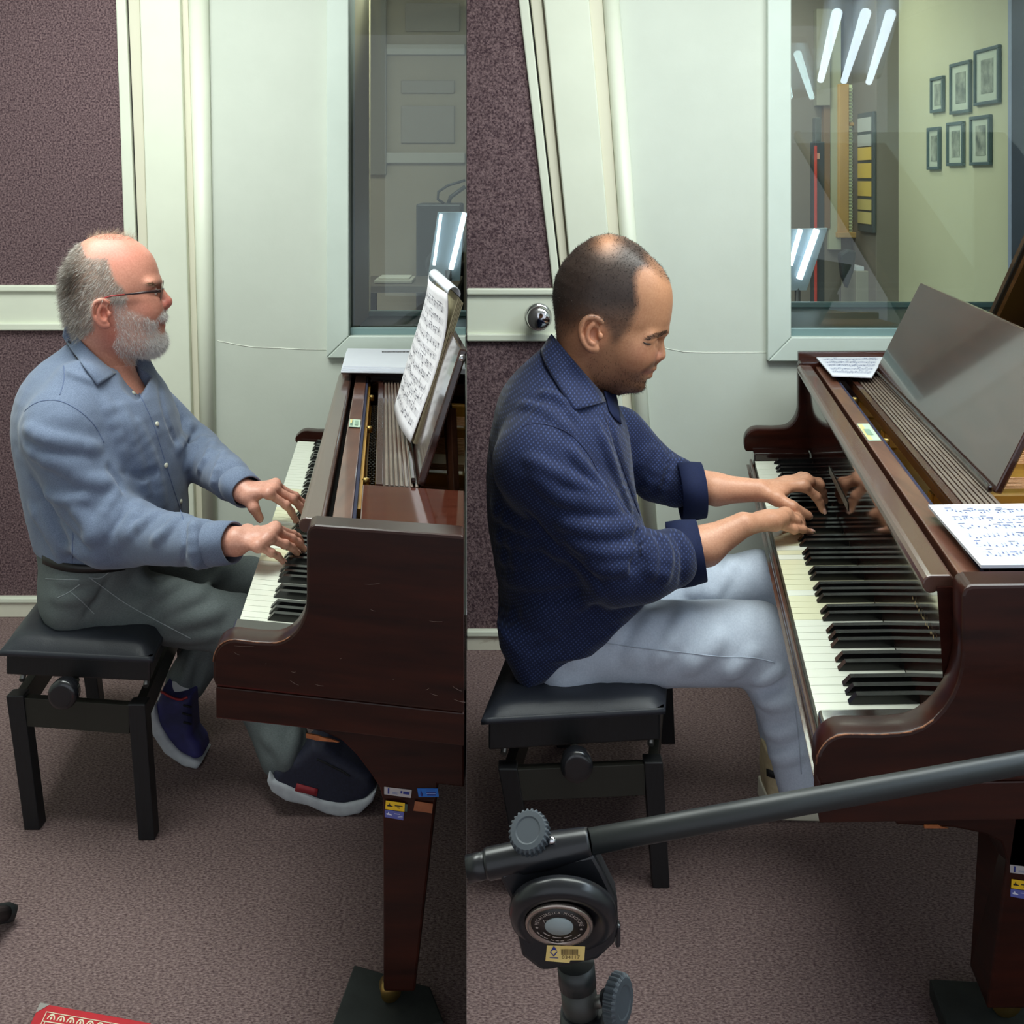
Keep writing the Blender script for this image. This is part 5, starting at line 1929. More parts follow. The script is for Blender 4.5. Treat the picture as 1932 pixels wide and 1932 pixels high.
def hand(wrist, mcps, pips, tips, thumb, r, fr, order_near):
    """palm and five fingers; mcps/pips/tips for index..pinky, thumb = list of points"""
    out = []
    w = A3(wrist)
    for m_ in mcps:
        out.append(rcone(w, m_, fr * 1.25, fr * 1.12, .014))
    for a, b in zip(mcps[:-1], mcps[1:]):
        out.append(rcone(a, b, fr * 1.1, fr * 1.1, .010))
    mid = (w + A3(mcps[1]) + A3(mcps[2])) / 3
    out.append(ell(mid, (fr * 2.6, fr * 2.1, fr * 1.6), None, .012))
    out.append(ell((w + A3(thumb[0]) + A3(mcps[0])) / 3, (fr * 2.2, fr * 1.7, fr * 1.5), None, .014))
    rads = [1.0, 1.04, .98, .86]
    for m_, p_, t_, q in zip(mcps, pips, tips, rads):
        m_, p_, t_ = A3(m_), A3(p_), A3(t_)
        dip = p_ + (t_ - p_) * .54 + np.array([0, 0, .0035])
        out += finger([m_, p_, dip, t_], fr * 1.08 * q, fr * .80 * q, .005)
        out.append(ell(p_, (fr * 1.06 * q,) * 3, None, .004))
        out.append(ell(m_ + np.array([0, 0, .0005]), (fr * 1.03 * q,) * 3, None, .010))
    th = [A3(p) for p in thumb]
    out.append(rcone(w, th[0], fr * 1.3, fr * 1.7, .014))
    out += finger(th, fr * 1.5, fr * 1.08, .007)
    # tendons on the back of the hand
    for m_ in mcps:
        a = w + (A3(m_) - w) * .45 + np.array([0, 0, fr * 1.05])
        b = A3(m_) + np.array([0, 0, fr * .95])
        out.append(rcone(a, b, .002, .003, .006))
    return out

# ---------------------------------------------------------------- the white-bearded man
H1 = View(215, 2.27)
B1 = View(200, 2.28, .35)
LHW, LHm = P(460, 926, 2.15), [P(507, 931, 2.117), P(517, 923, 2.143), P(520, 917, 2.165), P(520, 913, 2.19)]
LHp = [P(540, 953, 2.13), P(552, 941, 2.155), P(557, 936, 2.19), P(553, 934, 2.22)]
LHt = [P(558, 982, 2.158), P(578, 974, 2.178), P(581, 963, 2.215), P(572, 956, 2.245)]
LHth = [P(468, 940, 2.13), P(479, 958, 2.12), P(490, 978, 2.125)]
RHW, RHm = P(446, 1022, 1.925), [P(519, 996, 1.955), P(517, 1003, 1.94), P(506, 1016, 1.915), P(487, 1031, 1.895)]
RHp = [P(552, 1009, 2.0), P(550, 1017, 1.972), P(538, 1027, 1.935), P(512, 1043, 1.905)]
RHt = [P(569, 1023, 2.02), P(573, 1036, 1.99), P(561, 1044, 1.965), P(534, 1060, 1.932)]
RHth = [P(466, 1003, 1.96), P(486, 1003, 1.99), P(506, 1012, 2.01)]

yL = [441, 443, 448, 456, 466, 480, 495, 510, 525, 540, 550, 560, 570, 580, 590, 600, 610, 620, 632, 645, 655, 663, 668, 671]
fL = [212, 230, 246, 259, 273, 286, 294, 299, 302, 301, 297, 297, 299, 302, 308, 311, 309, 309, 313, 315, 311, 304, 296, 285]
bL = [200, 184, 168, 153, 143, 133, 124, 118, 115, 115, 116, 117, 118.5, 120, 121.5, 126, 136, 150, 166, 186, 208, 232, 255, 270]
wL = [.012, .027, .040, .052, .061, .070, .076, .080, .082, .082, .0815, .080, .0785, .077, .075, .073, .070, .067, .063, .057, .049, .038, .024, .012]
s_, f_, b_ = [], [], []
for y, f0, b0 in zip(yL, fL, bL):
    p, q = H1.bz(f0, y), H1.bz(b0, y)
    s_.append((p[1] + q[1]) / 2); f_.append(p[0]); b_.append(q[0])
Q = H1.pt
s_, f_, b_, wL = np.array(s_), np.array(f_), np.array(b_), np.array(wL)
zt_, zr_ = s_.max(), s_.max() - (560 - 441) * 2.27 / F
q_ = np.clip((zt_ - s_) / (zt_ - zr_), 0, 1)
wL = np.where(s_ > zr_, .082 * np.sqrt(np.clip(1 - (1 - q_) ** 2, .004, 1)), wL)
zz_ = np.concatenate([zt_ - (zt_ - zr_) * np.linspace(0, 1, 26) ** 1.8, s_[s_ < zr_ - 1e-4]])
o_ = np.argsort(s_)
def cub(x, xs, ys):
    return np.interp(x, xs, ys)
f_, b_, wq = np.interp(zz_, s_[o_], f_[o_]), np.interp(zz_, s_[o_], b_[o_]), np.interp(zz_, s_[o_], wL[o_])
q_ = np.clip((zt_ - zz_) / (zt_ - zr_), 0, 1)
wL = np.where(zz_ > zr_, .082 * np.sqrt(np.clip(1 - (1 - q_) ** 2, .004, 1)), wq)
s_ = zz_
hp = [loft(H1.o, H1.z, H1.e, H1.d, s_, f_, b_, wL, ex=2.25, bias=.40, k=.01)]
for sg in (-1, 1):
    hp += [rcone(Q(296, 534, .010 * sg), Q(282, 536, .055 * sg), .0078, .008, .018),
           ell(Q(281, 583, .040 * sg), (.024, .022, .024), None, .035),
           ell(Q(296, 549, .034 * sg), (.017, .019, .0095), None, .010, 1),
           ell(Q(284, 550, .034 * sg), (.0138, .0138, .0130), None, .004),
           rcone(Q(294, 545, .022 * sg), Q(283, 549, .050 * sg), .0028, .0028, .003),
           rcone(Q(294, 557, .022 * sg), Q(283, 556, .048 * sg), .003, .003, .005),
           ell(Q(305, 577, .0135 * sg), (.0112, .0080, .0086), None, .005),
           rcone(Q(300, 574, .022 * sg), Q(291, 598, .036 * sg), .0024, .0022, .006, 1),
           rcone(Q(307, 597, .004 * sg), Q(298, 606, .028 * sg), .0075, .006, .008)]
hp += [rcone(Q(297, 543), Q(313, 567), .0088, .0115, .008), ell(Q(314.5, 571), (.0118, .0120, .0110), None, .006),
       rcone(Q(312, 579), Q(306, 586), .0065, .006, .006),
       rcone(Q(306, 604, -.014), Q(306, 604, .014), .0062, .0062, .006), rcone(Q(306, 614, -.014), Q(306, 614, .014), .0068, .0068, .006),
       rcone(Q(316, 609), Q(303, 611, -.026), .0022, .0016, .003, 1), rcone(Q(316, 609), Q(303, 611, .026), .0022, .0016, .003, 1)]
for sg in (-1, 1):
    hp.append(ell(Q(311, 583, .0062 * sg), (.0052, .0034, .0042), None, .003, 1))
def ear(Q, cx, cy, sc, c0, tilt, near):
    """ear from offsets in picture pixels (already perspective-true on the near side)"""
    ct, st = math.cos(tilt), math.sin(tilt)
    def E(x, y, c):
        x, y = x * sc, y * sc
        return Q(cx + x * ct - y * st, cy + x * st + y * ct, c)
    sg = -1 if near else 1
    cc = abs(c0)
    M = lambda x, y, dc: E(x, y, sg * (cc + dc))
    u = sc * .00113
    out = [ell(M(-1, 0, .000), (13 * u, 7 * u, 24 * u), None, .006)]
    def sc_(pts, rads):
        P_ = [tuple(p) + (r,) for p, r in zip(pts, rads)]
        for _ in range(2):
            q = [P_[0]]
            for a, b in zip(P_[:-1], P_[1:]):
                q.append(tuple(x * .75 + y * .25 for x, y in zip(a, b))); q.append(tuple(x * .25 + y * .75 for x, y in zip(a, b)))
            q.append(P_[-1]); P_ = q
        return chain([np.array(p[:3]) for p in P_], [p[3] for p in P_], .003)
    out += sc_([M(13, -19, .003), M(6, -25, .006), M(-6, -26, .008), M(-15, -19, .010), M(-19, -7, .010), M(-17, 6, .009), M(-10, 17, .007), M(-2, 23, .005)], [3.2 * u, 3.6 * u, 3.8 * u, 3.8 * u, 3.6 * u, 3.4 * u, 3.4 * u, 3.8 * u])
    out += [ell(M(6, 23, .004), (7.5 * u, 4.5 * u, 6.5 * u), None, .006)]
    out += [ell(M(3, 1, .010), (8.5 * u, 8 * u, 11 * u), None, .003, 1), rcone(M(-9, -17, .011), M(-13, 0, .011), 2.6 * u, 2.4 * u, .003, 1)]
    out += sc_([M(0, -16, .007), M(-7, -8, .008), M(-8, 4, .008), M(-2, 14, .007), M(4, 15, .006)], [3 * u, 3 * u, 2.8 * u, 3 * u, 3 * u])
    out += [ell(M(13, 2, .006), (4.2 * u, 4 * u, 5.5 * u), None, .004)]
    return out
hp += ear(Q, 193, 592, 1.0, -.082, -.10, True) + ear(Q, 193, 592, 1.0, .082, -.10, False)
skin1 = hp + [rcone(Q(193, 628), B1.pt(203, 735), .056, .061, .035),
              ell(B1.pt(200, 790), (.10, .13, .09), None, .04)]
sh_n, el_n = B1.pt(118, 812, -.150), B1.pt(203, 1002, -.195)
sh_f, el_f = B1.pt(270, 765, .150), B1.pt(370, 856, .13)
skin1 += [rcone(B1.pt(190, 780, -.08), sh_n, .05, .045, .03), rcone(sh_n, el_n, .043, .037, .02), rcone(el_n, RHW, .036, .0265, .015),
          rcone(B1.pt(220, 770, .08), sh_f, .05, .042, .03), rcone(sh_f, el_f, .04, .035, .02), rcone(el_f, LHW, .033, .025, .015)]
skin1 += hand(RHW, RHm, RHp, RHt, RHth, 0, .0078, 0) + hand(LHW, LHm, LHp, LHt, LHth, 0, .0078, 0)

def build_person(name, label, loc, skinf, h, colorf):
    t = thing(name, label, 'person', loc)
    pos, quads = skinf.mesh(h, 1)
    col = colorf(pos)
    o = np_mesh('body', pos, quads, m_skin, t, col)
    return t, pos, quads

F1 = Field(skin1)
mp1 = mapper(H1)
hair1 = [(100, 440), (150, 448), (156, 466), (164, 486), (203, 489), (209, 510), (217, 530), (232, 545), (238, 556), (236, 574), (214, 575), (209, 566), (197, 561), (181, 563), (172, 576), (173, 600), (178, 622), (150, 640), (100, 640)]
beard1 = [(212, 566), (238, 558), (238, 584), (260, 591), (282, 602), (295, 609), (302, 595), (311, 586), (330, 582), (330, 600), (313, 603), (298, 605), (296, 622), (303, 631), (311, 627), (345, 622), (345, 700), (240, 690), (212, 655), (222, 630), (216, 600)]
def col1(pos):
    x, y, c = mp1(pos)
    col = skin_mesh_color(pos, lc(214, 152, 130))
    hd = (y < 690) & (x < 345) & (pos[:, 2] > .88)
    H = hd.astype(float)
    col = blend(col, H * blob(x, y, 215, 470, 60, 38) * .75, lc(226, 144, 128))
    col = blend(col, H * blob(x, y, 316, 572, 13, 14) * .8, lc(196, 108, 100))
    col = blend(col, H * blob(x, y, 275, 582, 22, 18) * .5, lc(212, 132, 112))
    col = blend(col, H * blob(x, y, 194, 590, 26, 34) * .6, lc(208, 122, 104))
    col = blend(col, H * blob(x, y, 285, 537, 13, 4) * .7, lc(140, 112, 92))
    col = blend(col, H * blob(x, y, 306, 610, 9, 7) * .8, lc(176, 96, 88))
    col = blend(col, H * blob(x, y, 215, 640, 26, 30) * .7, lc(186, 106, 92))
    col = blend(col, H * blob(x, y, 230, 690, 40, 26) * .6, lc(182, 124, 100))
    hm = jit_mask(x, y, hair1, 5) * H
    dark = blob(x, y, 137, 530, 26, 45)
    hc = lc(158, 146, 134)[None] * (1 - dark[:, None]) + lc(72, 65, 58)[None] * dark[:, None]
    col = col * (1 - .85 * hm[:, None]) + hc * .85 * hm[:, None]
    bm_ = jit_mask(x, y, beard1, 4) * H
    dens = .35 + .6 * soft(x, 270, 305)
    col = blend(col, bm_ * dens, lc(226, 220, 212))
    hands = (pos[:, 1] < 2.3) & (pos[:, 2] < .76) & (pos[:, 0] > -.62)
    col = np.where(hands[:, None], skin_mesh_color(pos, lc(216, 160, 140), .05), col)
    return np.clip(col, 0, 1)
man1, pos1, quads1 = build_person('person', 'older man with white beard and glasses in a blue-grey shirt playing the left piano', B1.o * np.array([1, 1, 0]), F1, .0025, col1)

nrm1 = vnormals(pos1, quads1)
x1, y1, c1_ = mp1(pos1)
hd1 = (y1 < 690) & (pos1[:, 2] > .85)
# hair strands
def pick(mask, n):
    idx = np.flatnonzero(mask)
    return RNG.choice(idx, n)
def flow(nr, V, fx, fz, lift=.55):
    d = nr * np.reshape(lift, (-1, 1)) + V.e * np.reshape(fx, (-1, 1)) + V.z * np.reshape(fz, (-1, 1))
    d -= nr * (np.minimum((d * nr).sum(1), 0))[:, None]
    return d / np.linalg.norm(d, axis=1)[:, None]
jx, jy = x1 + RNG.normal(0, 3, len(x1)), y1 + RNG.normal(0, 3, len(x1))
ih = pick(inpoly(jx, jy, hair1) & hd1, 15000)
hx, hy = x1[ih], y1[ih]
dk = blob(hx, hy, 138, 535, 24, 42) * .95
g = RNG.random(len(ih))
hc = (lc(172, 162, 152)[None] * (1 - dk[:, None]) + lc(64, 58, 52)[None] * dk[:, None]) * (.65 + .7 * g[:, None])
hc = np.where((RNG.random(len(ih)) < .22 * (1 - dk))[:, None], lc(214, 210, 206)[None], hc)
strands('hair', pos1[ih], flow(nrm1[ih], H1, -.55 + .3 * RNG.normal(size=len(ih)), -.75 + .25 * RNG.normal(size=len(ih)), .12), .009 + .006 * RNG.random(len(ih)), np.full(len(ih), .0003), hc, m_hair, man1)
ib = pick(inpoly(jx, jy, beard1) & hd1, 15000)
bx, by = x1[ib], y1[ib]
fr = soft(bx, 255, 300)
keep = RNG.random(len(ib)) < .5 + .5 * fr
ib, bx, by, fr = ib[keep], bx[keep], by[keep], fr[keep]
bc = lc(232, 228, 224)[None] * (.78 + .3 * RNG.random(len(ib))[:, None]) * (1 - .18 * (1 - fr[:, None]) * RNG.random(len(ib))[:, None])
strands('beard', pos1[ib] - nrm1[ib] * .001, flow(nrm1[ib], H1, .15 + .3 * RNG.normal(size=len(ib)), -.9 + .25 * RNG.normal(size=len(ib)), .35 + .1 * fr), .0045 + .004 * RNG.random(len(ib)) + .004 * fr * soft(by, 622, 640), np.full(len(ib), .00033), np.clip(bc, 0, 1), m_hair, man1)
it = pick((y1 < 452) & hd1 & (np.abs(c1_) < .06), 500)
strands('hair_wisps', pos1[it], flow(nrm1[it], H1, .5 + .5 * RNG.normal(size=len(it)), .3 + .3 * RNG.normal(size=len(it)), .5), .008 + .010 * RNG.random(len(it)), np.full(len(it), .00022), np.repeat(lc(176, 160, 142)[None], len(it), 0), m_hair, man1)
ie = pick(hd1 & (blob(x1, y1, 287, 537, 10, 2.6) > .5), 160)
strands('eyebrow', pos1[ie], flow(nrm1[ie], H1, -.8, .2, .3), .006 + .005 * RNG.random(len(ie)), np.full(len(ie), .0005), np.repeat(lc(150, 126, 104)[None], len(ie), 0) * (.7 + .5 * RNG.random(len(ie)))[:, None], m_hair, man1)
for sg in (-1, 1):
    q = Q(285.6, 550.8, .034 * sg)
    e = MB().ball(Vector(q), .0128, 20, 14).build('eye', m_eyew, man1)
    a = q + H1.e * .0105 - H1.z * .0005
    MB().lathe(Vector(a), Vector(H1.e), [(0, .0062), (.0020, .0056), (.0025, .0005)], 18).build('iris', m_iris, e)
nails(man1, [(RHt[3], RHp[3], .0066, (0, -.5, 1)), (RHt[2], RHp[2], .0068, (0, -.4, 1)), (RHt[1], RHp[1], .007, (0, -.3, 1)), (LHt[0], LHp[0], .007, (0, -.5, 1)), (LHth[2], LHth[1], .0074, (-.2, -.8, .5)), (LHt[1], LHp[1], .007, (0, -.4, 1))], m_nail)
# glasses
gl = MB()
def temple(sg):
    c = .078 * sg
    pts = [Q(301, 549, .062 * sg), Q(294, 549.5, .070 * sg), Q(270, 552, c), Q(235, 556, .086 * sg), Q(210, 558.5, .088 * sg), Q(198, 562, .087 * sg), Q(190, 570, .086 * sg)]
    return pts
specs = bpy.data.objects.new('glasses', None); COL.objects.link(specs)
specs.parent = man1; specs.matrix_parent_inverse = parent_inv(man1)
m_gl = mat('glasses_frame', (46, 26, 26), .3, .5)
m_glr = mat('glasses_red', (150, 40, 40), .3, .5)
for sg in (-1, 1):
    tp = temple(sg)
    MB().tube([Vector(p) for p in tp[:4]], [.0036, .0036, .0026, .0018], 8).build('temple', m_gl, specs)
    MB().tube([Vector(p) for p in tp[3:]], [.0018, .0017, .0017, .0014], 8).build('temple_tip', m_glr, specs)
    rim, disc = [], []
    for k in range(25):
        a = 2 * math.pi * k / 24
        cc_ = .036 * sg + .026 * math.cos(a)
        xx = 306.5 - 55 * max(0, abs(cc_) - .02)
        p = Q(xx - 2.5 * math.sin(a) * -1, 548 - 19 * math.sin(a), cc_)
        rim.append(Vector(p))
    MB().tube(rim, .0007, 6).build('lens_rim', mat('rim_metal', (120, 112, 106), .3, metal=.6), specs)
    MB().add(rim[:-1], [list(range(24))]).build('lens', glass_mat('lens_glass', (.95, .97, .96)) if 'lens_glass' not in MATS else MATS['lens_glass'], specs)
MB().tube([Vector(Q(306, 546, -.012)), Vector(Q(309, 544, 0)), Vector(Q(306, 546, .012))], .0012, 6).build('bridge', MATS['rim_metal'], specs)

# shirt
yT = [650, 660, 670, 682, 700, 720, 740, 770, 800, 830, 860, 890, 920, 950, 975, 998, 1012]
bT = [122, 110, 94, 76, 56, 42, 33, 27, 25, 27, 31, 37, 43, 50, 57, 63, 68]
fT = [180, 192, 206, 226, 262, 292, 312, 328, 338, 344, 349, 352, 354, 355, 356, 356, 352]
wT = [.030, .044, .060, .080, .112, .142, .164, .180, .186, .186, .184, .182, .18, .18, .182, .184, .184]
def body_loft(V, y, b, f, wn, ex=2.2, k=.02, wf=None, bias=.5):
    s0, f0, b0 = [], [], []
    for yy, bb, ff in zip(y, b, f):
        p, q = V.bz(ff, yy), V.bz(bb, yy)
        s0.append((p[1] + q[1]) / 2); f0.append(p[0]); b0.append(q[0])
    return loft(V.o, V.z, V.e, V.d, s0, f0, b0, wn, wf, k=k, ex=ex, bias=bias)
wr_c = P(441, 1023.5, 1.926)
wl_c = P(466, 928, 2.147)
fa_m, ff_m = P(385, 1026, 1.95), P(436, 905, 2.20)
sh1 = [body_loft(B1, yT, bT, fT, wT),
       rcone(sh_n, el_n, .073, .066, .03), rcone(el_n, B1.pt(250, 1006, -.20), .066, .060, .02), rcone(B1.pt(250, 1006, -.20), fa_m, .060, .043, .02), rcone(fa_m, wr_c + (fa_m - wr_c) * .75, .041, .036, .006),
       rcone(B1.pt(150, 735, -.10), sh_n, .060, .070, .04),
       rcone(sh_f, el_f, .062, .056, .03), rcone(el_f, ff_m, .056, .042, .02), rcone(ff_m, wl_c + (ff_m - wl_c) * .75, .039, .034, .006),
       rcone(B1.pt(262, 684, .05), B1.pt(284, 750, .075), .024, .034, .03),
       rcone(Q(190, 622), B1.pt(206, 724), .060, .061, .006, 1), poly(B1.o + B1.d * -.055, B1.e, B1.z, B1.d, [B1.bz(x, y, -.055) for x, y in ((219, 690), (222, 650), (310, 650), (298, 690), (263, 750), (240, 726))], .065, .004, .004, 1)]
base1 = Field(sh1)
fl1 = [([(221, 924), (203, 960), (184, 1003), (165, 1018)], .010, .006), ([(236, 942), (222, 975), (190, 1015)], .010, .005),
       ([(262, 950), (250, 985), (215, 1030)], .012, .004), ([(300, 966), (272, 985), (240, 1012)], .010, .005), ([(335, 980), (318, 1000), (290, 1020)], .009, .004),
       ([(352, 985), (350, 1020), (346, 1075)], .006, -.005), ([(384, 986), (378, 1020), (388, 1062)], .006, -.004), ([(366, 985), (362, 1030), (372, 1070)], .008, .004),
       ([(205, 880), (222, 905), (227, 924)], .008, -.006), ([(60, 905), (98, 962), (136, 1010), (168, 1040)], .007, -.006),
       ([(48, 808), (85, 826), (130, 838), (180, 846)], .012, .005), ([(50, 850), (100, 872), (160, 880)], .012, .005), ([(120, 880), (160, 905), (205, 912)], .012, .005),
       ([(88, 930), (120, 945), (160, 940)], .010, .004), ([(140, 960), (165, 985), (175, 1012)], .010, .005),
       ([(128, 700), (150, 712), (175, 720)], .006, .002), ([(200, 760), (222, 810), (236, 862)], .010, .004), ([(230, 770), (258, 850), (278, 930)], .010, .004),
       ([(262, 800), (290, 870), (305, 950)], .010, .003), ([(300, 720), (312, 780), (338, 850)], .008, -.004), ([(232, 890), (262, 900), (290, 890)], .008, -.004),
       ([(60, 960), (90, 1000), (120, 1040)], .012, .004), ([(80, 960), (110, 1010), (150, 1052)], .010, .004), ([(330, 760), (350, 800), (352, 840)], .008, -.004),
       ([(360, 800), (345, 830), (335, 850)], .010, .005), ([(385, 825), (362, 850), (350, 880)], .010, .005), ([(405, 830), (392, 860), (372, 890)], .009, .004), ([(425, 850), (412, 880), (402, 915)], .008, .004)]
SH1 = Field(sh1 + folds(base1, [(a, b * .85, c * (1.5 if c > 0 else .9)) for a, b, c in fl1]), cloth_disp(.0032, (19, 19, 9), .0011, 48, 3.1))
ps, qs = SH1.mesh(.0042, 1)
m_shirt1 = mat('chambray_shirt', (118, 131, 155), 0.8, 0.2, rgb2=(98, 110, 133), nscale=420, nstretch=(1, 1, 2.5), ndetail=2, bump=.15, bscale=700, dist=.001, sheen=.2)
cuff('cuff', fa_m, wr_c, .0400, .0375, .0035, m_shirt1, man1, .001)
cuff('cuff', ff_m + (wl_c - ff_m) * .1, wl_c, .0375, .0340, .0035, m_shirt1, man1, .001)
m_stitch1 = mat('shirt_stitch', (92, 106, 138), .8)
shirt1 = np_mesh('shirt', ps, qs, m_shirt1, man1)
both1 = Field(sh1 + [skin1[0], rcone(Q(193, 628), B1.pt(203, 735), .056, .061, .03)])
for nm, l0, l1 in (('collar', [(124, 610), (150, 641), (188, 680), (219, 704)], [(118, 634), (138, 664), (161, 696), (184, 727)]),):
    patch(both1, l0, l1, 22, 8, lambda t: .004 + .007 * np.sin(t * 2.6), .003, nm, m_shirt1, shirt1)
sb = MB()
for l in ([(46, 776), (62, 762), (84, 755), (106, 755), (124, 760), (142, 770), (160, 783), (180, 803), (196, 835)], [(252, 722), (268, 752), (290, 800), (305, 850), (322, 905), (340, 962), (346, 980)],
          [(120, 690), (122, 715), (113, 745)], [(138, 1005), (137, 1035), (136, 1064)]):
    seam(SH1, l, .0011, 'x', None, None, 0.0, sb)
sb.build('stitching', m_stitch1, shirt1)
bt = MB()
for x, y in ((252, 742), (296, 800), (313, 878), (341, 946)):
    p = SH1.trace([x], [y])[0]; g = SH1.grad(p[None])[0]
    bt.lathe(Vector(p), Vector(g), [(-.001, .005), (.002, .005), (.003, .0035), (.003, .0005)], 14)
bt.build('buttons', mat('button_pearl', (206, 204, 186), .3), shirt1)

# trousers
kn_n, an_n = B1.pt(448, 1180, -.12), P(540, 1418, 2.20)
kn_f, an_f = B1.pt(468, 1100, .10), B1.pt(352, 1286, .09)
tr1 = [ell(B1.pt(155, 1100, 0), (.084, .178, .088), np.stack([B1.e, B1.d, B1.z]), .03),
       body_loft(B1, [990, 1010, 1040, 1070], [66, 69, 76, 84], [330, 325, 300, 270], [.176, .178, .178, .176], k=.03),
       rcone(B1.pt(172, 1124, -.095), kn_n, .075, .059, .03), rcone(kn_n, B1.pt(496, 1310, -.10), .057, .054, .02), rcone(B1.pt(496, 1310, -.10), an_n, .054, .054, .02),
       rcone(B1.pt(205, 1112, .09), kn_f, .072, .056, .03), rcone(kn_f, an_f, .052, .046, .02),
       rcone(Vector(an_n) + Vector((.016, 0, -.038)), Vector(an_n) + Vector((.05, 0, -.10)), .036, .045, .004, 1),
       rcone(A3(an_f) + A3((-.016, 0, -.036)), A3(an_f) + A3((-.05, 0, -.1)), .035, .045, .004, 1)]
tb1 = Field(tr1)
ft1 = [([(205, 1095), (185, 1125), (160, 1165)], .007, -.004), ([(260, 1085), (290, 1110), (300, 1120)], .010, .004), ([(330, 1100), (300, 1125), (265, 1140)], .010, .004),
       ([(380, 1115), (340, 1140), (300, 1160)], .012, .004), ([(420, 1150), (370, 1170), (320, 1180)], .012, .005), ([(400, 1200), (350, 1205), (300, 1200)], .010, .004),
       ([(110, 1095), (140, 1100), (170, 1090)], .008, .003), ([(100, 1125), (135, 1130), (170, 1120)], .008, .003), ([(430, 1075), (405, 1095), (390, 1106)], .009, .003), ([(360, 1240), (355, 1265), (345, 1290)], .008, .004), ([(380, 1245), (372, 1275), (368, 1300)], .008, -.004),
       ([(500, 1390), (530, 1410), (545, 1440)], .010, .005), ([(560, 1380), (552, 1410), (540, 1450)], .009, .004)]
TR1 = Field(tr1 + folds(tb1, ft1), cloth_disp(.0022, (14, 14, 14), .0008, 50, 7.7))
ps, qs = TR1.mesh(.0045, 1)
m_tr1 = mat('grey_trousers', (106, 113, 113), .8, .2, rgb2=(92, 99, 99), nscale=300, nstretch=(1, 1, 3), ndetail=2, bump=.12, bscale=600, dist=.001)
trs1 = np_mesh('trousers', ps, qs, m_tr1, man1)
all1 = Field(sh1 + tr1)
patch(Field(tr1), [(80, 1048), (110, 1060), (150, 1066), (200, 1066), (236, 1060)], [(81, 1063), (110, 1076), (150, 1082), (200, 1081), (236, 1075)], 24, 3, .004, .003, 'belt', mat('belt_black', (22, 20, 20), .4), trs1)
sb = MB()
for l in ([(172, 1092), (195, 1108), (235, 1138), (290, 1168), (360, 1205)], [(222, 1070), (205, 1080), (190, 1092), (168, 1090)], [(86, 1092), (110, 1093), (150, 1094)], [(108, 1128), (130, 1118), (150, 1103)], [(135, 1118), (155, 1135), (178, 1158)]):
    seam(TR1, l, .001, 'x', None, None, 0.0, sb)
sb.build('stitching', mat('trouser_stitch', (150, 158, 160), .8), trs1)

def shoe(V, upper, sole, wd, mu, ms, parent, laces=None, extra=None):
    def c2(pts):
        return [V.bz(x, y, -wd * .9) for x, y in pts]
    up = Field([poly(V.o, V.e, V.z, V.d, c2(upper), wd * .92, .018, .01)])
    p, q = up.mesh(.003, 2)
    # slimmer towards the top
    o = np_mesh('shoe', p, q, mu, parent)
    so = Field([poly(V.o, V.e, V.z, V.d, c2(sole), wd, .008, .006)])
    p, q = so.mesh(.003, 1)
    np_mesh('sole', p, q, ms, o)
    return o, up
m_navy = mat('shoe_navy', (34, 36, 58), .7, rgb2=(26, 27, 44), nscale=200)
m_sole = mat('shoe_sole', (196, 200, 204), .6, rgb2=(176, 180, 186), nscale=30)
m_red = mat('shoe_red', (150, 40, 48), .6)
Vs = View(610, 2.185, 1.0)
so1, up1 = shoe(Vs, [(512, 1455), (512, 1480), (560, 1512), (630, 1528), (690, 1516), (709, 1490), (700, 1468), (672, 1450), (640, 1432), (612, 1408), (588, 1404), (560, 1430)],
          [(507, 1457), (503, 1475), (512, 1494), (540, 1512), (580, 1520), (615, 1536), (645, 1542), (680, 1535), (704, 1512), (711, 1490), (690, 1506), (650, 1515), (610, 1508), (570, 1492), (540, 1478), (516, 1470)], .048, m_navy, m_sole, man1)
patch(up1, [(560, 1478), (600, 1489)], [(556, 1492), (598, 1502)], 6, 3, .002, .002, 'side_stripe', m_red, so1)
sb = MB()
for l in ([(598, 1432), (618, 1440)], [(612, 1438), (632, 1448)], [(628, 1446), (648, 1456)], [(642, 1452), (660, 1464)]):
    seam(up1, l, .0022, 'x', None, None, .001, sb)
sb.build('laces', mat('lace_black', (24, 24, 28), .8), so1)
Vs2 = View(330, 2.355, 1.0)
m_viol = mat('shoe_violet', (62, 58, 128), .7, rgb2=(38, 38, 76), nscale=9)
so2, up2 = shoe(Vs2, [(304, 1302), (292, 1335), (296, 1372), (330, 1420), (365, 1438), (380, 1432), (376, 1412), (361, 1392), (358, 1350), (358, 1318), (345, 1320), (322, 1316)],
          [(291, 1330), (282, 1352), (286, 1385), (310, 1422), (345, 1446), (372, 1452), (380, 1440), (372, 1436), (345, 1424), (318, 1396), (300, 1362)], .044, m_viol, m_sole, man1)
sb = MB()
seam(up2, [(304, 1304), (318, 1314), (340, 1322), (354, 1316)], .0028, 'x', None, None, .001, sb)
sb.build('collar_trim', m_red, so2)
sb = MB()
for l in ([(346, 1330), (360, 1334)], [(344, 1345), (360, 1350)], [(346, 1362), (360, 1366)]):
    seam(up2, l, .0024, 'x', None, None, .001, sb)
sb.build('laces', MATS['lace_black'], so2)
sk_ = Field([rcone(an_f, Vs2.pt(326, 1325), .036, .034, .01)])
p, q = sk_.mesh(.004, 1)
np_mesh('sock', p, q, mat('sock_white', (206, 206, 210), .9), man1)
sk_ = Field([rcone(an_n, Vs.pt(570, 1450), .036, .035, .01)])
p, q = sk_.mesh(.004, 1)
np_mesh('sock', p, q, mat('sock_dark', (40, 40, 46), .9), man1)

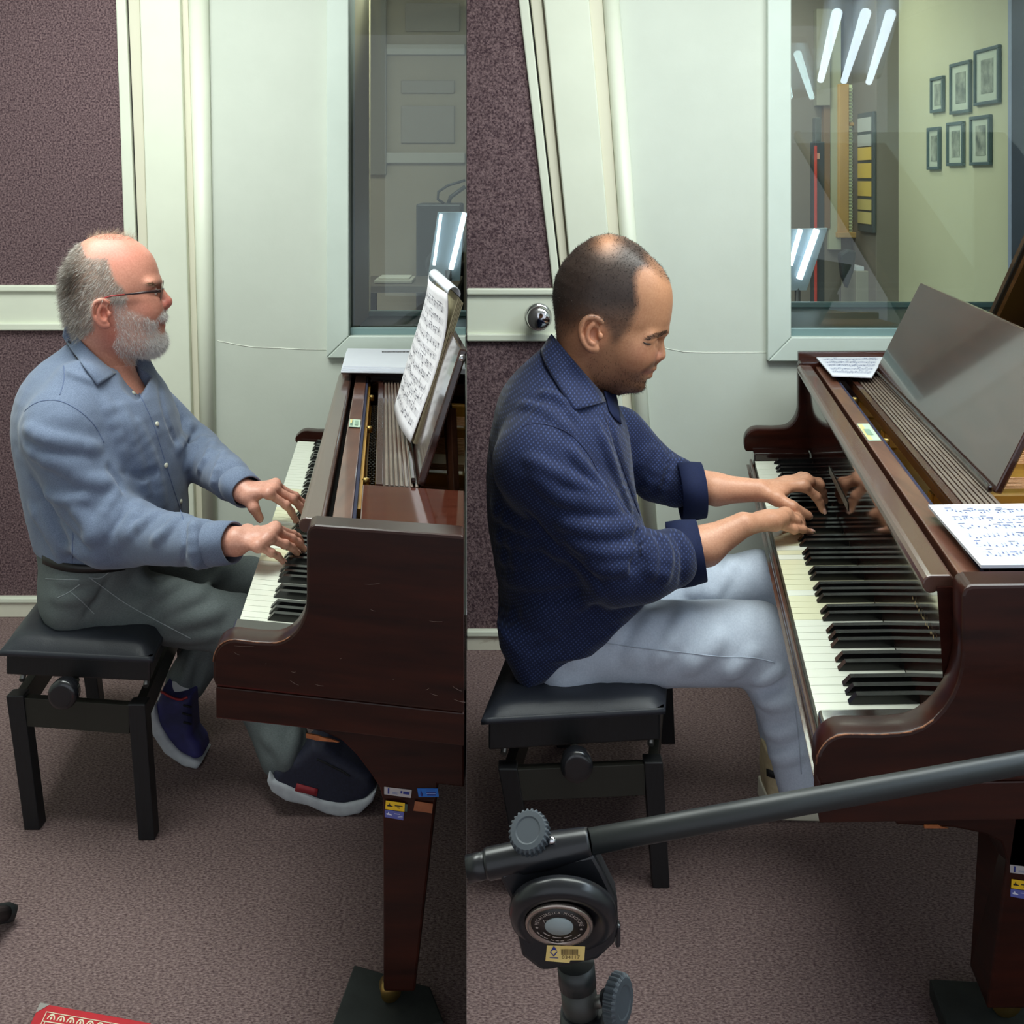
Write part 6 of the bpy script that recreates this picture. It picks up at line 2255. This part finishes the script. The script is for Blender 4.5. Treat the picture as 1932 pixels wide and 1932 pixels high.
# ---------------------------------------------------------------- the man in the navy shirt
H2 = View(1150, 2.10)
B2 = View(1080, 2.12, .3)
Q = H2.pt
tilt = math.radians(20)
S2 = H2.z * math.cos(tilt) + H2.e * math.sin(tilt)
T2 = H2.e * math.cos(tilt) - H2.z * math.sin(tilt)
O2 = Q(1150, 600)
def st2(pts):
    r = np.array([Q(x, y) - O2 for x, y in pts])
    return r @ S2, r @ T2
fr2 = [(1149, 440), (1178, 447), (1203.5, 461), (1229, 484), (1250, 505), (1262, 526), (1268, 545), (1269.5, 566), (1268, 586), (1265, 606), (1259, 622), (1249, 634), (1244, 645), (1241, 657), (1237, 669), (1234, 680), (1233, 690), (1231, 698), (1225, 706), (1221, 713), (1214, 719), (1212, 726), (1204, 735), (1190, 741), (1170, 742)]
bk2 = [(1149, 440), (1118, 447), (1087, 467), (1061, 496), (1048, 522), (1043.5, 547), (1043, 566), (1045.6, 586), (1049, 607), (1057, 628), (1075, 655), (1100, 690), (1128, 722), (1150, 738)]
sf, tf = st2(fr2)
sb_, tb_ = st2(bk2)
# slices across the tilted axis
smax, smin = max(sf.max(), sb_.max()), min(sf.min(), sb_.min())
ss = np.concatenate([smax - (smax - smin) * np.linspace(0, 1, 22) ** 1.8 * .22, np.linspace(smax - (smax - smin) * .24, smin, 28)])
itop = int(np.argmax(sf))
of, ob = np.argsort(sf[itop:]), None
fo = np.interp(ss, sf[itop:][of], tf[itop:][of])
# back edge: everything from the topmost point backwards
bs, bt_ = np.concatenate([sf[:itop + 1][::-1], sb_[1:]]), np.concatenate([tf[:itop + 1][::-1], tb_[1:]])
ob = np.argsort(bs)
bo = np.interp(ss, bs[ob], bt_[ob])
fo[0], bo[0] = (fo[0] + bo[0]) / 2 + .004, (fo[0] + bo[0]) / 2 - .004
fr_ = (smax - ss) / (smax - smin)
dome = .085 * np.sqrt(np.clip(1 - (1 - np.clip(fr_ / .34, 0, 1)) ** 2, 0.002, 1))
wo = np.interp(fr_, [0, .006, .015, .03, .05, .08, .12, .17, .25, .35, .5, .6, .7, .8, .88, .94, .975, 1], [.006, .018, .028, .039, .049, .059, .068, .076, .082, .085, .084, .080, .0725, .062, .050, .040, .028, .012])
wo = np.where(fr_ < .34, dome, wo)
hp2 = [loft(O2, S2, T2, H2.d, ss, fo, bo, wo, ex=2.25, bias=.42, k=.01)]
for sg in (-1, 1):
    hp2 += [rcone(Q(1251, 626, .010 * sg), Q(1226, 635, .055 * sg), .0076, .008, .018),
            ell(Q(1206, 668, .044 * sg), (.026, .022, .028), None, .035),
            ell(Q(1240, 646, .033 * sg), (.015, .018, .009), None, .010, 1),
            ell(Q(1228, 647, .034 * sg), (.0145, .015, .0135), None, .003),
            rcone(Q(1239, 652, .020 * sg), Q(1222, 650, .050 * sg), .0022, .0022, .003, 1),
            ell(Q(1236, 675, .0125 * sg), (.0098, .0078, .0082), None, .006),
            rcone(Q(1228, 676, .021 * sg), Q(1221, 690, .030 * sg), .0010, .0008, .004, 1)]
hp2 += [rcone(Q(1242.5, 634), Q(1246, 664), .0086, .0100, .007), ell(Q(1245.5, 671), (.0104, .0112, .0096), None, .005),
        rcone(Q(1240, 680), Q(1233, 687), .006, .0055, .006),
        rcone(Q(1228, 695, -.016), Q(1231.5, 694, 0), .0052, .0072, .004), rcone(Q(1228, 695, .016), Q(1231.5, 694, 0), .0052, .0072, .004),
        rcone(Q(1219, 707, -.014), Q(1223.5, 706.5, 0), .0054, .0076, .004), rcone(Q(1219, 707, .014), Q(1223.5, 706.5, 0), .0054, .0076, .004),
        rcone(Q(1240, 700), Q(1214, 709, -.026), .0018, .0014, .003, 1), rcone(Q(1240, 700), Q(1214, 709, .026), .0018, .0014, .003, 1),
        ell(Q(1201, 726), (.016, .02, .014), None, .014)]
for sg in (-1, 1):
    hp2.append(ell(Q(1241, 681, .006 * sg), (.0046, .0034, .0036), None, .003, 1))
hp2 += ear(Q, 1117, 630, 1.22, -.086, .12, True) + ear(Q, 1117, 630, 1.22, .086, .12, False)
n2a, n2b = Q(1108, 652), B2.pt(1074, 745)
skin2 = hp2 + [rcone(n2a, n2b, .060, .066, .035), ell(B2.pt(1075, 830), (.10, .13, .09), None, .04)]
LW2, LM2 = P(1430, 925, 2.19), [P(1517, 917, 2.205), P(1524, 908, 2.235), P(1520, 904, 2.262), P(1512, 902, 2.285)]
LP2_ = [P(1540, 937, 2.212), P(1547, 915, 2.25), P(1545, 910, 2.285), P(1535, 912, 2.31)]
LT2 = [P(1552, 963, 2.215), P(1556, 945, 2.262), P(1553, 935, 2.30), P(1546, 930, 2.33)]
LTh2 = [P(1464, 940, 2.165), P(1495, 957, 2.145), P(1524, 973, 2.155)]
RW2, RM2 = P(1402, 990, 1.995), [P(1484, 970, 2.09), P(1482, 971, 2.065), P(1476, 977, 2.045), P(1462, 989, 2.03)]
RP2_ = [P(1506, 979, 2.13), P(1505, 979, 2.105), P(1502, 982, 2.075), P(1498, 999, 2.055)]
RT2 = [P(1514, 996, 2.15), P(1516, 998, 2.125), P(1517, 1001, 2.10), P(1530, 1005, 2.085)]
RTh2 = [P(1430, 985, 2.06), P(1460, 985, 2.11), P(1490, 992, 2.14)]
shn2, eln2 = B2.pt(1016, 872, -.165), B2.pt(1168, 1062, -.185)
shf2, elf2 = B2.pt(1165, 825, .15), B2.pt(1236, 893, .15)
cf_n, cf_f = P(1318, 1040, 1.985), P(1322, 925, 2.20)
skin2 += [rcone(B2.pt(1060, 830, -.08), shn2, .05, .045, .03), rcone(shn2, eln2, .045, .04, .02), rcone(eln2, P(1330, 1030, 1.985), .04, .0345, .015), rcone(P(1330, 1030, 1.985), RW2, .0345, .0225, .015, 0),
          rcone(B2.pt(1100, 820, .08), shf2, .05, .042, .03), rcone(shf2, elf2, .042, .037, .02), rcone(elf2, P(1350, 923, 2.2), .037, .031, .015), rcone(P(1350, 923, 2.2), LW2, .031, .0225, .015)]
skin2 += hand(RW2, RM2, RP2_, RT2, RTh2, 0, .0092, 0) + hand(LW2, LM2, LP2_, LT2, LTh2, 0, .0092, 0)
mp2 = mapper(H2)
hair2 = [(1020, 425), (1149, 425), (1225, 470), (1262, 505), (1268, 534), (1252, 526), (1226, 503), (1206, 507), (1199, 525), (1201, 555), (1204, 578), (1195, 600), (1185, 622), (1168, 642), (1154, 648), (1149, 625), (1136, 607), (1123, 596), (1105, 600), (1092, 608), (1080, 627), (1060, 640), (1020, 640)]
stub2 = [(1153, 640), (1168, 642), (1164, 668), (1176, 692), (1200, 702), (1213, 703), (1209, 714), (1216, 716), (1226, 714), (1230, 760), (1130, 760), (1104, 690), (1126, 664)]
mous2 = [(1207, 704), (1218, 694), (1230, 684), (1244, 682), (1243, 690), (1228, 695), (1212, 706)]
brow2 = [(1218, 640), (1226, 633), (1242, 627), (1258, 623), (1262, 627), (1250, 632), (1238, 638), (1222, 643)]
def col2(pos):
    x, y, c = mp2(pos)
    col = skin_mesh_color(pos, lc(190, 138, 104))
    hd = ((y < 760) & (x > 1020) & (x < 1290) & (pos[:, 2] > .8) & (pos[:, 1] < 2.3)).astype(float)
    col = blend(col, hd * blob(x, y, 1212, 670, 26, 22) * .5, lc(186, 124, 98))
    col = blend(col, hd * blob(x, y, 1243, 672, 12, 12) * .6, lc(200, 134, 112))
    col = blend(col, hd * blob(x, y, 1116, 628, 22, 32) * .5, lc(196, 128, 104))
    col = blend(col, hd * blob(x, y, 1235, 560, 34, 40) * .4, lc(206, 152, 114))
    col = blend(col, hd * blob(x, y, 1222, 701, 9, 5.5) * .9, lc(160, 90, 84))
    col = blend(col, hd * blob(x, y, 1222, 648.5, 8, 2.0) * .9, lc(60, 38, 28))
    hm = jit_mask(x, y, hair2, 9) * hd
    n = vnoise(pos * 45) * .5 + .5
    thin = np.clip(blob(x, y, 1146, 458, 22, 22) * .9 + soft(x, 1205, 1240) * .55 + .5 * soft(y, 590, 640) * soft(x, 1120, 1040) + .25 * soft(y, 560, 620), 0, .9)
    hc = lc(50, 44, 42) * (1 + .25 * (n[:, None] - .5))
    dens = hm * (1 - thin) * .96
    col = col * (1 - dens[:, None]) + hc * dens[:, None]
    sm_ = jit_mask(x, y, stub2, 8) * hd
    e = sm_ * (.30 + .42 * soft(y, 690, 735)) * (.8 + .4 * n)
    col = blend(col, np.clip(e, 0, .9), lc(70, 50, 42))
    col = blend(col, jit_mask(x, y, mous2, 3) * hd * .6, lc(58, 42, 36))
    col = blend(col, jit_mask(x, y, brow2, 2) * hd * .7, lc(36, 28, 26))
    hands = (pos[:, 2] < .78) & (pos[:, 0] > .34)
    col = np.where(hands[:, None], skin_mesh_color(pos, lc(212, 158, 128), .04), col)
    return np.clip(col, 0, 1)
F2 = Field(skin2)
man2, pos2, quads2 = build_person('person', 'man with cropped dark hair in a navy dotted shirt playing the right piano', B2.o * np.array([1, 1, 0]), F2, .0025, col2)
nrm2 = vnormals(pos2, quads2)
x2, y2, c2_ = mp2(pos2)
hd2 = (y2 < 760) & (x2 > 1020) & (x2 < 1290) & (pos2[:, 2] > .8) & (pos2[:, 1] < 2.3)
jx2, jy2 = x2 + RNG.normal(0, 3, len(x2)), y2 + RNG.normal(0, 3, len(x2))
ih = pick(inpoly(jx2, jy2, hair2) & hd2, 14000)
thn = blob(x2[ih], y2[ih], 1146, 458, 22, 22) * .8 + soft(x2[ih], 1205, 1240) * .5 + .6 * soft(y2[ih], 590, 640)
ih = ih[RNG.random(len(ih)) > thn]
strands('hair', pos2[ih] - nrm2[ih] * .0008, flow(nrm2[ih], H2, .35 + .3 * RNG.normal(size=len(ih)), -.45 + .3 * RNG.normal(size=len(ih)), .6), .0026 + .0018 * RNG.random(len(ih)), np.full(len(ih), .0004), np.repeat(lc(56, 49, 46)[None], len(ih), 0) * (.8 + .5 * RNG.random(len(ih)))[:, None], m_hair, man2, seg=1)
ib = pick(inpoly(jx2, jy2, stub2) & hd2 & (y2 > 660), 2600)
ib = ib[RNG.random(len(ib)) < .25 + .75 * soft(y2[ib], 680, 735)]
strands('stubble', pos2[ib] - nrm2[ib] * .0005, flow(nrm2[ib], H2, .2 * RNG.normal(size=len(ib)), -.8, .5), .0028 + .002 * RNG.random(len(ib)), np.full(len(ib), .0004), np.repeat(lc(56, 42, 36)[None], len(ib), 0), m_hair, man2, seg=1)
ie = pick(inpoly(x2, y2, brow2) & hd2, 380)
strands('eyebrow', pos2[ie], flow(nrm2[ie], H2, -.8, .1, .25), .0035 + .003 * RNG.random(len(ie)), np.full(len(ie), .0005), np.repeat(lc(38, 30, 27)[None], len(ie), 0), m_hair, man2, seg=1)
lash = F2.trace([1213, 1216, 1220, 1224, 1228], [645.4, 647, 648.6, 649.6, 650])
for sg in (-1, 1):
    l = lash if sg < 0 else lash - 2 * np.outer((lash - H2.o) @ H2.d, H2.d)
    MB().tube([Vector(p) for p in l], [.0005, .0012, .0014, .0012, .0006], 6).build('eyelashes', mat('lash_dark', (34, 24, 20), .6), man2)
nails(man2, [(RT2[3], RP2_[3], .008, (0, -.4, 1)), (LTh2[2], LTh2[1], .0088, (-.1, -.75, .6)), (LT2[0], LP2_[0], .008, (.5, -.8, .2))], m_nail)

yT = [648, 664, 680, 700, 720, 740, 765, 790, 820, 860, 900, 940, 980, 1020, 1060, 1100, 1140, 1165]
bT = [1030, 1014, 996, 976, 959, 947, 937, 930, 924, 920, 918, 919, 922, 926, 932, 940, 946, 952]
fT = [1070, 1086, 1100, 1116, 1132, 1148, 1168, 1180, 1187, 1191, 1196, 1203, 1214, 1226, 1232, 1226, 1196, 1160]
wT = [.034, .052, .072, .100, .130, .156, .180, .193, .2, .2, .197, .194, .192, .192, .192, .192, .19, .188]
def B2v(x, y, c):
    return Vector(B2.pt(x, y, c))
sh2 = [body_loft(B2, yT, bT, fT, wT),
       # tail of the shirt, cut on the slant over the hip
       poly(B2.o, B2.e, B2.z, B2.d, [B2.bz(x, y) for x, y in ((945, 1120), (951, 1160), (966, 1192), (980, 1222), (994, 1244), (1010, 1236), (1045, 1212), (1082, 1187), (1112, 1162), (1140, 1136), (1160, 1118))], .186, .05, .02),
       rcone(shn2, eln2, .079, .070, .03), rcone(eln2, B2.pt(1215, 1066, -.185), .070, .062, .02), rcone(B2.pt(1215, 1066, -.185), cf_n + (B2v(1215, 1066, -.185) - cf_n) * .55, .062, .054, .015),
       rcone(B2.pt(1045, 800, -.10), shn2, .062, .074, .04),
       rcone(shf2, elf2, .066, .057, .03), rcone(elf2, cf_f + (Vector(elf2) - cf_f) * .55, .056, .053, .012),
       rcone(n2a, n2b + np.array([0, 0, -.0]), .0635, .0665, .006, 1)]
base2 = Field(sh2)
fl2 = [([(1000, 868), (1060, 900), (1120, 928), (1158, 946)], .011, .006), ([(1010, 900), (1060, 940), (1120, 950), (1165, 962)], .012, .005), ([(1075, 850), (1110, 885), (1140, 925)], .010, .005),
       ([(1060, 985), (1110, 1000), (1160, 998), (1196, 990)], .012, .006), ([(1075, 1020), (1130, 1042), (1170, 1045), (1205, 1035)], .011, .006), ([(1110, 1060), (1150, 1075), (1185, 1070)], .010, .005),
       ([(1202, 1002), (1203, 1035), (1192, 1075)], .007, -.007), ([(1222, 1012), (1232, 1045), (1228, 1085)], .009, .005), ([(1250, 1010), (1262, 1048), (1255, 1095)], .009, .004), ([(1276, 1008), (1290, 1050), (1286, 1100)], .007, -.005),
       ([(1150, 925), (1180, 960), (1198, 985)], .008, -.005), ([(996, 968), (1048, 1030), (1100, 1072), (1140, 1106)], .008, -.006),
       ([(935, 1010), (975, 1025), (1030, 1025), (1060, 1045)], .012, .005), ([(940, 1050), (990, 1062), (1050, 1055)], .012, .005), ([(950, 1090), (1010, 1095), (1080, 1090)], .012, .004), ([(930, 960), (965, 985), (1010, 1000)], .012, .005),
       ([(955, 1160), (1010, 1160), (1080, 1142), (1130, 1118)], .010, .005), ([(965, 1188), (1020, 1180), (1075, 1160)], .009, .005), ([(975, 1210), (1030, 1200), (1060, 1185)], .008, .004),
       ([(1020, 740), (1060, 752), (1085, 790)], .008, .003), ([(985, 760), (1030, 775), (1070, 810)], .010, .003),
       ([(1150, 790), (1168, 850), (1190, 920), (1212, 985)], .007, -.006), ([(1128, 800), (1160, 890), (1190, 960)], .009, .004),
       ([(1250, 850), (1238, 880), (1222, 915)], .009, .005), ([(1268, 862), (1262, 895), (1252, 930)], .008, .005), ([(1232, 845), (1215, 870), (1206, 895)], .009, .004), ([(1284, 872), (1282, 910), (1280, 945)], .006, -.005)]
SH2 = Field(sh2 + folds(base2, [(a, b * .85, c * (1.5 if c > 0 else .9)) for a, b, c in fl2]), cloth_disp(.0030, (18, 18, 9), .0010, 48, 5.3))
ps, qs = SH2.mesh(.0042, 1)

def dotted(name, base, base2, dot, spacing):
    m = mat(name, base, .75, .2, rgb2=base2, nscale=380, ndetail=2, bump=.12, bscale=600, dist=.001, sheen=.15)
    nt = m.node_tree
    b = nt.nodes['Principled BSDF']
    src = b.inputs['Base Color'].links[0].from_socket
    tc = nt.nodes.new('ShaderNodeTexCoord')
    mp = nt.nodes.new('ShaderNodeMapping')
    mp.inputs['Rotation'].default_value = (math.radians(90), 0, 0)
    nt.links.new(tc.outputs['Object'], mp.inputs['Vector'])
    mp2_ = nt.nodes.new('ShaderNodeMapping')
    mp2_.inputs['Rotation'].default_value = (0, 0, math.radians(38))
    mp2_.inputs['Scale'].default_value = (1 / spacing, 1 / spacing, 0)
    nt.links.new(mp.outputs[0], mp2_.inputs['Vector'])
    vo = nt.nodes.new('ShaderNodeTexVoronoi')
    vo.voronoi_dimensions = '2D'
    vo.inputs['Scale'].default_value = 1
    vo.inputs['Randomness'].default_value = 0
    nt.links.new(mp2_.outputs[0], vo.inputs['Vector'])
    rp = nt.nodes.new('ShaderNodeValToRGB')
    rp.color_ramp.elements[0].position = .16
    rp.color_ramp.elements[1].position = .30
    rp.color_ramp.elements[0].color = (1, 1, 1, 1)
    rp.color_ramp.elements[1].color = (0, 0, 0, 1)
    nt.links.new(vo.outputs['Distance'], rp.inputs['Fac'])
    mx = nt.nodes.new('ShaderNodeMix')
    mx.data_type = 'RGBA'
    nt.links.new(rp.outputs['Color'], mx.inputs['Factor'])
    nt.links.new(src, mx.inputs['A'])
    mx.inputs['B'].default_value = lin(dot) + (1,)
    nt.links.new(mx.outputs['Result'], b.inputs['Base Color'])
    return m
m_shirt2 = dotted('navy_dotted_shirt', (30, 38, 72), (24, 31, 59), (58, 72, 116), .0058)
m_shirt2b = mat('navy_shirt_inside', (29, 37, 69), .8, .2, rgb2=(25, 32, 60), nscale=380)
shirt2 = np_mesh('shirt', ps, qs, m_shirt2, man2)
cuff('rolled_cuff', cf_n + Vector((-.052, .004, -.008)), cf_n + Vector((.006, 0, .002)), .0600, .0560, .005, m_shirt2b, man2, .002)
cuff('rolled_cuff', cf_f + Vector((-.045, 0, -.002)), cf_f + Vector((.006, 0, .001)), .0585, .0560, .005, m_shirt2b, man2, .002)
both2 = Field(sh2[:1] + sh2[2:] + [skin2[0], rcone(n2a, n2b, .062, .066, .03)])
patch(both2, [(1041, 630), (1077, 674), (1108, 711), (1136, 742), (1142, 758)], [(1020, 661), (1027, 686), (1061, 742), (1083, 774)], 22, 8, lambda t: .004 + .009 * np.sin(t * 2.6), .003, 'collar', m_shirt2, shirt2)
patch(both2, [(1140, 738), (1152, 742), (1163, 746)], [(1150, 775), (1160, 790), (1172, 800)], 8, 6, .005, .0025, 'collar', m_shirt2b, shirt2)
sb = MB()
for l in ([(986, 806), (996, 800), (1022, 799), (1050, 806), (1074, 817), (1096, 838), (1114, 862), (1128, 890)], [(1136, 770), (1150, 812), (1168, 862), (1186, 915), (1206, 970)]):
    seam(SH2, l, .0012, 'x', None, None, 0.0, sb)
sb.build('stitching', mat('navy_stitch', (24, 30, 62), .8), shirt2)

# trousers of the second man
kn2, sh_m, an2 = B2.pt(1432, 1214, -.09), B2.pt(1474, 1300, -.10), B2.pt(1516, 1482, -.10)
kf2, af2 = B2.pt(1432, 1098, .10), B2.pt(1490, 1450, .10)
tr2_ = [ell(B2.pt(1060, 1212, 0), (.085, .175, .085), np.stack([B2.e, B2.d, B2.z]), .03),
        rcone(B2.pt(1085, 1214, -.09), kn2, .080, .076, .03), rcone(B2.pt(1436, 1226, -.09), sh_m, .066, .056, .02), rcone(sh_m, an2, .056, .048, .02),
        rcone(B2.pt(1140, 1160, .09), kf2, .078, .062, .03), rcone(kf2, af2, .058, .048, .02),
        rcone(A3(an2) + A3((0, 0, -.030)), A3(an2) + A3((0, 0, -.1)), .038, .05, .004, 1)]
tb2 = Field(tr2_)
ft2 = [([(1168, 1168), (1166, 1195), (1150, 1210)], .007, .006), ([(1125, 1150), (1150, 1160), (1168, 1180)], .008, .005), ([(1090, 1180), (1070, 1215), (1045, 1245)], .010, .004), ([(1120, 1170), (1105, 1210), (1080, 1250)], .010, .004),
       ([(1240, 1165), (1215, 1200), (1190, 1240)], .012, .004), ([(1300, 1160), (1270, 1200), (1240, 1245)], .012, .004), ([(1360, 1200), (1330, 1230), (1300, 1260)], .012, .003), ([(1420, 1230), (1400, 1255), (1375, 1275)], .010, .005),
       ([(1430, 1290), (1450, 1280), (1470, 1265)], .008, .006), ([(1432, 1300), (1456, 1300), (1480, 1285)], .007, -.005), ([(1436, 1325), (1462, 1330), (1490, 1320)], .009, .004), ([(1445, 1380), (1470, 1385), (1500, 1375)], .010, .003), ([(1455, 1430), (1485, 1432), (1510, 1420)], .010, .003),
       ([(1340, 1070), (1320, 1100), (1305, 1118)], .010, .004), ([(1385, 1060), (1360, 1095), (1340, 1125)], .010, .004)]
TR2 = Field(tr2_ + folds(tb2, ft2), cloth_disp(.0020, (14, 14, 14), .0008, 50, 9.2))
ps, qs = TR2.mesh(.0045, 1)
m_tr2 = mat('pale_trousers', (204, 214, 230), .75, .2, rgb2=(192, 203, 220), nscale=300, ndetail=2, bump=.12, bscale=600, dist=.001)
trs2 = np_mesh('trousers', ps, qs, m_tr2, man2)
sb = MB()
for l in ([(1090, 1210), (1146, 1213), (1200, 1222), (1280, 1230), (1360, 1240), (1420, 1240), (1462, 1250)], [(1500, 1330), (1508, 1400), (1512, 1460)], [(1150, 1205), (1152, 1180), (1160, 1160)]):
    seam(TR2, l, .0011, 'x', None, None, 0.0, sb)
sb.build('stitching', mat('pale_stitch', (176, 186, 202), .8), trs2)
Vs3 = View(1530, 2.165, 1.0)
so3, up3 = shoe(Vs3, [(1450, 1425), (1447, 1470), (1452, 1525), (1500, 1534), (1590, 1540), (1608, 1534), (1600, 1518), (1570, 1506), (1545, 1480), (1520, 1440)],
                [(1448, 1505), (1446, 1540), (1466, 1548), (1590, 1552), (1612, 1545), (1610, 1532), (1550, 1530)], .046, mat('shoe_tan', (196, 178, 142), .6, rgb2=(176, 158, 122), nscale=60), mat('shoe_sole_cream', (214, 208, 188), .6), man2)
patch(up3, [(1446, 1450), (1462, 1456)], [(1447, 1464), (1464, 1470)], 5, 3, .002, .002, 'side_stripe', mat('stripe_black', (26, 26, 28), .6), so3)
